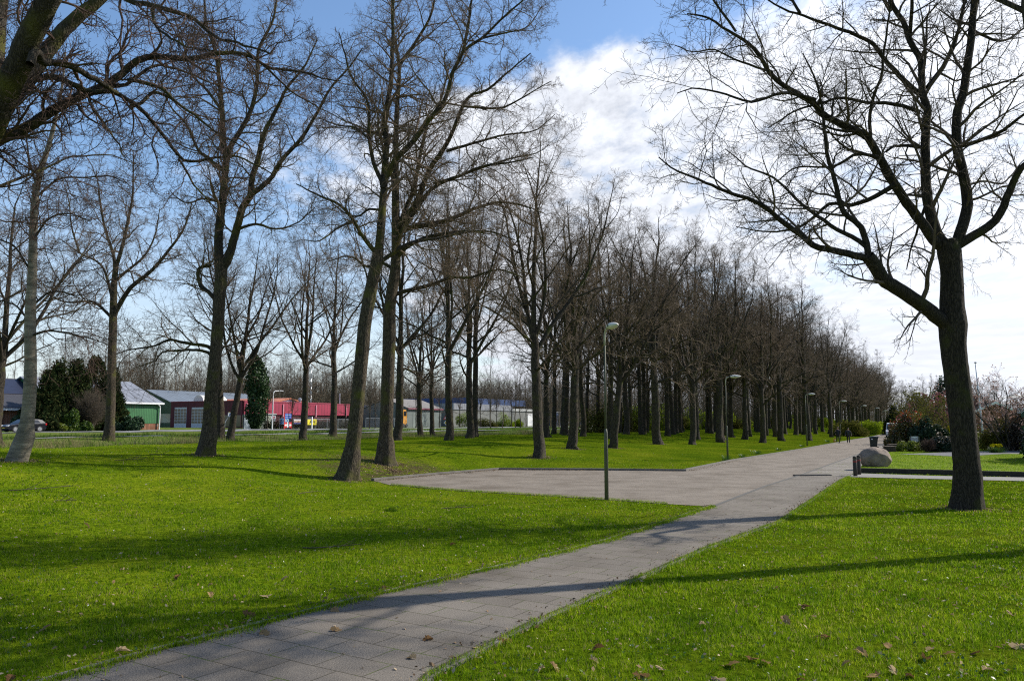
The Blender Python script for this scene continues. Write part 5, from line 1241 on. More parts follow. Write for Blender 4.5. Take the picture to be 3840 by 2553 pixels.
    MB().box(L / 2 - .005, L / 2 + .012, -.26, .26, .40, .5).part('number_plate', mat('plate', (.62, .5, .05)), t)
    MB().box(-L / 2 - .014, -L / 2 + .01, -.26, .26, .55, .66).part('number_plate', mat('plate', (.62, .5, .05)), t)
    return t
def onroad(px, v): p = onv(px, v); p.z = float(hgt(p.x, p.y)) + .06; return p
p = onroad(88, -91); car('hatchback_car', 'black hatchback driving left on the main road behind the birch', (.006, .0065, .011), p, -math.pi / 2 - AU)
p = onroad(2336, -88.8); car('hatchback_car', 'distant white hatchback on the main road behind the flared oak', (.62, .64, .68), p, -math.pi / 2 - AU)
p = onroad(2188, -88.8); car('hatchback_car', 'distant dark blue car on the main road, half behind grove trunks', (.03, .05, .12), p, -math.pi / 2 - AU)
p = flat(3338, 1641); car('parked_van', 'white van parked on the street, half hidden by the red-tipped shrub', (.66, .67, .70), (p.x + 1.0, p.y + 1.2, .03), -math.pi / 2 - AU + .05, 4.9, 1.9, 2.25, True)
# ------------------------------------------------------------------ people and dog
def skin(name, verts, edges, rad, m, parent, sub=2, root=0):
    me = bpy.data.meshes.new(name); me.from_pydata(verts, edges, []); o = bpy.data.objects.new(name, me); COL.objects.link(o)
    md = o.modifiers.new('s', 'SKIN'); md.use_smooth_shade = True
    for i, r in enumerate(rad): me.skin_vertices[0].data[i].radius = (r, r) if not isinstance(r, tuple) else r
    me.skin_vertices[0].data[root].use_root = True
    ss = o.modifiers.new('u', 'SUBSURF'); ss.levels = sub; ss.render_levels = sub
    dg = bpy.context.evaluated_depsgraph_get(); dg.update(); m2 = bpy.data.meshes.new_from_object(o.evaluated_get(dg)); bpy.data.objects.remove(o)
    m2.materials.clear(); m2.materials.append(m); m2.name = name
    if len(m2.polygons): m2.polygons.foreach_set('use_smooth', np.ones(len(m2.polygons), bool))
    return part(name, m2, parent)
def person(label, loc, rz, h, coat, trous, hair, arms='pocket', cap=None, stride=.22):
    t = thing('person', label, 'person', loc, rz); k = h / 1.75; t.scale = (k, k, k)
    sk_ = mat('skin_tone', (.42, .25, .18), (.38, .22, .15), 3, .6)
    # facing +x.  pelvis, chest, neck, head ; legs mid-stride
    def legs(): return [(0, 0, .95), (0, .095, .90), (stride * .55, .10, .50), (stride, .10, .09), (stride + .15, .11, .045), (0, -.095, .90), (-stride * .2, -.10, .49), (-stride * 1.0, -.10, .12), (-stride + .12, -.11, .045)]
    if arms == 'pocket': A = [(.02, .20, 1.42), (-.06, .29, 1.16), (.08, .22, .98), (.02, -.20, 1.42), (-.06, -.29, 1.16), (.08, -.22, .98)]
    else: A = [(.0, .19, 1.42), (-.04, .30, 1.15), (.10, .36, .92), (0, -.19, 1.42), (.02, -.30, 1.15), (.16, -.34, .93)]
    tor = [(0, 0, .95), (.0, 0, 1.15), (.0, 0, 1.36), (.01, 0, 1.49), (.03, 0, 1.58), (.04, 0, 1.66), (.03, 0, 1.74)]
    L_ = legs(); B = tor + L_[1:] + A; nb = len(tor)
    hd = [(A[2][0] + .03, A[2][1], A[2][2] - .09), (A[5][0] + .03, A[5][1], A[5][2] - .09)]; B += hd
    E = [(0, 1), (1, 2), (2, 3), (3, 4), (4, 5), (5, 6)]; o = nb
    E += [(0, o), (o, o + 1), (o + 1, o + 2), (o + 2, o + 3), (0, o + 4), (o + 4, o + 5), (o + 5, o + 6), (o + 6, o + 7)]; a = nb + 8
    E += [(2, a), (a, a + 1), (a + 1, a + 2), (2, a + 3), (a + 3, a + 4), (a + 4, a + 5), (a + 2, a + 6), (a + 5, a + 7)]
    rad = [.13, .12, .13, .06, .085, .10, .085] + [.085, .058, .042, .035, .085, .058, .042, .035] + [.055, .042, .034, .055, .042, .034] + [.03, .03]
    skin('body', B, E, rad, sk_, t)
    skin('trousers', L_, [(0, 1), (1, 2), (2, 3), (0, 5), (5, 6), (6, 7), (3, 4), (7, 8)], [.15, .105, .078, .062, .045, .105, .078, .062, .045], trous, t)
    cv = [(0, 0, .86), (0, 0, 1.0), (0, 0, 1.18), (0, 0, 1.36), (.01, 0, 1.47)] + A
    skin('jacket', cv, [(0, 1), (1, 2), (2, 3), (3, 4), (3, 5), (5, 6), (6, 7), (3, 8), (8, 9), (9, 10)], [(.19, .15), (.19, .155), (.18, .15), (.19, .14), .085, .085, .068, .055, .085, .068, .055], coat, t)
    hm = MB(); hm.lathe([(.001, 1.80), (.06, 1.795), (.10, 1.755), (.112, 1.70), (.105, 1.66)][::-1], 16, (.02, 0)); hp = hm.part('cap' if cap else 'hair', cap or hair, t, True)
    if cap: MB().prism([(.08, -.09), (.20, -.06), (.22, 0), (.20, .06), (.08, .09)], 1.69, 1.705, 'z').part('peak', cap, hp)
    for s in (-1, 1): MB().lathe([(.012, -.012), (.012, .012)], 8).part('eye', M_black, t).location = (.125, s * .034, 1.668)
    nose = MB().prism([(.12, 1.67), (.155, 1.63), (.12, 1.625)], -.014, .014).part('nose', sk_, t)
    for s in (-1, 1):
        q = L_[4] if s > 0 else L_[8]; MB().box(q[0] - .19, q[0] + .07, q[1] - .045, q[1] + .045, .0, .085).part('shoe', mat('shoe_dark', (.02, .016, .014)), t, bevel=.03)
    return t
navy = mat('coat_navy', (.014, .016, .028), (.01, .011, .018), 6, .85, .3); grey = mat('coat_charcoal', (.030, .033, .038), (.02, .022, .026), 6, .85, .3); blk = mat('trousers_black', (.012, .012, .014), None, 6, .9, .2)
hair = mat('hair_brown', (.06, .035, .022)); capm = mat('cap_black', (.015, .015, .017))
p = flat(3143, 1660, .02); person('walker in a dark navy coat, hands in pockets, beside the small dog', p, -math.pi / 2 - AU + .25, 1.78, navy, blk, hair, 'pocket', None, .2)
p = flat(3182, 1660, .02); person('walker in a black cap and charcoal jacket, arms swinging, right of the other', p, -math.pi / 2 - AU + .2, 1.68, grey, blk, hair, 'swing', capm, .12)
p = flat(3130, 1659, .01); t = thing('dog', 'small orange and white dog trotting left of the walker in navy', 'dog', p, -math.pi / 2 - .2); t.location.z = float(hgt(p.x, p.y)) + .0
fur = mat('fur_orange', (.45, .20, .07), (.34, .13, .04), 7, .95, .3); furw = mat('fur_white', (.62, .58, .52), (.5, .46, .4), 7, .95, .3)
V = [(-.22, 0, .33), (-.05, 0, .34), (.14, 0, .33), (.24, 0, .40), (.31, 0, .47), (.40, 0, .44), (-.30, 0, .40), (-.36, 0, .50),
     (.15, .06, .24), (.14, .06, .13), (.16, .06, .02), (.15, -.06, .24), (.17, -.06, .13), (.22, -.06, .03),
     (-.22, .06, .26), (-.27, .06, .15), (-.24, .06, .02), (-.2, -.06, .26), (-.22, -.06, .15), (-.17, -.06, .02)]
E = [(0, 1), (1, 2), (2, 3), (3, 4), (4, 5), (0, 6), (6, 7), (2, 8), (8, 9), (9, 10), (2, 11), (11, 12), (12, 13), (0, 14), (14, 15), (15, 16), (0, 17), (17, 18), (18, 19)]
skin('body', V, E, [.085, .09, .10, .065, .068, .032, .03, .02, .042, .026, .022, .042, .026, .022, .055, .026, .022, .055, .026, .022], fur, t)
MB().lathe([(.05, .21), (.092, .27), (.09, .33), (.05, .39)], 12, (.185, 0)).part('chest', furw, t, True)
for s in (-1, 1): MB().prism([(.27, .51), (.33, .52), (.29, .60)], s * .05 - .012, s * .05 + .012).part('ear', fur, t)
MB().lathe([(.014, .45), (.014, .475)], 8, (.435, 0)).part('nose', M_black, t)
# ------------------------------------------------------------------ plants
def frames(n_, g, up=0.0):
    nr = g.normal(0, 1, (n_, 3)); nr[:, 2] += up; nr /= np.linalg.norm(nr, axis=1, keepdims=True)
    t = np.cross(nr, g.normal(0, 1, (n_, 3))); t /= np.linalg.norm(t, axis=1, keepdims=True)
    return nr, t, np.cross(nr, t)
def leaves(C, size, g, asp=.45, up=.3, droop=None):
    """one small folded leaf (two faces) at each point"""
    n_ = len(C); nr, t, b = frames(n_, g, up)
    if droop is not None: t = t * (1 - droop[1]) + np.asarray(droop[0]) * droop[1]; t /= np.linalg.norm(t, axis=1, keepdims=True); b = np.cross(nr, t)
    s = (np.broadcast_to(size, (n_,)) * g.uniform(.7, 1.3, n_))[:, None]
    V = np.stack([C - t * s, C + b * s * asp + nr * s * .15, C + t * s, C - b * s * asp + nr * s * .15], 1).reshape(-1, 3)
    i = np.arange(n_)[:, None] * 4
    return V, np.concatenate([i, i + 1, i + 2, i + 3], 1)
def cloud(rx, ry, rz, n_, g, clumps=18, cs=.34, low=.05, top=0):
    """clumpy points filling a bush: flat foot, uneven top"""
    d = g.normal(0, 1, (clumps, 3)); d[:, 2] = np.abs(d[:, 2]) * .9 + top; d /= np.linalg.norm(d, axis=1, keepdims=True)
    c = d * (g.uniform(.45, .92, (clumps, 1))) * np.array([rx, ry, rz]); c[:, 2] = np.maximum(c[:, 2], low * rz)
    w = g.uniform(.6, 1.3, clumps); k = g.choice(clumps, n_, p=w / w.sum())
    q = g.normal(0, 1, (n_, 3)); q /= np.linalg.norm(q, axis=1, keepdims=True); q *= (g.random((n_, 1)) ** .4)
    P = c[k] + q * cs * np.array([rx, ry, rz]) * w[k][:, None]
    P[:, 2] = np.abs(P[:, 2])
    return P, c
def shrub(name, label, loc, rx, ry, rz, n_, leaf, m, seed, cat='shrub', clumps=18, cs=.36, stem=None, extra=None, asp=.45, group=None, up=.3, nostem=False):
    g = np.random.default_rng(seed); t = thing(name, label, cat, loc, 0, group)
    n_ = int(n_ * 1.9); P, c = cloud(rx, ry, rz, n_, g, clumps, cs); V, Fq = leaves(P, leaf, g, asp, up)
    part('foliage', mesh('foliage', V, Fq, m, False), t)
    if extra:
        em, fr, zmin = extra; sel = P[P[:, 2] > zmin * rz]; sel = sel[g.random(len(sel)) < fr]
        r_ = sel / np.array([rx, ry, rz]); out = sel * (1 + .06 / np.maximum(np.linalg.norm(r_, axis=1, keepdims=True), .3))
        V, Fq = leaves(out, leaf * 1.1, g, asp, .8); part('young_leaves', mesh('young_leaves', V, Fq, em, False), t)
    if not nostem:
        k = min(9, len(c)); A = np.zeros((k, 5, 3)); b0 = g.normal(0, .08, (k, 3)) * np.array([rx, ry, 0])
        for j in range(5): A[:, j] = b0 * (1 - j / 4) + c[:k] * (j / 4) + np.array([0, 0, -.05 + .1 * math.sin(j / 4 * 3.14)])
        r0 = max(rz * .012, .008); part('stems', tubemesh('stems', [(A, np.tile(np.linspace(r0, r0 * .4, 5), (k, 1)), 5)], stem or T_dark), t)
    return t
def twigbush(name, label, loc, h, w, n_, m, seed, K2=9, K3=5, cat='shrub', fine=.006):
    g = np.random.default_rng(seed); t = thing(name, label, cat, loc)
    az = g.random(n_) * 6.28; tilt = g.random(n_) ** .7 * .8; d = np.stack([np.cos(az) * np.sin(tilt) * w / h, np.sin(az) * np.sin(tilt) * w / h, np.cos(tilt)], 1); d /= np.linalg.norm(d, axis=1, keepdims=True)
    P = np.zeros((n_, 6, 3)); P[:, 0] = g.normal(0, .06 * w, (n_, 3)) * np.array([1, 1, 0]); L = h * g.uniform(.65, 1.0, n_)
    for k in range(1, 6):
        d = d + g.normal(0, .07, d.shape); d /= np.linalg.norm(d, axis=1, keepdims=True); P[:, k] = P[:, k - 1] + d * (L / 5)[:, None]
    r = np.tile(np.linspace(fine * 2.2, fine, 6), (n_, 1))
    L2, q2, l2 = grow(P, r, K2, .2, 1, (15, 45), L * .45, 5, .12, .05, .8, .003, fine, g)
    L3, q3, l3 = grow(L2, q2, K3, .2, 1, (20, 50), l2 * .5, 4, .15, .05, .8, .003, fine * .8, g)
    part('stems', tubemesh('stems', [(P, r, 4)], m), t); part('twigs', tubemesh('twigs', [(L2, q2, 3), (L3, q3, 3)], m), t); return t
def conifer(name, label, loc, H, rad, n_, m, seed, base=.03, power=.7, leaf=.22, group=None, lumps=7, droop=(0, 0, 1), dr=.45, tip=.0):
    g = np.random.default_rng(seed); t = thing(name, label, 'conifer', loc, g.random() * 6.28, group)
    nc = 70; cz = g.random(nc) ** 1.1 * .97; ca = g.random(nc) * 6.28; cr = rad * (1 - cz) ** power * np.minimum(1, (cz + .15) / .25) * g.uniform(.45, 1.05, nc)
    w = (1.15 - cz) * g.uniform(.5, 1.4, nc); k = g.choice(nc, n_, p=w / w.sum()); sz = rad * (.16 + .24 * (1 - cz)) * g.uniform(.7, 1.3, nc)
    q = g.normal(0, 1, (n_, 3)); q *= (.55 + .45 * g.random((n_, 1))) / np.linalg.norm(q, axis=1, keepdims=True)
    C = np.stack([cr * np.cos(ca), cr * np.sin(ca), (base + cz * (1 - base)) * H], 1)[k] + q * sz[k][:, None] * np.array([1, 1, 1.9]); C[:, 2] = np.abs(C[:, 2]); az = np.arctan2(C[:, 1], C[:, 0])
    out = np.stack([np.cos(az), np.sin(az), np.zeros(n_)], 1)
    d = out * .55 + np.asarray(droop)[None]; d /= np.linalg.norm(d, axis=1, keepdims=True)
    nr, tt, b = frames(n_, g); V, Fq = leaves(C, leaf, g, .4, .0, (d, dr))
    part('foliage', mesh('foliage', V, Fq, m, False), t)
    mb = MB(); mb.tube([(0, 0, -.1), (0, 0, H * .5), (0, 0, H * .93)], [H * .022, H * .012, .02], 8); mb.part('trunk', B_dark, t, True)
    return t
def place(px, v): p = onv(px, v); return p
L_con = leafmat('conifer_green', (.012, .024, .010), (.026, .038, .013), .15, .0, .5, c3=(.048, .048, .018))
L_laurel = leafmat('laurel_green', (.020, .055, .008), (.06, .12, .012), .3, .04, .45, c3=(.14, .19, .015))
L_jun = leafmat('juniper_green', (.018, .045, .018), (.035, .075, .025), .15, .04, .5)
L_ivy = leafmat('ivy_green', (.010, .026, .008), (.025, .058, .014), .15, .025, .5, c3=(.05, .09, .025))
L_rhodo = leafmat('dark_glossy_leaf', (.008, .022, .012), (.020, .045, .020), .1, .03, .5, c3=(.035, .06, .03))
L_phot = leafmat('photinia_leaf', (.03, .055, .010), (.12, .105, .018), .35, .07, .4, c3=(.17, .07, .02))
L_red = leafmat('young_red_leaf', (.30, .035, .018), (.20, .05, .02), .4, .10, .3)
L_pier = leafmat('pink_tipped_leaf', (.05, .055, .025), (.18, .12, .09), .25, .08, .4)
L_pinkf = leafmat('pale_pink_bloom', (.40, .24, .21), (.52, .36, .31), .3)
L_yel = leafmat('forsythia_yellow', (.45, .40, .01), (.30, .30, .01), .35)
L_low = leafmat('low_yellow_green', (.09, .14, .012), (.20, .23, .03), .35, .05, .4, c3=(.05, .09, .01))
L_olive = leafmat('olive_twiggy_leaf', (.07, .078, .016), (.135, .125, .03), .35)
L_under = leafmat('spring_leaf', (.14, .20, .012), (.24, .31, .018), .5, c3=(.09, .14, .012))
L_cherry = leafmat('cherry_bloom', (.24, .085, .10), (.32, .15, .155), .3)
L_copper = leafmat('copper_leaf', (.11, .055, .03), (.19, .10, .055), .3)
L_euc = leafmat('grey_green_leaf', (.035, .05, .022), (.08, .09, .04), .3)
G = 'dark garden conifers beside the farmhouse'
for px, top, w, v, lab, sd in ((172, 1388, 1.25, -97, 'leftmost and lowest dark conifer of the row beside the farmhouse', 1), (218, 1347, 1.25, -98, 'pointed dark conifer, second from the left in the row by the farmhouse', 2),
                           (284, 1345, 1.45, -98.5, 'middle dark conifer of the row by the farmhouse, behind the brown bush', 3), (350, 1338, 1.55, -99, 'tallest dark conifer of the row, behind the forked bare tree', 4),
                           (412, 1372, 1.25, -99.5, 'rightmost conifer of the row, its thin crown reaching the green shed', 5)):
    p = place(px, v); a, b = ray(px, top); conifer('conifer', lab, p, CAMZ + b * p.y - p.z, w * 1.8, 9500, L_con, sd, power=.62, leaf=.24, group=G)
p = place(140, -96.5); shrub('evergreen_shrub', 'dark rounded evergreen mass between the farmhouse and the conifers', p, 2.6, 2, 3.4, 7000, .22, L_con, 6, clumps=22)
p = place(84, -97); shrub('evergreen_shrub', 'clipped dark ball bush in front of the farmhouse', p, 1.3, 1.3, 2.2, 4000, .14, L_jun, 7, clumps=26, cs=.3)
p = place(262, -95.5); shrub('laurel_shrub', 'glossy yellow-green laurel bush beneath the dark conifers', p, 1.5, 1.3, 2.7, 4200, .14, L_laurel, 8)
p = place(200, -95); shrub('low_shrub', 'low brownish green shrub at the tail of the black car', p, 1.8, 1, 1.0, 1800, .15, L_low, 9, up=.8)
p = place(340, -95.8); twigbush('brown_bush', 'big rounded bush of bare reddish brown twigs left of the forked bare tree', p, 4.6, 2.9, 120, T_pale, 10, 10, 6, fine=.010)
p = place(468, -95.6); shrub('juniper', 'spreading dark green juniper at the foot of the green shed', p, 2.6, 1.6, 2.1, 6000, .2, L_jun, 11, cat='shrub', up=.2)
p = place(318, -94.6); shrub('low_shrub', 'small bright leafy shrub at the foot of the brown bush', p, .9, .7, 1.4, 900, .13, L_laurel, 12)
# ivy column
p = place(955, -94.6); a, b = ray(955, 1328); Hi = CAMZ + b * p.y - p.z
t = thing('ivy_tree', 'tall trunk wrapped in dark ivy like a green column before the red workshop', 'tree', p); g = np.random.default_rng(44)
n_ = 9000; z = g.random(n_); az = g.random(n_) * 6.28
prof = np.interp(z, [0, .05, .2, .42, .62, .8, .93, 1], [.35, .8, 1.45, 1.5, 1.7, 1.25, .85, .15]); lump = 1 + .2 * np.sin(3 * az + 17 * z) + .16 * np.sin(5 * az - 31 * z) + .09 * g.normal(0, 1, n_)
rr = prof * lump * (.3 + .7 * g.random(n_) ** .4); C = np.stack([rr * np.cos(az) + .35 * np.sin(z * 4), rr * np.sin(az), z * Hi], 1)
V, Fq = leaves(C, .17, g, .7, .1); part('ivy', mesh('ivy', V, Fq, L_ivy, False), t)
mb = MB(); mb.tube([(0, 0, -.2), (.1, 0, 2), (.3, 0, Hi * .5), (.1, 0, Hi * .96)], [.38, .26, .18, .03], 10); mb.part('trunk', B_dark, t, True)
# hedge behind the fence, filled as foliage
Lh_ = fu1 - fu0 + 3; g = np.random.default_rng(45); n_ = 9000
C = np.stack([g.random(n_) * Lh_, g.normal(.4, .25, n_), np.abs(g.normal(.7, .45, n_)) * (1 + .3 * np.sin(g.random(n_) * 6))], 1); V, Fq = leaves(C, .12, g, .5, .2); part('foliage', mesh('foliage', V, Fq, leafmat('scruffy_dark', (.014, .018, .010), (.035, .034, .02), .2, c3=(.08, .075, .045)), False), scr)
mb = MB(); [mb.tube([(x_, .4, -.1), (x_ + .1, .45, 1.1)], .03, 5) for x_ in np.arange(.5, Lh_, 1.3)]; mb.part('stems', T_dark, scr)
# roadside saplings
SAP = [(1001, 3, .62, 'thin bare sapling between the ivy column and the white street lamp'), (1096, 5, .60, 'forked bare sapling rising behind the town sign'), (1151, 2, .6, 'thin bare sapling beside the yellow banner'),
       (1297, 4, .66, 'bare roadside sapling at the right end of the red workshop'), (1386, 1, .72, 'pale-stemmed roadside sapling before the navy hall'), (1406, 6, .55, 'thin dark sapling right of the pale-stemmed one by the navy hall'),
       (1559, 0, .7, 'thin sapling in front of the grey shed door'), (1648, 2, .7, 'pale sapling by the corner of the grey shed'), (1725, 4, .72, 'sapling before the left part of the pale hall'),
       (1802, 5, .8, 'slender sapling before the middle of the pale hall'), (1838, 1, .78, 'ivy-dark sapling before the pale hall, left of a pair'), (1862, 3, .74, 'slim sapling before the pale hall, right of a pair'),
       (1918, 2, .75, 'sapling right of centre before the pale hall'), (1972, 0, .7, 'sapling at the white end of the pale hall')]
for px, rz, s, lab in SAP:
    p = place(px, -95 + (rz % 3) * .5); put_tree(THIN[rz % 2], lab, 'tree', p, rz, (s * .8, s * .8, s), 'roadside saplings along the main road')
for i, (px, w, h) in enumerate(((1745, 3.2, 3.0), (1825, 2.6, 2.6), (1890, 3.0, 3.4), (1940, 1.8, 2.2))):
    shrub('hedge_shrub', ('fresh green thicket at the left end of the pale hall', 'thin green thicket before the middle of the pale hall', 'tall yellow-green thicket right of the middle of the pale hall', 'small green thicket near the white end of the pale hall')[i], place(px, -97), w, 1.4, h, 2200, .12, L_under if i != 1 else L_olive, 60 + i, nostem=False)
# understorey along the edge of the wood at the end of the grove
GU = 'fresh green undergrowth at the foot of the far wood'
UND = [(2290, 120, -37), (2380, 116, -40), (2440, 112, -39), (2500, 110, -38), (2560, 108, -38), (2620, 112, -39), (2690, 116, -38.5), (2760, 118, -37.5), (2830, 124, -37), (2890, 130, -36), (2950, 138, -34), (3030, 150, -33), (2860, 140, -34), (2920, 146, -33.5), (2985, 160, -32), (3010, 170, -31), (3070, 175, -30.5), (3100, 185, -30), (3140, 195, -29), (3170, 205, -28), (2660, 108, -36.5), (2730, 110, -36)]
for i, (px, u_, v) in enumerate(UND):
    p = place(px, v); g = random.Random(i); s = g.uniform(.7, 1.35)
    shrub('undergrowth_shrub', 'leafy spring-green undergrowth bush behind the grove trunks', p, 4.2 * s, 2.5, 3.1 * s, 2600, .16, L_under if i % 3 else L_olive, 80 + i, group=GU, clumps=24, cs=.3)
for i, (px, v, h, lab) in enumerate(((3228, -9.5, 3.4, 'bright yellow-green bush behind the right-hand walker'), (3180, -13, 2.6, 'olive bush between the two walkers and the far lamps'), (3268, -8.5, 3.0, 'yellow-green bush between the fifth and sixth lamps'), (3310, -7.5, 2.6, 'far yellow-green bush by the seventh lamp'))):
    a = ray(px, HZ)[0]; Yq = (150, 132, 165, 190)[i]; q = Vector((a * Yq, Yq, 0)); q.z = float(hgt(q.x, q.y))
    shrub('spring_bush', lab, q, 3.6, 2.4, h, 2400, .16, L_under if i != 1 else L_olive, 100 + i, clumps=22, cs=.32)
# far woods, read as one brown mass
def wood_object(name, pts, Hr, seed, twig, dens=(13, 9, 6), fine=.019):
    g = np.random.default_rng(seed); P0 = np.array(pts); H = g.uniform(*Hr, len(P0))
    n_ = len(P0); K = 8; P = np.zeros((n_, K, 3)); zt = np.linspace(0, 1, K)
    P[:, :, 2] = zt[None] * H[:, None]; P[:, :, :2] += np.cumsum(g.normal(0, .12, (n_, K, 2)), 1); P += P0[:, None]
    r = (H * .0085)[:, None] * (1 - zt * .9)[None]
    L1, q1, l1 = grow(P, r, dens[0], .22, 1, (20, 55), H * .27, 6, .13, .07, .5, .01, fine, g, lt=.5)
    L2, q2, l2 = grow(L1, q1, dens[1], .15, 1, (25, 60), l1 * .45, 4, .18, .05, .6, .008, fine * .8, g)
    L3, q3, l3 = grow(L2, q2, dens[2], .15, 1, (25, 60), l2 * .55, 3, .2, .05, .7, .006, fine * .6, g)
    return tag(link(name, tubemesh(name, [(P, r, 6), (L1, q1, 4), (L2, q2, 3), (L3, q3, 3)], twig)), kind='stuff')
T_wood = mat('wood_brown', (.125, .098, .070), (.07, .056, .042), .08, .95, spec=.1)
def brush(name, pts, Hr, seed, m, label, fine=.012):
    g = np.random.default_rng(seed); P0 = np.array(pts); n_ = len(P0); H = g.uniform(*Hr, n_); d = g.normal(0, .28, (n_, 3)); d[:, 2] = 1; P = np.zeros((n_, 5, 3)); P[:, 0] = P0
    for k in range(1, 5): d = d + g.normal(0, .08, d.shape); P[:, k] = P[:, k - 1] + d / np.linalg.norm(d, axis=1, keepdims=True) * (H / 4)[:, None]
    r = (H * .006 + .004)[:, None] * np.linspace(1, .3, 5)[None]; A, q, l_ = grow(P, r, 9, .15, 1, (20, 55), H * .38, 4, .16, .06, .7, .006, fine, g); A2, q2, l2 = grow(A, q, 5, .2, 1, (20, 55), l_ * .5, 3, .16, .06, .7, .005, fine * .7, g)
    tag(link(name, tubemesh(name, [(P, r, 4), (A, q, 3), (A2, q2, 3)], m)), kind='stuff')['label'] = label
def spots(n_, uf, vf):
    out = []
    for _ in range(n_):
        u, v = uf(), vf(); x, y = xy(u, v); out.append((x, y, float(hgt(x, y)) - .05))
    return out
T_brush = mat('brush_brown', (.15, .12, .08), (.085, .072, .046), .15, .95, spec=.1)
brush('back_brush', spots(2300, lambda: random.uniform(92, 430), lambda: random.uniform(-172, -150)), (4, 13), 210, T_brush, 'brown brush along the foot of the wood behind the workshops', .02)
brush('wood_edge_brush', spots(900, lambda: random.uniform(100, 300), lambda: random.uniform(-176, -158)), (9, 16), 215, T_brush, 'tall brown thicket behind the workshops', .022)
brush('road_brush', spots(700, lambda: random.uniform(206, 460), lambda: -97 - random.random() * 14), (2.5, 7), 211, T_brush, 'brown brush along the far side of the main road', .02)
brush('street_end_brush', spots(500, lambda: random.uniform(330, 430), lambda: random.uniform(-36, 14)), (3, 9), 213, T_brush, 'brown brush closing the far end of the street', .03)
brush('avenue_brush', spots(420, lambda: random.uniform(150, 330), lambda: -34 - random.random() * 6), (2, 5), 214, T_brush, 'brown brush behind the avenue trees', .018)
brush('grove_brush', spots(900, lambda: random.uniform(112, 340), lambda: -36.5 - random.random() ** 1.5 * 22), (2, 6), 212, T_brush, 'brown brush along the far edge of the grove', .012)
pts = []
while len(pts) < 420:
    u = random.uniform(100, 450); v = -153 - random.random() ** 1.4 * 55
    x, y = xy(u, v); pts.append((x, y, 1.3))
wood_object('far_wood', pts, (16, 21), 200, T_wood)['label'] = 'brown bare wood rising behind the workshops across the main road'
pts = []
while len(pts) < 330:
    u = random.uniform(112, 400); v = -36.5 - random.random() ** 1.3 * 48
    if u < 132 and v < -52: continue
    x, y = xy(u, v); pts.append((x, y, float(hgt(x, y))))
wood_object('near_wood', pts, (12, 19), 201, T_wood, (12, 8, 5), .014)['label'] = 'brown bare wood closing the far side of the grove'
pts = []
while len(pts) < 190:
    u = random.uniform(205, 460); v = -98 - random.random() * 35
    x, y = xy(u, v); pts.append((x, y, 1.3))
wood_object('road_wood', pts, (12, 17), 203, T_wood)['label'] = 'brown bare wood along the far side of the main road'
pts = []
while len(pts) < 140:
    u = random.uniform(260, 520); v = random.uniform(10, 60) if random.random() < .5 else random.uniform(-36, 6)
    if v < 10: u = random.uniform(335, 480)
    x, y = xy(u, v); pts.append((x, y, 0))
wood_object('street_end_wood', pts, (10, 15), 202, T_wood)['label'] = 'hazy bare trees where the street disappears'
# ------------------------------------------------------------------ right-hand garden
def gat(px, py): return flat(px, py, GZ)
p = gat(3405, 1681); shrub('red_tipped_shrub', 'large shrub with red young leaves and pale glints, left of the letterbox', p, 1.65, 1.4, 3.2, 7000, .085, L_phot, 120, extra=(L_red, .22, .62), clumps=30, cs=.3)
p = gat(3352, 1679); shrub('red_tipped_shrub', 'lower shrub with dark and red leaves hiding the side of the white van', p, .85, .9, 2.0, 3000, .08, L_phot, 121, extra=(L_red, .15, .6), clumps=16)
p = gat(3336, 1674); shrub('white_flowered_shrub', 'small pale-flowered shrub at the street edge under the red-tipped one', p, .45, .4, .6, 700, .06, leafmat('pale_bloom', (.35, .33, .28), (.10, .11, .05), .3), 122)
p = gat(3492, 1683); shrub('rhododendron', 'dark glossy rhododendron left of the big oak trunk', p, 1.55, 1.3, 2.35, 6500, .10, L_rhodo, 123, clumps=28, cs=.3)
p = gat(3432, 1681); shrub('rhododendron', 'dark shrub directly behind the letterbox', p, .9, .8, 1.7, 3000, .09, L_rhodo, 124)
p = gat(3526, 1694); shrub('pink_tipped_shrub', 'rounded shrub with pinkish leaf tips just left of the big oak trunk', p, .95, .8, 1.5, 3600, .075, L_rhodo, 125, extra=(L_pier, .5, .4), clumps=24, cs=.3)
p = gat(3562, 1676); shrub('forsythia', 'bright yellow shrub peeping out left of the big oak trunk', p, .55, .5, 1.75, 1600, .06, L_yel, 126)
p = gat(3478, 1695); twigbush('heather_mound', 'low reddish brown twiggy mound right of the letterbox', p, .85, .9, 90, T_red, 127, 8, 5, fine=.005)
p = gat(3410, 1692); shrub('ground_cover_shrub', 'low yellow-green leafy shrub around the letterbox posts', p, 1.0, .6, .85, 1500, .06, L_low, 128, up=.9)
p = gat(3460, 1690); shrub('ground_cover_shrub', 'low golden shrub right of the letterbox posts', p, .6, .4, .7, 700, .055, L_low, 129, up=.9)
p = gat(3745, 1688); shrub('olive_bush', 'wide rounded olive-brown bush right of the flagpole', p, 1.5, 1.2, 2.3, 8000, .05, L_olive, 130, clumps=34, cs=.3)
p = gat(3668, 1682); shrub('olive_bush', 'lighter bush between the big oak trunk and the flagpole', p, .8, .9, 1.5, 2600, .06, L_low, 131)
x_ = 31.5; shrub('tall_hedge', 'tall evergreen hedge outside the right edge, shading the garden lawn', Vector((x_, 43, GZ)), 2.2, 4.5, 5.2, 6000, .2, L_jun, 170, 'hedge', clumps=34)
p = gat(3600, 1676); shrub('olive_bush', 'olive bush hidden mostly behind the big oak trunk', p, 1.2, 1.0, 2.6, 4000, .06, L_olive, 171)
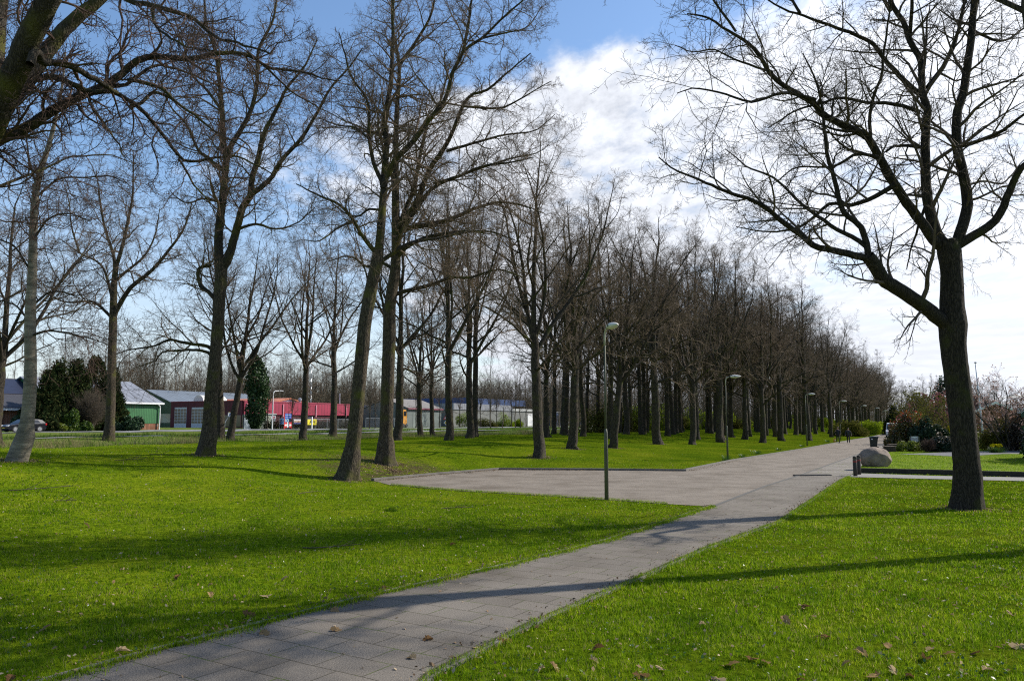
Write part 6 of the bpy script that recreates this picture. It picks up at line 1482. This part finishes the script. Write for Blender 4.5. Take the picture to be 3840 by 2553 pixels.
p = gat(3440, 1672); shrub('golden_shrub', 'golden olive shrub behind the red-tipped one and the letterbox', p, 1.7, 1.2, 3.0, 5200, .075, L_olive, 172, clumps=26)
p = gat(3826, 1690); shrub('dark_shrub', 'dark reddish shrub against the house at the right edge', p, .9, .9, 2.4, 4500, .065, leafmat('dark_red_leaf', (.03, .022, .014), (.07, .05, .03), .2, .06), 132)
def smalltree(name, label, p, H, spread, stems, bm, bsize, nb, seed, twig, droop=0.02):
    g = np.random.default_rng(seed); t = thing(name, label, 'tree', p)
    P = np.zeros((stems, 8, 3)); az = np.arange(stems) * 6.28 / stems + g.random(stems); d = np.stack([np.cos(az) * .45, np.sin(az) * .45, np.ones(stems)], 1); d /= np.linalg.norm(d, axis=1, keepdims=True)
    P[:, 0, :2] = g.normal(0, .06, (stems, 2))
    for k in range(1, 8): d = d + g.normal(0, .1, d.shape); d /= np.linalg.norm(d, axis=1, keepdims=True); P[:, k] = P[:, k - 1] + d * H * .12
    r = np.tile(np.linspace(H * .013, H * .004, 8), (stems, 1))
    L1, q1, l1 = grow(P, r, 8, .2, 1, (25, 65), np.full(stems, spread), 8, .13, droop, .6, .005, .008, g)
    L2, q2, l2 = grow(L1, q1, 8, .15, 1, (25, 60), l1 * .45, 5, .16, .03, .6, .004, .005, g)
    L3, q3, l3 = grow(L2, q2, 6, .15, 1, (25, 60), l2 * .5, 4, .18, .03, .7, .003, .004, g)
    part('trunk', tubemesh('trunk', [(P, r, 8)], B_far), t); part('crown', tubemesh('crown', [(L1, q1, 5), (L2, q2, 3), (L3, q3, 3)], twig), t)
    if nb:
        e = np.concatenate([L3[:, -1], L2[:, -1], L3[:, 2]]); e = e[g.choice(len(e), min(nb, len(e)), False)]; V, Fq = leaves(e, bsize, g, .6, .3); part('blossom', mesh('blossom', V, Fq, bm, False), t)
    return t
smalltree('magnolia', 'spreading small tree with pale pink buds right of the flagpole', gat(3785, 1690), 6.2, 2.5, 5, L_pinkf, .055, 2600, 140, T_pale)
smalltree('cherry_tree', 'small tree in dusky pink blossom behind the garden shrubs', Vector((104 * ray(3520, HZ)[0], 104, 0)), 7.0, 2.4, 5, L_cherry, .11, 3600, 141, T_red)
smalltree('willow_tree', 'olive-brown twiggy tree behind the red-tipped shrub', Vector((84 * ray(3452, HZ)[0], 84, 0)), 5.6, 2.6, 8, L_olive, .085, 5200, 142, T_pale)
smalltree('copper_tree', 'tree with brown copper leaves at the right edge', Vector((72 * ray(3835, HZ)[0], 72, 0)), 5.0, 1.6, 4, L_copper, .10, 1800, 143, T_red)
smalltree('copper_tree', 'low rusty brown tree in front of the bungalow roof', Vector((76 * ray(3745, HZ)[0], 76, 0)), 3.4, 1.8, 5, L_copper, .07, 1600, 144, T_pale)
q = Vector((108 * ray(3545, HZ)[0], 108, 0)); conifer('spruce', 'dark spruce with spreading branches behind the big oak trunk', q, 8.6, 2.6, 5000, L_jun, 150, power=.8, leaf=.22, droop=(0, 0, -.1), dr=.7)
q = Vector((150 * ray(3352, HZ)[0], 150, 0)); conifer('conifer', 'dark blue-black conifer far down the street behind the red-tipped shrub', q, 5.4, 2.2, 3500, L_con, 151, leaf=.25)
q = Vector((98 * ray(3405, HZ)[0], 98, 0)); conifer('conifer', 'small dark conifer behind the red-tipped shrub', q, 3.9, 1.3, 2500, L_con, 152, leaf=.2)
BT = [(3385, 150, .52, 0, 'slim bare tree behind the garden, nearest the street'), (3425, 140, .55, 1, 'bare tree behind the garden above the red-tipped shrub'), (3468, 150, .62, 2, 'bare tree behind the pink cherry tree'),
      (3520, 145, .62, 3, 'bare tree behind the spruce and left of the big oak trunk'), (3640, 130, .5, 4, 'bare tree between the big oak trunk and the flagpole'), (3668, 150, .55, 0, 'bare tree directly behind the flagpole'), (3735, 140, .55, 2, 'bare tree behind the bungalow chimney')]
for px, Yq, s, k, lab in BT:
    a = ray(px, HZ)[0]; put_tree(THIN[k % 2] if k % 2 else PR[k], lab, 'tree', Vector((a * Yq, Yq, 0)), k, (s * .9, s * .9, s * (1.2 if k % 2 else 1)), 'bare trees behind the garden')
# daffodils
def tuft(name, label, p, n_, h, m, seed, flowers=0, w=.3, group=None):
    g = np.random.default_rng(seed); t = thing(name, label, 'plant', p, 0, group)
    b = g.normal(0, w * .5, (n_, 3)); b[:, 2] = 0; az = np.arctan2(b[:, 1], b[:, 0]) + g.normal(0, .5, n_); l_ = h * g.uniform(.6, 1.1, n_)
    V = []; K = 4
    for k in range(K):
        s = k / (K - 1); o = np.stack([np.cos(az), np.sin(az), np.zeros(n_)], 1) * (s ** 1.8 * l_ * .45)[:, None]; c = b + o; c[:, 2] = l_ * s * (1 - .15 * s)
        sd_ = np.stack([-np.sin(az), np.cos(az), np.zeros(n_)], 1) * (.011 * (1 - s * .85)); V += [c - sd_, c + sd_]
    V = np.stack(V, 1); i = np.arange(n_)[:, None] * 2 * K; Fq = np.concatenate([np.concatenate([i + 2 * k, i + 2 * k + 1, i + 2 * k + 3, i + 2 * k + 2], 1) for k in range(K - 1)])
    part('leaves', mesh('leaves', V.reshape(-1, 3), Fq, m, False), t)
    if flowers:
        for k in range(flowers):
            a = g.random() * 6.28; r_ = w * g.uniform(.3, 1.25); c = np.array([r_ * math.cos(a), r_ * math.sin(a), h * g.uniform(.85, 1.15)]); f = MB(); dv = np.array([math.cos(a), math.sin(a), .2]); e1 = np.array([-math.sin(a), math.cos(a), 0]); e2 = np.cross(dv, e1)
            for q in range(6):
                u_ = e1 * math.cos(q * 1.047) + e2 * math.sin(q * 1.047); wv = np.cross(dv, u_) * .022; f.quad(c, c + u_ * .03 + wv, c + u_ * .065, c + u_ * .03 - wv)
            f.tube([c, c + dv * .045], [.018, .026], 8); f.tube([c - dv * .03, c * np.array([.9, .9, .5]), c * np.array([.6, .6, 0])], .006, 4)
            f.part('flower', L_yel, t)
    return t
L_daf = leafmat('daffodil_leaf', (.03, .08, .015), (.06, .13, .02), .3, .05)
tuft('daffodil_clump', 'round clump of yellow daffodils beside the drive right of the big oak', gat(3738, 1697), 420, .52, L_daf, 160, 34, .42)
for i, (px, py, h, lab) in enumerate(((2722, 1727, .42, 'green daffodil shoots at the foot of the second street lamp'), (2785, 1714, .26, 'small green shoots in the verge right of the second street lamp'), (2842, 1702, .36, 'tuft of green shoots in the verge nearer the third street lamp'), (2920, 1688, .22, 'low green shoots in the verge left of the third street lamp'), (3104, 1657, .3, 'green shoots in the verge left of the dog'), (3007, 1675, .25, 'green shoots beside the third street lamp'))):
    tuft('daffodil_shoots', lab, flat(px, py), 90, h, L_daf, 161 + i, 0, .25, 'green shoots along the verge')
# ------------------------------------------------------------------ ditch reeds, lawn grass, litter
def blades(B, h, w, g, lean=.35, K=3):
    n_ = len(B); az = g.random(n_) * 6.28; dirn = np.stack([np.cos(az), np.sin(az), np.zeros(n_)], 1); az2 = g.random(n_) * 6.28; sd_ = np.stack([np.cos(az2), np.sin(az2), np.zeros(n_)], 1)
    V = [B - sd_ * w[:, None], B + sd_ * w[:, None], B + dirn * (h * lean * g.random(n_) * 1.6)[:, None] + np.stack([np.zeros(n_), np.zeros(n_), h], 1)]
    V = np.stack(V, 1).reshape(-1, 3); i = np.arange(n_)[:, None] * 3
    return V, np.concatenate([i, i + 1, i + 2], 1)
g = np.random.default_rng(300)
u = g.uniform(14, 150, 110000); v = g.uniform(-55.5, -42.5, 110000); pat = np.sin(u * .23 + 1) * np.sin(v * .5 + u * .11) + .6 * np.sin(u * .61) + g.normal(0, .45, 110000); ok = pat > .25; u, v = u[ok], v[ok]
x, y = u * UX + v * VX, u * UY + v * VY; B = np.stack([x, y, hgt(x, y) - .02], 1); V, Fq = blades(B, g.uniform(.25, .95, len(B)) * g.uniform(.5, 1.1, len(B)), g.uniform(.006, .014, len(B)), g, .85)
tag(link('ditch_reeds', mesh('ditch_reeds', V, Fq, leafmat('reed_tan', (.30, .24, .13), (.20, .17, .085), .3, c3=(.11, .14, .03)), False)), kind='stuff')['label'] = 'pale dry reeds and weeds in the ditch'
u = g.uniform(10, 150, 26000); v = np.concatenate([g.uniform(-57, -41.5, 18000), g.uniform(-63, -61, 8000)]); x, y = u * UX + v * VX, u * UY + v * VY; B = np.stack([x, y, hgt(x, y) - .02], 1); V, Fq = blades(B, g.uniform(.12, .45, len(B)), g.uniform(.015, .04, len(B)), g, .4)
tag(link('ditch_grass', mesh('ditch_grass', V, Fq, leafmat('ditch_green', (.07, .15, .012), (.12, .19, .02), .4), False)), kind='stuff')['label'] = 'long green grass on the ditch banks'
def inpoly(x, y, poly):
    c = np.zeros(len(x), bool); n_ = len(poly); j = n_ - 1
    for i in range(n_):
        xi, yi, xj, yj = poly[i][0], poly[i][1], poly[j][0], poly[j][1]
        k = ((yi > y) != (yj > y)) & (x < (xj - xi) * (y - yi) / (yj - yi + 1e-12) + xi); c ^= k; j = i
    return c
def shrinkable(x, y): return ~(inpoly(x, y, path) | inpoly(x, y, street) | inpoly(x, y, fp) | inpoly(x, y, gl))
def scatter(n_, y0, y1, g, pw=1.0):
    yy = y0 * (y1 / y0) ** (g.random(n_) ** pw); xx = (g.random(n_) * 2 - 1) * .70 * yy; return xx, yy
M_grass = leafmat('grass_blade', (.13, .22, .018), (.21, .30, .025), .5, c3=(.27, .32, .04))
n = M_grass.node_tree.nodes; l = M_grass.node_tree.links; ge = N(n, 'ShaderNodeNewGeometry'); no = N(n, 'ShaderNodeTexNoise'); no.inputs['Scale'].default_value = .8; no.inputs['Detail'].default_value = 6; no.inputs['Roughness'].default_value = .65
l.new(ge.outputs['Position'], no.inputs[0]); rp = ramp(n, [(.32, (.42, .56, .5)), (.5, (.95, .97, .95)), (.68, (1.32, 1.14, 1.3))]); l.new(no.outputs[0], rp.inputs[0])
src = [q for q in n if q.type == 'VALTORGB'][0]
e = src.color_ramp.elements; e[0].color = (.05, .115, .007, 1); e[1].position = .35; e[1].color = (.165, .28, .008, 1); e[2].position = .88; e[2].color = (.27, .37, .013, 1); q_ = e.new(.95); q_.color = (.33, .28, .12, 1)
cc = mixc(n, l, 1, src.outputs[0], rp.outputs[0], 'MULTIPLY')
no2 = N(n, 'ShaderNodeTexNoise'); no2.inputs['Scale'].default_value = 13; no2.inputs['Detail'].default_value = 2; l.new(ge.outputs['Position'], no2.inputs[0])
rp2 = ramp(n, [(.33, (.55, .62, .6)), (.5, (.98, .98, .98)), (.68, (1.35, 1.22, 1.2))]); l.new(no2.outputs[0], rp2.inputs[0]); cc = mixc(n, l, 1, cc, rp2.outputs[0], 'MULTIPLY')
for q in n:
    if q.type in ('BSDF_DIFFUSE', 'BSDF_TRANSLUCENT'): l.new(cc, q.inputs[0])
VV, FF, b0 = [], [], 0
for n_, y0, y1, h0, h1, w0, cl, cr in ((300000, 4.2, 9.5, .022, .058, .0032, 16, .028), (290000, 8.5, 19, .024, .060, .0055, 12, .045), (200000, 17, 46, .025, .058, .010, 6, .06)):
    m_ = n_ // cl; cx, cy = scatter(m_, y0, y1, g); big = np.sin(cx * 2.1 + 1.3 * np.sin(cy * 1.7)) * np.sin(cy * 2.6 + 1.1 * np.sin(cx * 1.3)) + g.normal(0, .5, m_)
    k = (big > -.75); cx, cy, big = cx[k], cy[k], big[k]; hc = g.uniform(.65, 1.25, len(cx)) * (1 + .3 * np.clip(big, -1, 1))
    x = np.repeat(cx, cl) + g.normal(0, cr, len(cx) * cl); y = np.repeat(cy, cl) + g.normal(0, cr, len(cx) * cl); hm = np.repeat(hc, cl)
    k = shrinkable(x, y) & (hgt(x, y) < 1.4); x, y, hm = x[k], y[k], hm[k]
    h = g.uniform(h0, h1, len(x)) * hm; B = np.stack([x, y, hgt(x, y) - .004], 1); V, Fq = blades(B, h, np.full(len(x), w0), g, .6)
    VV.append(V); FF.append(Fq + b0); b0 += len(V)
x, y = g.uniform(14, 46, 200000), g.uniform(30, 62, 200000); k = inpoly(x, y, gl) & ~inpoly(x, y, drive); x, y = x[k], y[k]; B = np.stack([x, y, np.full(len(x), GZ - .004)], 1); V, Fq = blades(B, g.uniform(.02, .055, len(x)), np.full(len(x), .011), g, .6); VV.append(V); FF.append(Fq + b0); b0 += len(V)
tag(link('grass', mesh('grass', np.concatenate(VV), np.concatenate(FF), M_grass, False)), kind='stuff')['label'] = 'short spring grass of the lawns'
x, y = scatter(16000, 4.5, 26, g); pat = np.sin(x * 1.7 + 2 * np.sin(y * .9)) * np.sin(y * 1.9 + 1.7 * np.sin(x * .8)) + g.normal(0, .3, len(x)); k = shrinkable(x, y) & (pat > .45); x, y = x[k], y[k]
V, Fq = leaves(np.stack([x, y, hgt(x, y) + g.uniform(.01, .045, len(x))], 1), g.uniform(.009, .022, len(x)), g, .75, 1.3)
tag(link('lawn_weeds', mesh('lawn_weeds', V, Fq, leafmat('clover_leaf', (.03, .075, .012), (.075, .15, .02), .35, .05, .4), False)), kind='stuff')['label'] = 'clover and small weeds among the lawn grass'
x, y = scatter(5200, 4.5, 20, g); k = shrinkable(x, y) & (np.sin(x * 2.9 + y) * np.sin(y * 2.3 - x * .7) + g.normal(0, .25, len(x)) > .55); x, y = x[k], y[k]; B = np.repeat(np.stack([x, y, hgt(x, y) - .004], 1), 9, 0) + g.normal(0, .03, (len(x) * 9, 3)) * np.array([1, 1, 0])
V, Fq = blades(B, g.uniform(.04, .095, len(B)), np.full(len(B), .004), g, .5)
tag(link('grass_tufts', mesh('grass_tufts', V, Fq, M_grass, False)), kind='stuff')['label'] = 'taller uneven tufts of lawn grass'
# tufts creeping over the slab edges
def along(pts, n_, g, side, wmax):
    P = np.array([(p[0], p[1]) for p in pts]); s = np.r_[0, np.cumsum(np.linalg.norm(np.diff(P, axis=0), axis=1))]; q = g.random(n_) * s[-1]
    x = np.interp(q, s, P[:, 0]); y = np.interp(q, s, P[:, 1]); i = np.clip(np.searchsorted(s, q) - 1, 0, len(P) - 2); d = P[i + 1] - P[i]; d /= np.linalg.norm(d, axis=1, keepdims=True)
    o = (np.abs(g.normal(0, wmax, n_)) * (.5 + .8 * np.sin(q * 1.9) ** 2 + .5 * np.sin(q * 5.3) ** 2))[:, None]; return np.c_[x, y] + np.c_[-d[:, 1], d[:, 0]] * o * side
A = np.concatenate([along(pl_[::-1], 15000, g, -1, .07), along(pr_[::-1], 15000, g, 1, .07), along(bay, 4000, g, 1, .06)]); B = np.c_[A, np.full(len(A), .018)]
V, Fq = blades(B, g.uniform(.02, .08, len(B)), np.full(len(B), .005), g, .8)
tag(link('edge_grass', mesh('edge_grass', V, Fq, M_grass, False)), kind='stuff')['label'] = 'grass creeping over the edges of the footpath'
# litter: tiny leaf scraps, daisies
def scraps(n_, y0, y1, s0, s1, g, lift, fn=None, pw=.8):
    x, y = scatter(n_, y0, y1, g, pw); k = shrinkable(x, y) if fn is None else fn(x, y); x, y = x[k], y[k]; C = np.stack([x, y, hgt(x, y) + lift], 1)
    return leaves(C, g.uniform(s0, s1, len(C)), g, .6, 1.4)
V, Fq = scraps(5200, 5, 60, .009, .03, g, .035); V2, F2 = scraps(700, 5, 40, .012, .03, g, .034, lambda x, y: inpoly(x, y, path) | inpoly(x, y, bay + kerb[:4]))
tag(link('leaf_litter', mesh('leaf_litter', np.concatenate([V, V2]), np.concatenate([Fq, F2 + len(V)]), leafmat('litter_tan', (.42, .33, .22), (.20, .12, .065), .2, c3=(.50, .42, .31)), False)), kind='stuff')['label'] = 'scraps of dry leaf strewn over lawn and paving'
V, Fq = scraps(650, 5, 50, .006, .013, g, .04); tag(link('daisies', mesh('daisies', V, Fq, leafmat('daisy_white', (.7, .7, .66), (.6, .6, .5), .2), False)), kind='stuff')['label'] = 'tiny white daisies dotted in the grass'
def soil(name, pts, side, seed):
    gg = np.random.default_rng(seed); P = np.array([(p[0], p[1]) for p in pts]); s_ = np.r_[0, np.cumsum(np.linalg.norm(np.diff(P, axis=0), axis=1))]; q = np.arange(0, s_[-1], .06); x = np.interp(q, s_, P[:, 0]); y = np.interp(q, s_, P[:, 1]); i = np.clip(np.searchsorted(s_, q) - 1, 0, len(P) - 2); d = P[i + 1] - P[i]; d /= np.linalg.norm(d, axis=1, keepdims=True); nn = np.c_[-d[:, 1], d[:, 0]] * side
    w = np.convolve(np.abs(gg.normal(0, .055, len(q))), np.ones(5) / 5, 'same') + .02 * np.sin(q * 1.3) ** 2; A = np.c_[x, y] + nn * w[:, None]; B = np.c_[x, y] - nn * .05; k = len(q)
    V = np.r_[np.c_[A, np.full(k, .0285)], np.c_[B, np.full(k, .0285)]]; tag(link(name, mesh(name, V, np.array([(i, i + 1, k + i + 1, k + i) for i in range(k - 1)]), mat('edge_soil', (.10, .072, .045), (.045, .034, .022), 30, 1, .8, 90))), kind='structure')
soil('soil_edge', pl_[::-1], -1, 1); soil('soil_edge', pr_[::-1], 1, 2)
for px, py, w_ in ((62, 1728, .9), (772, 1706, .9), (1302, 1797, 1.0), (1442, 1737, 1.0), (3625, 1908, .75), (2022, 1714, .7), (2148, 1683, .7), (2298, 1680, .7), (2466, 1665, .7)):
    p = at(px, py); n_ = 420; a = g.random(n_) * 6.28; r_ = .38 + np.abs(g.normal(0, w_ * .4, n_)); x, y = p.x + r_ * np.cos(a), p.y + r_ * np.sin(a); V, Fq = leaves(np.stack([x, y, hgt(x, y) + .018], 1), .026, g, .6, 1.4)
    tag(link('trunk_litter', mesh('trunk_litter', V, Fq, leafmat('litter_brown', (.10, .065, .04), (.22, .15, .09), .15, c3=(.35, .27, .18)), False)), kind='stuff')['label'] = 'brown litter at the foot of a trunk'
n_ = 2600; a = g.random(n_) * 6.28; r_ = np.abs(g.normal(0, 2.2, n_)); x, y = bk.x + r_ * np.cos(a) * 1.3, bk.y + r_ * np.sin(a); k = shrinkable(x, y); C = np.stack([x[k], y[k], hgt(x[k], y[k]) + .02], 1); V, Fq = leaves(C, .03, g, .6, 1.2)
tag(link('oak_leaf_drift', mesh('oak_leaf_drift', V, Fq, leafmat('litter_brown', (.10, .065, .04), (.22, .15, .09), .15, c3=(.35, .27, .18)), False)), kind='stuff')['label'] = 'drift of brown oak leaves on the bank by the leaning oak'
A = np.concatenate([along(kerb[:4], 1500, g, -1, .22), along(kerb[3:6], 500, g, -1, .2), along(pl_[::-1], 900, g, 1, .12), along(pr_[::-1], 700, g, -1, .12)]); V, Fq = leaves(np.c_[A, np.full(len(A), .042)], g.uniform(.01, .03, len(A)), g, .5, 1.5)
tag(link('kerb_debris', mesh('kerb_debris', V, Fq, leafmat('debris_brown', (.08, .055, .035), (.20, .14, .085), .1, c3=(.32, .25, .17)), False)), kind='stuff')['label'] = 'leaf crumbs gathered along kerb and path edges'
# single dry oak leaves near the camera
def oakleaf(seed):
    g = random.Random(seed); pts = []
    out = [(0, -.06), (.012, -.045), (.03, -.035), (.022, -.018), (.042, -.005), (.028, .012), (.045, .03), (.026, .04), (.028, .058), (.0, .075)]
    V = [(x, y, 0) for x, y in out] + [(-x, y + .004, 0) for x, y in out[1:-1][::-1]]
    V = [(x * g.uniform(.85, 1.15), y, .025 * math.sin(y * 30 + seed) + .35 * abs(x) + g.uniform(-.004, .004)) for x, y, z in V]; n_ = len(V); V.append((0, 0, .004)); V.append((0, .03, .006))
    me = mesh('fallen_leaf', V, [(i, (i + 1) % n_, n_) for i in range(n_)], leafmat('dry_leaf_%d' % (seed % 3), ((.32, .215, .105), (.19, .105, .045), (.42, .32, .19))[seed % 3], ((.22, .14, .07), (.13, .075, .035), (.31, .22, .12))[seed % 3], .25), False); return me
LM = [oakleaf(i) for i in range(6)]
LV = [(1265, 2362), (1600, 2398), (1545, 2465), (1255, 2290), (1438, 2202), (790, 2190), (790, 2230), (665, 2167), (1068, 2170), (990, 2375), (1890, 2400), (1800, 2425), (330, 1973), (2240, 2430), (2030, 2508), (2748, 2490), (2815, 2465), (2690, 2545), (3240, 2450), (3470, 2465), (3490, 2435), (3280, 2535), (3410, 2530), (3350, 2515), (3165, 2490), (3025, 2275), (2635, 2340), (3560, 2450), (3660, 2445), (3820, 2420), (2870, 2480), (3100, 2390), (2225, 2475), (2080, 2503), (3000, 2545), (3790, 2300), (2950, 2330), (40, 2540), (455, 2440), (170, 2355), (930, 2300), (1000, 2232), (1180, 2030), (1700, 2040), (3700, 2510), (3330, 2420), (2400, 2530), (2480, 2505)]
for i, (px, py) in enumerate(LV):
    p = at(px, py, .03); o = link('fallen_leaf', LM[i % 6], None, p); s = random.uniform(.8, 1.35); o.scale = (s, s, s); o.rotation_euler = (random.uniform(-.5, .5), random.uniform(-.5, .5), random.uniform(0, 6.28))
    tag(o, 'dry curled oak leaf lying loose on the near grass or path', 'leaf', 'dry oak leaves in the foreground')
# fallen twigs
def stick(px, py, L, rz, lab, seed):
    g = np.random.default_rng(seed); p = at(px, py, .03); P = np.zeros((1, 8, 3)); d = np.array([1., 0, .05])
    for k in range(1, 8): d = d + g.normal(0, .18, 3) * np.array([.5, 1, .3]); d /= np.linalg.norm(d); P[0, k] = P[0, k - 1] + d * L / 7
    P[0, :, 2] = np.abs(P[0, :, 2]) * .4; r = np.linspace(.012, .005, 8)[None]; A, q, l_ = grow(P, r, 4, .2, .9, (30, 60), np.array([L * .4]), 5, .15, .02, .7, .003, .004, g); A[..., 2] = np.abs(A[..., 2])
    o = link('fallen_branch', tubemesh('fallen_branch', [(P, r, 5), (A, q, 4)], T_dark), None, p); o.rotation_euler = (0, 0, rz); tag(o, lab, 'branch', 'fallen branches on the lawns')
stick(30, 1838, 1.6, .1, 'forked dark fallen branch on the lawn below the birch', 1); stick(1135, 2052, 1.1, -.3, 'pale curved stick lying in the shade left of the path', 2); stick(1660, 1905, .9, .8, 'small spreading twig on the lawn in front of the paved bay', 3)
stick(1120, 1850, .8, 1.1, 'upright tangled twig below the leaning oak', 4); stick(560, 1702, 1.0, .1, 'dark branch lying left of the stout leaning oak', 5); stick(430, 1725, 1.2, .3, 'thin twigs lying right of the birch foot', 6)
stick(205, 1877, .5, .2, 'short dark piece of wood on the lawn at left', 7)
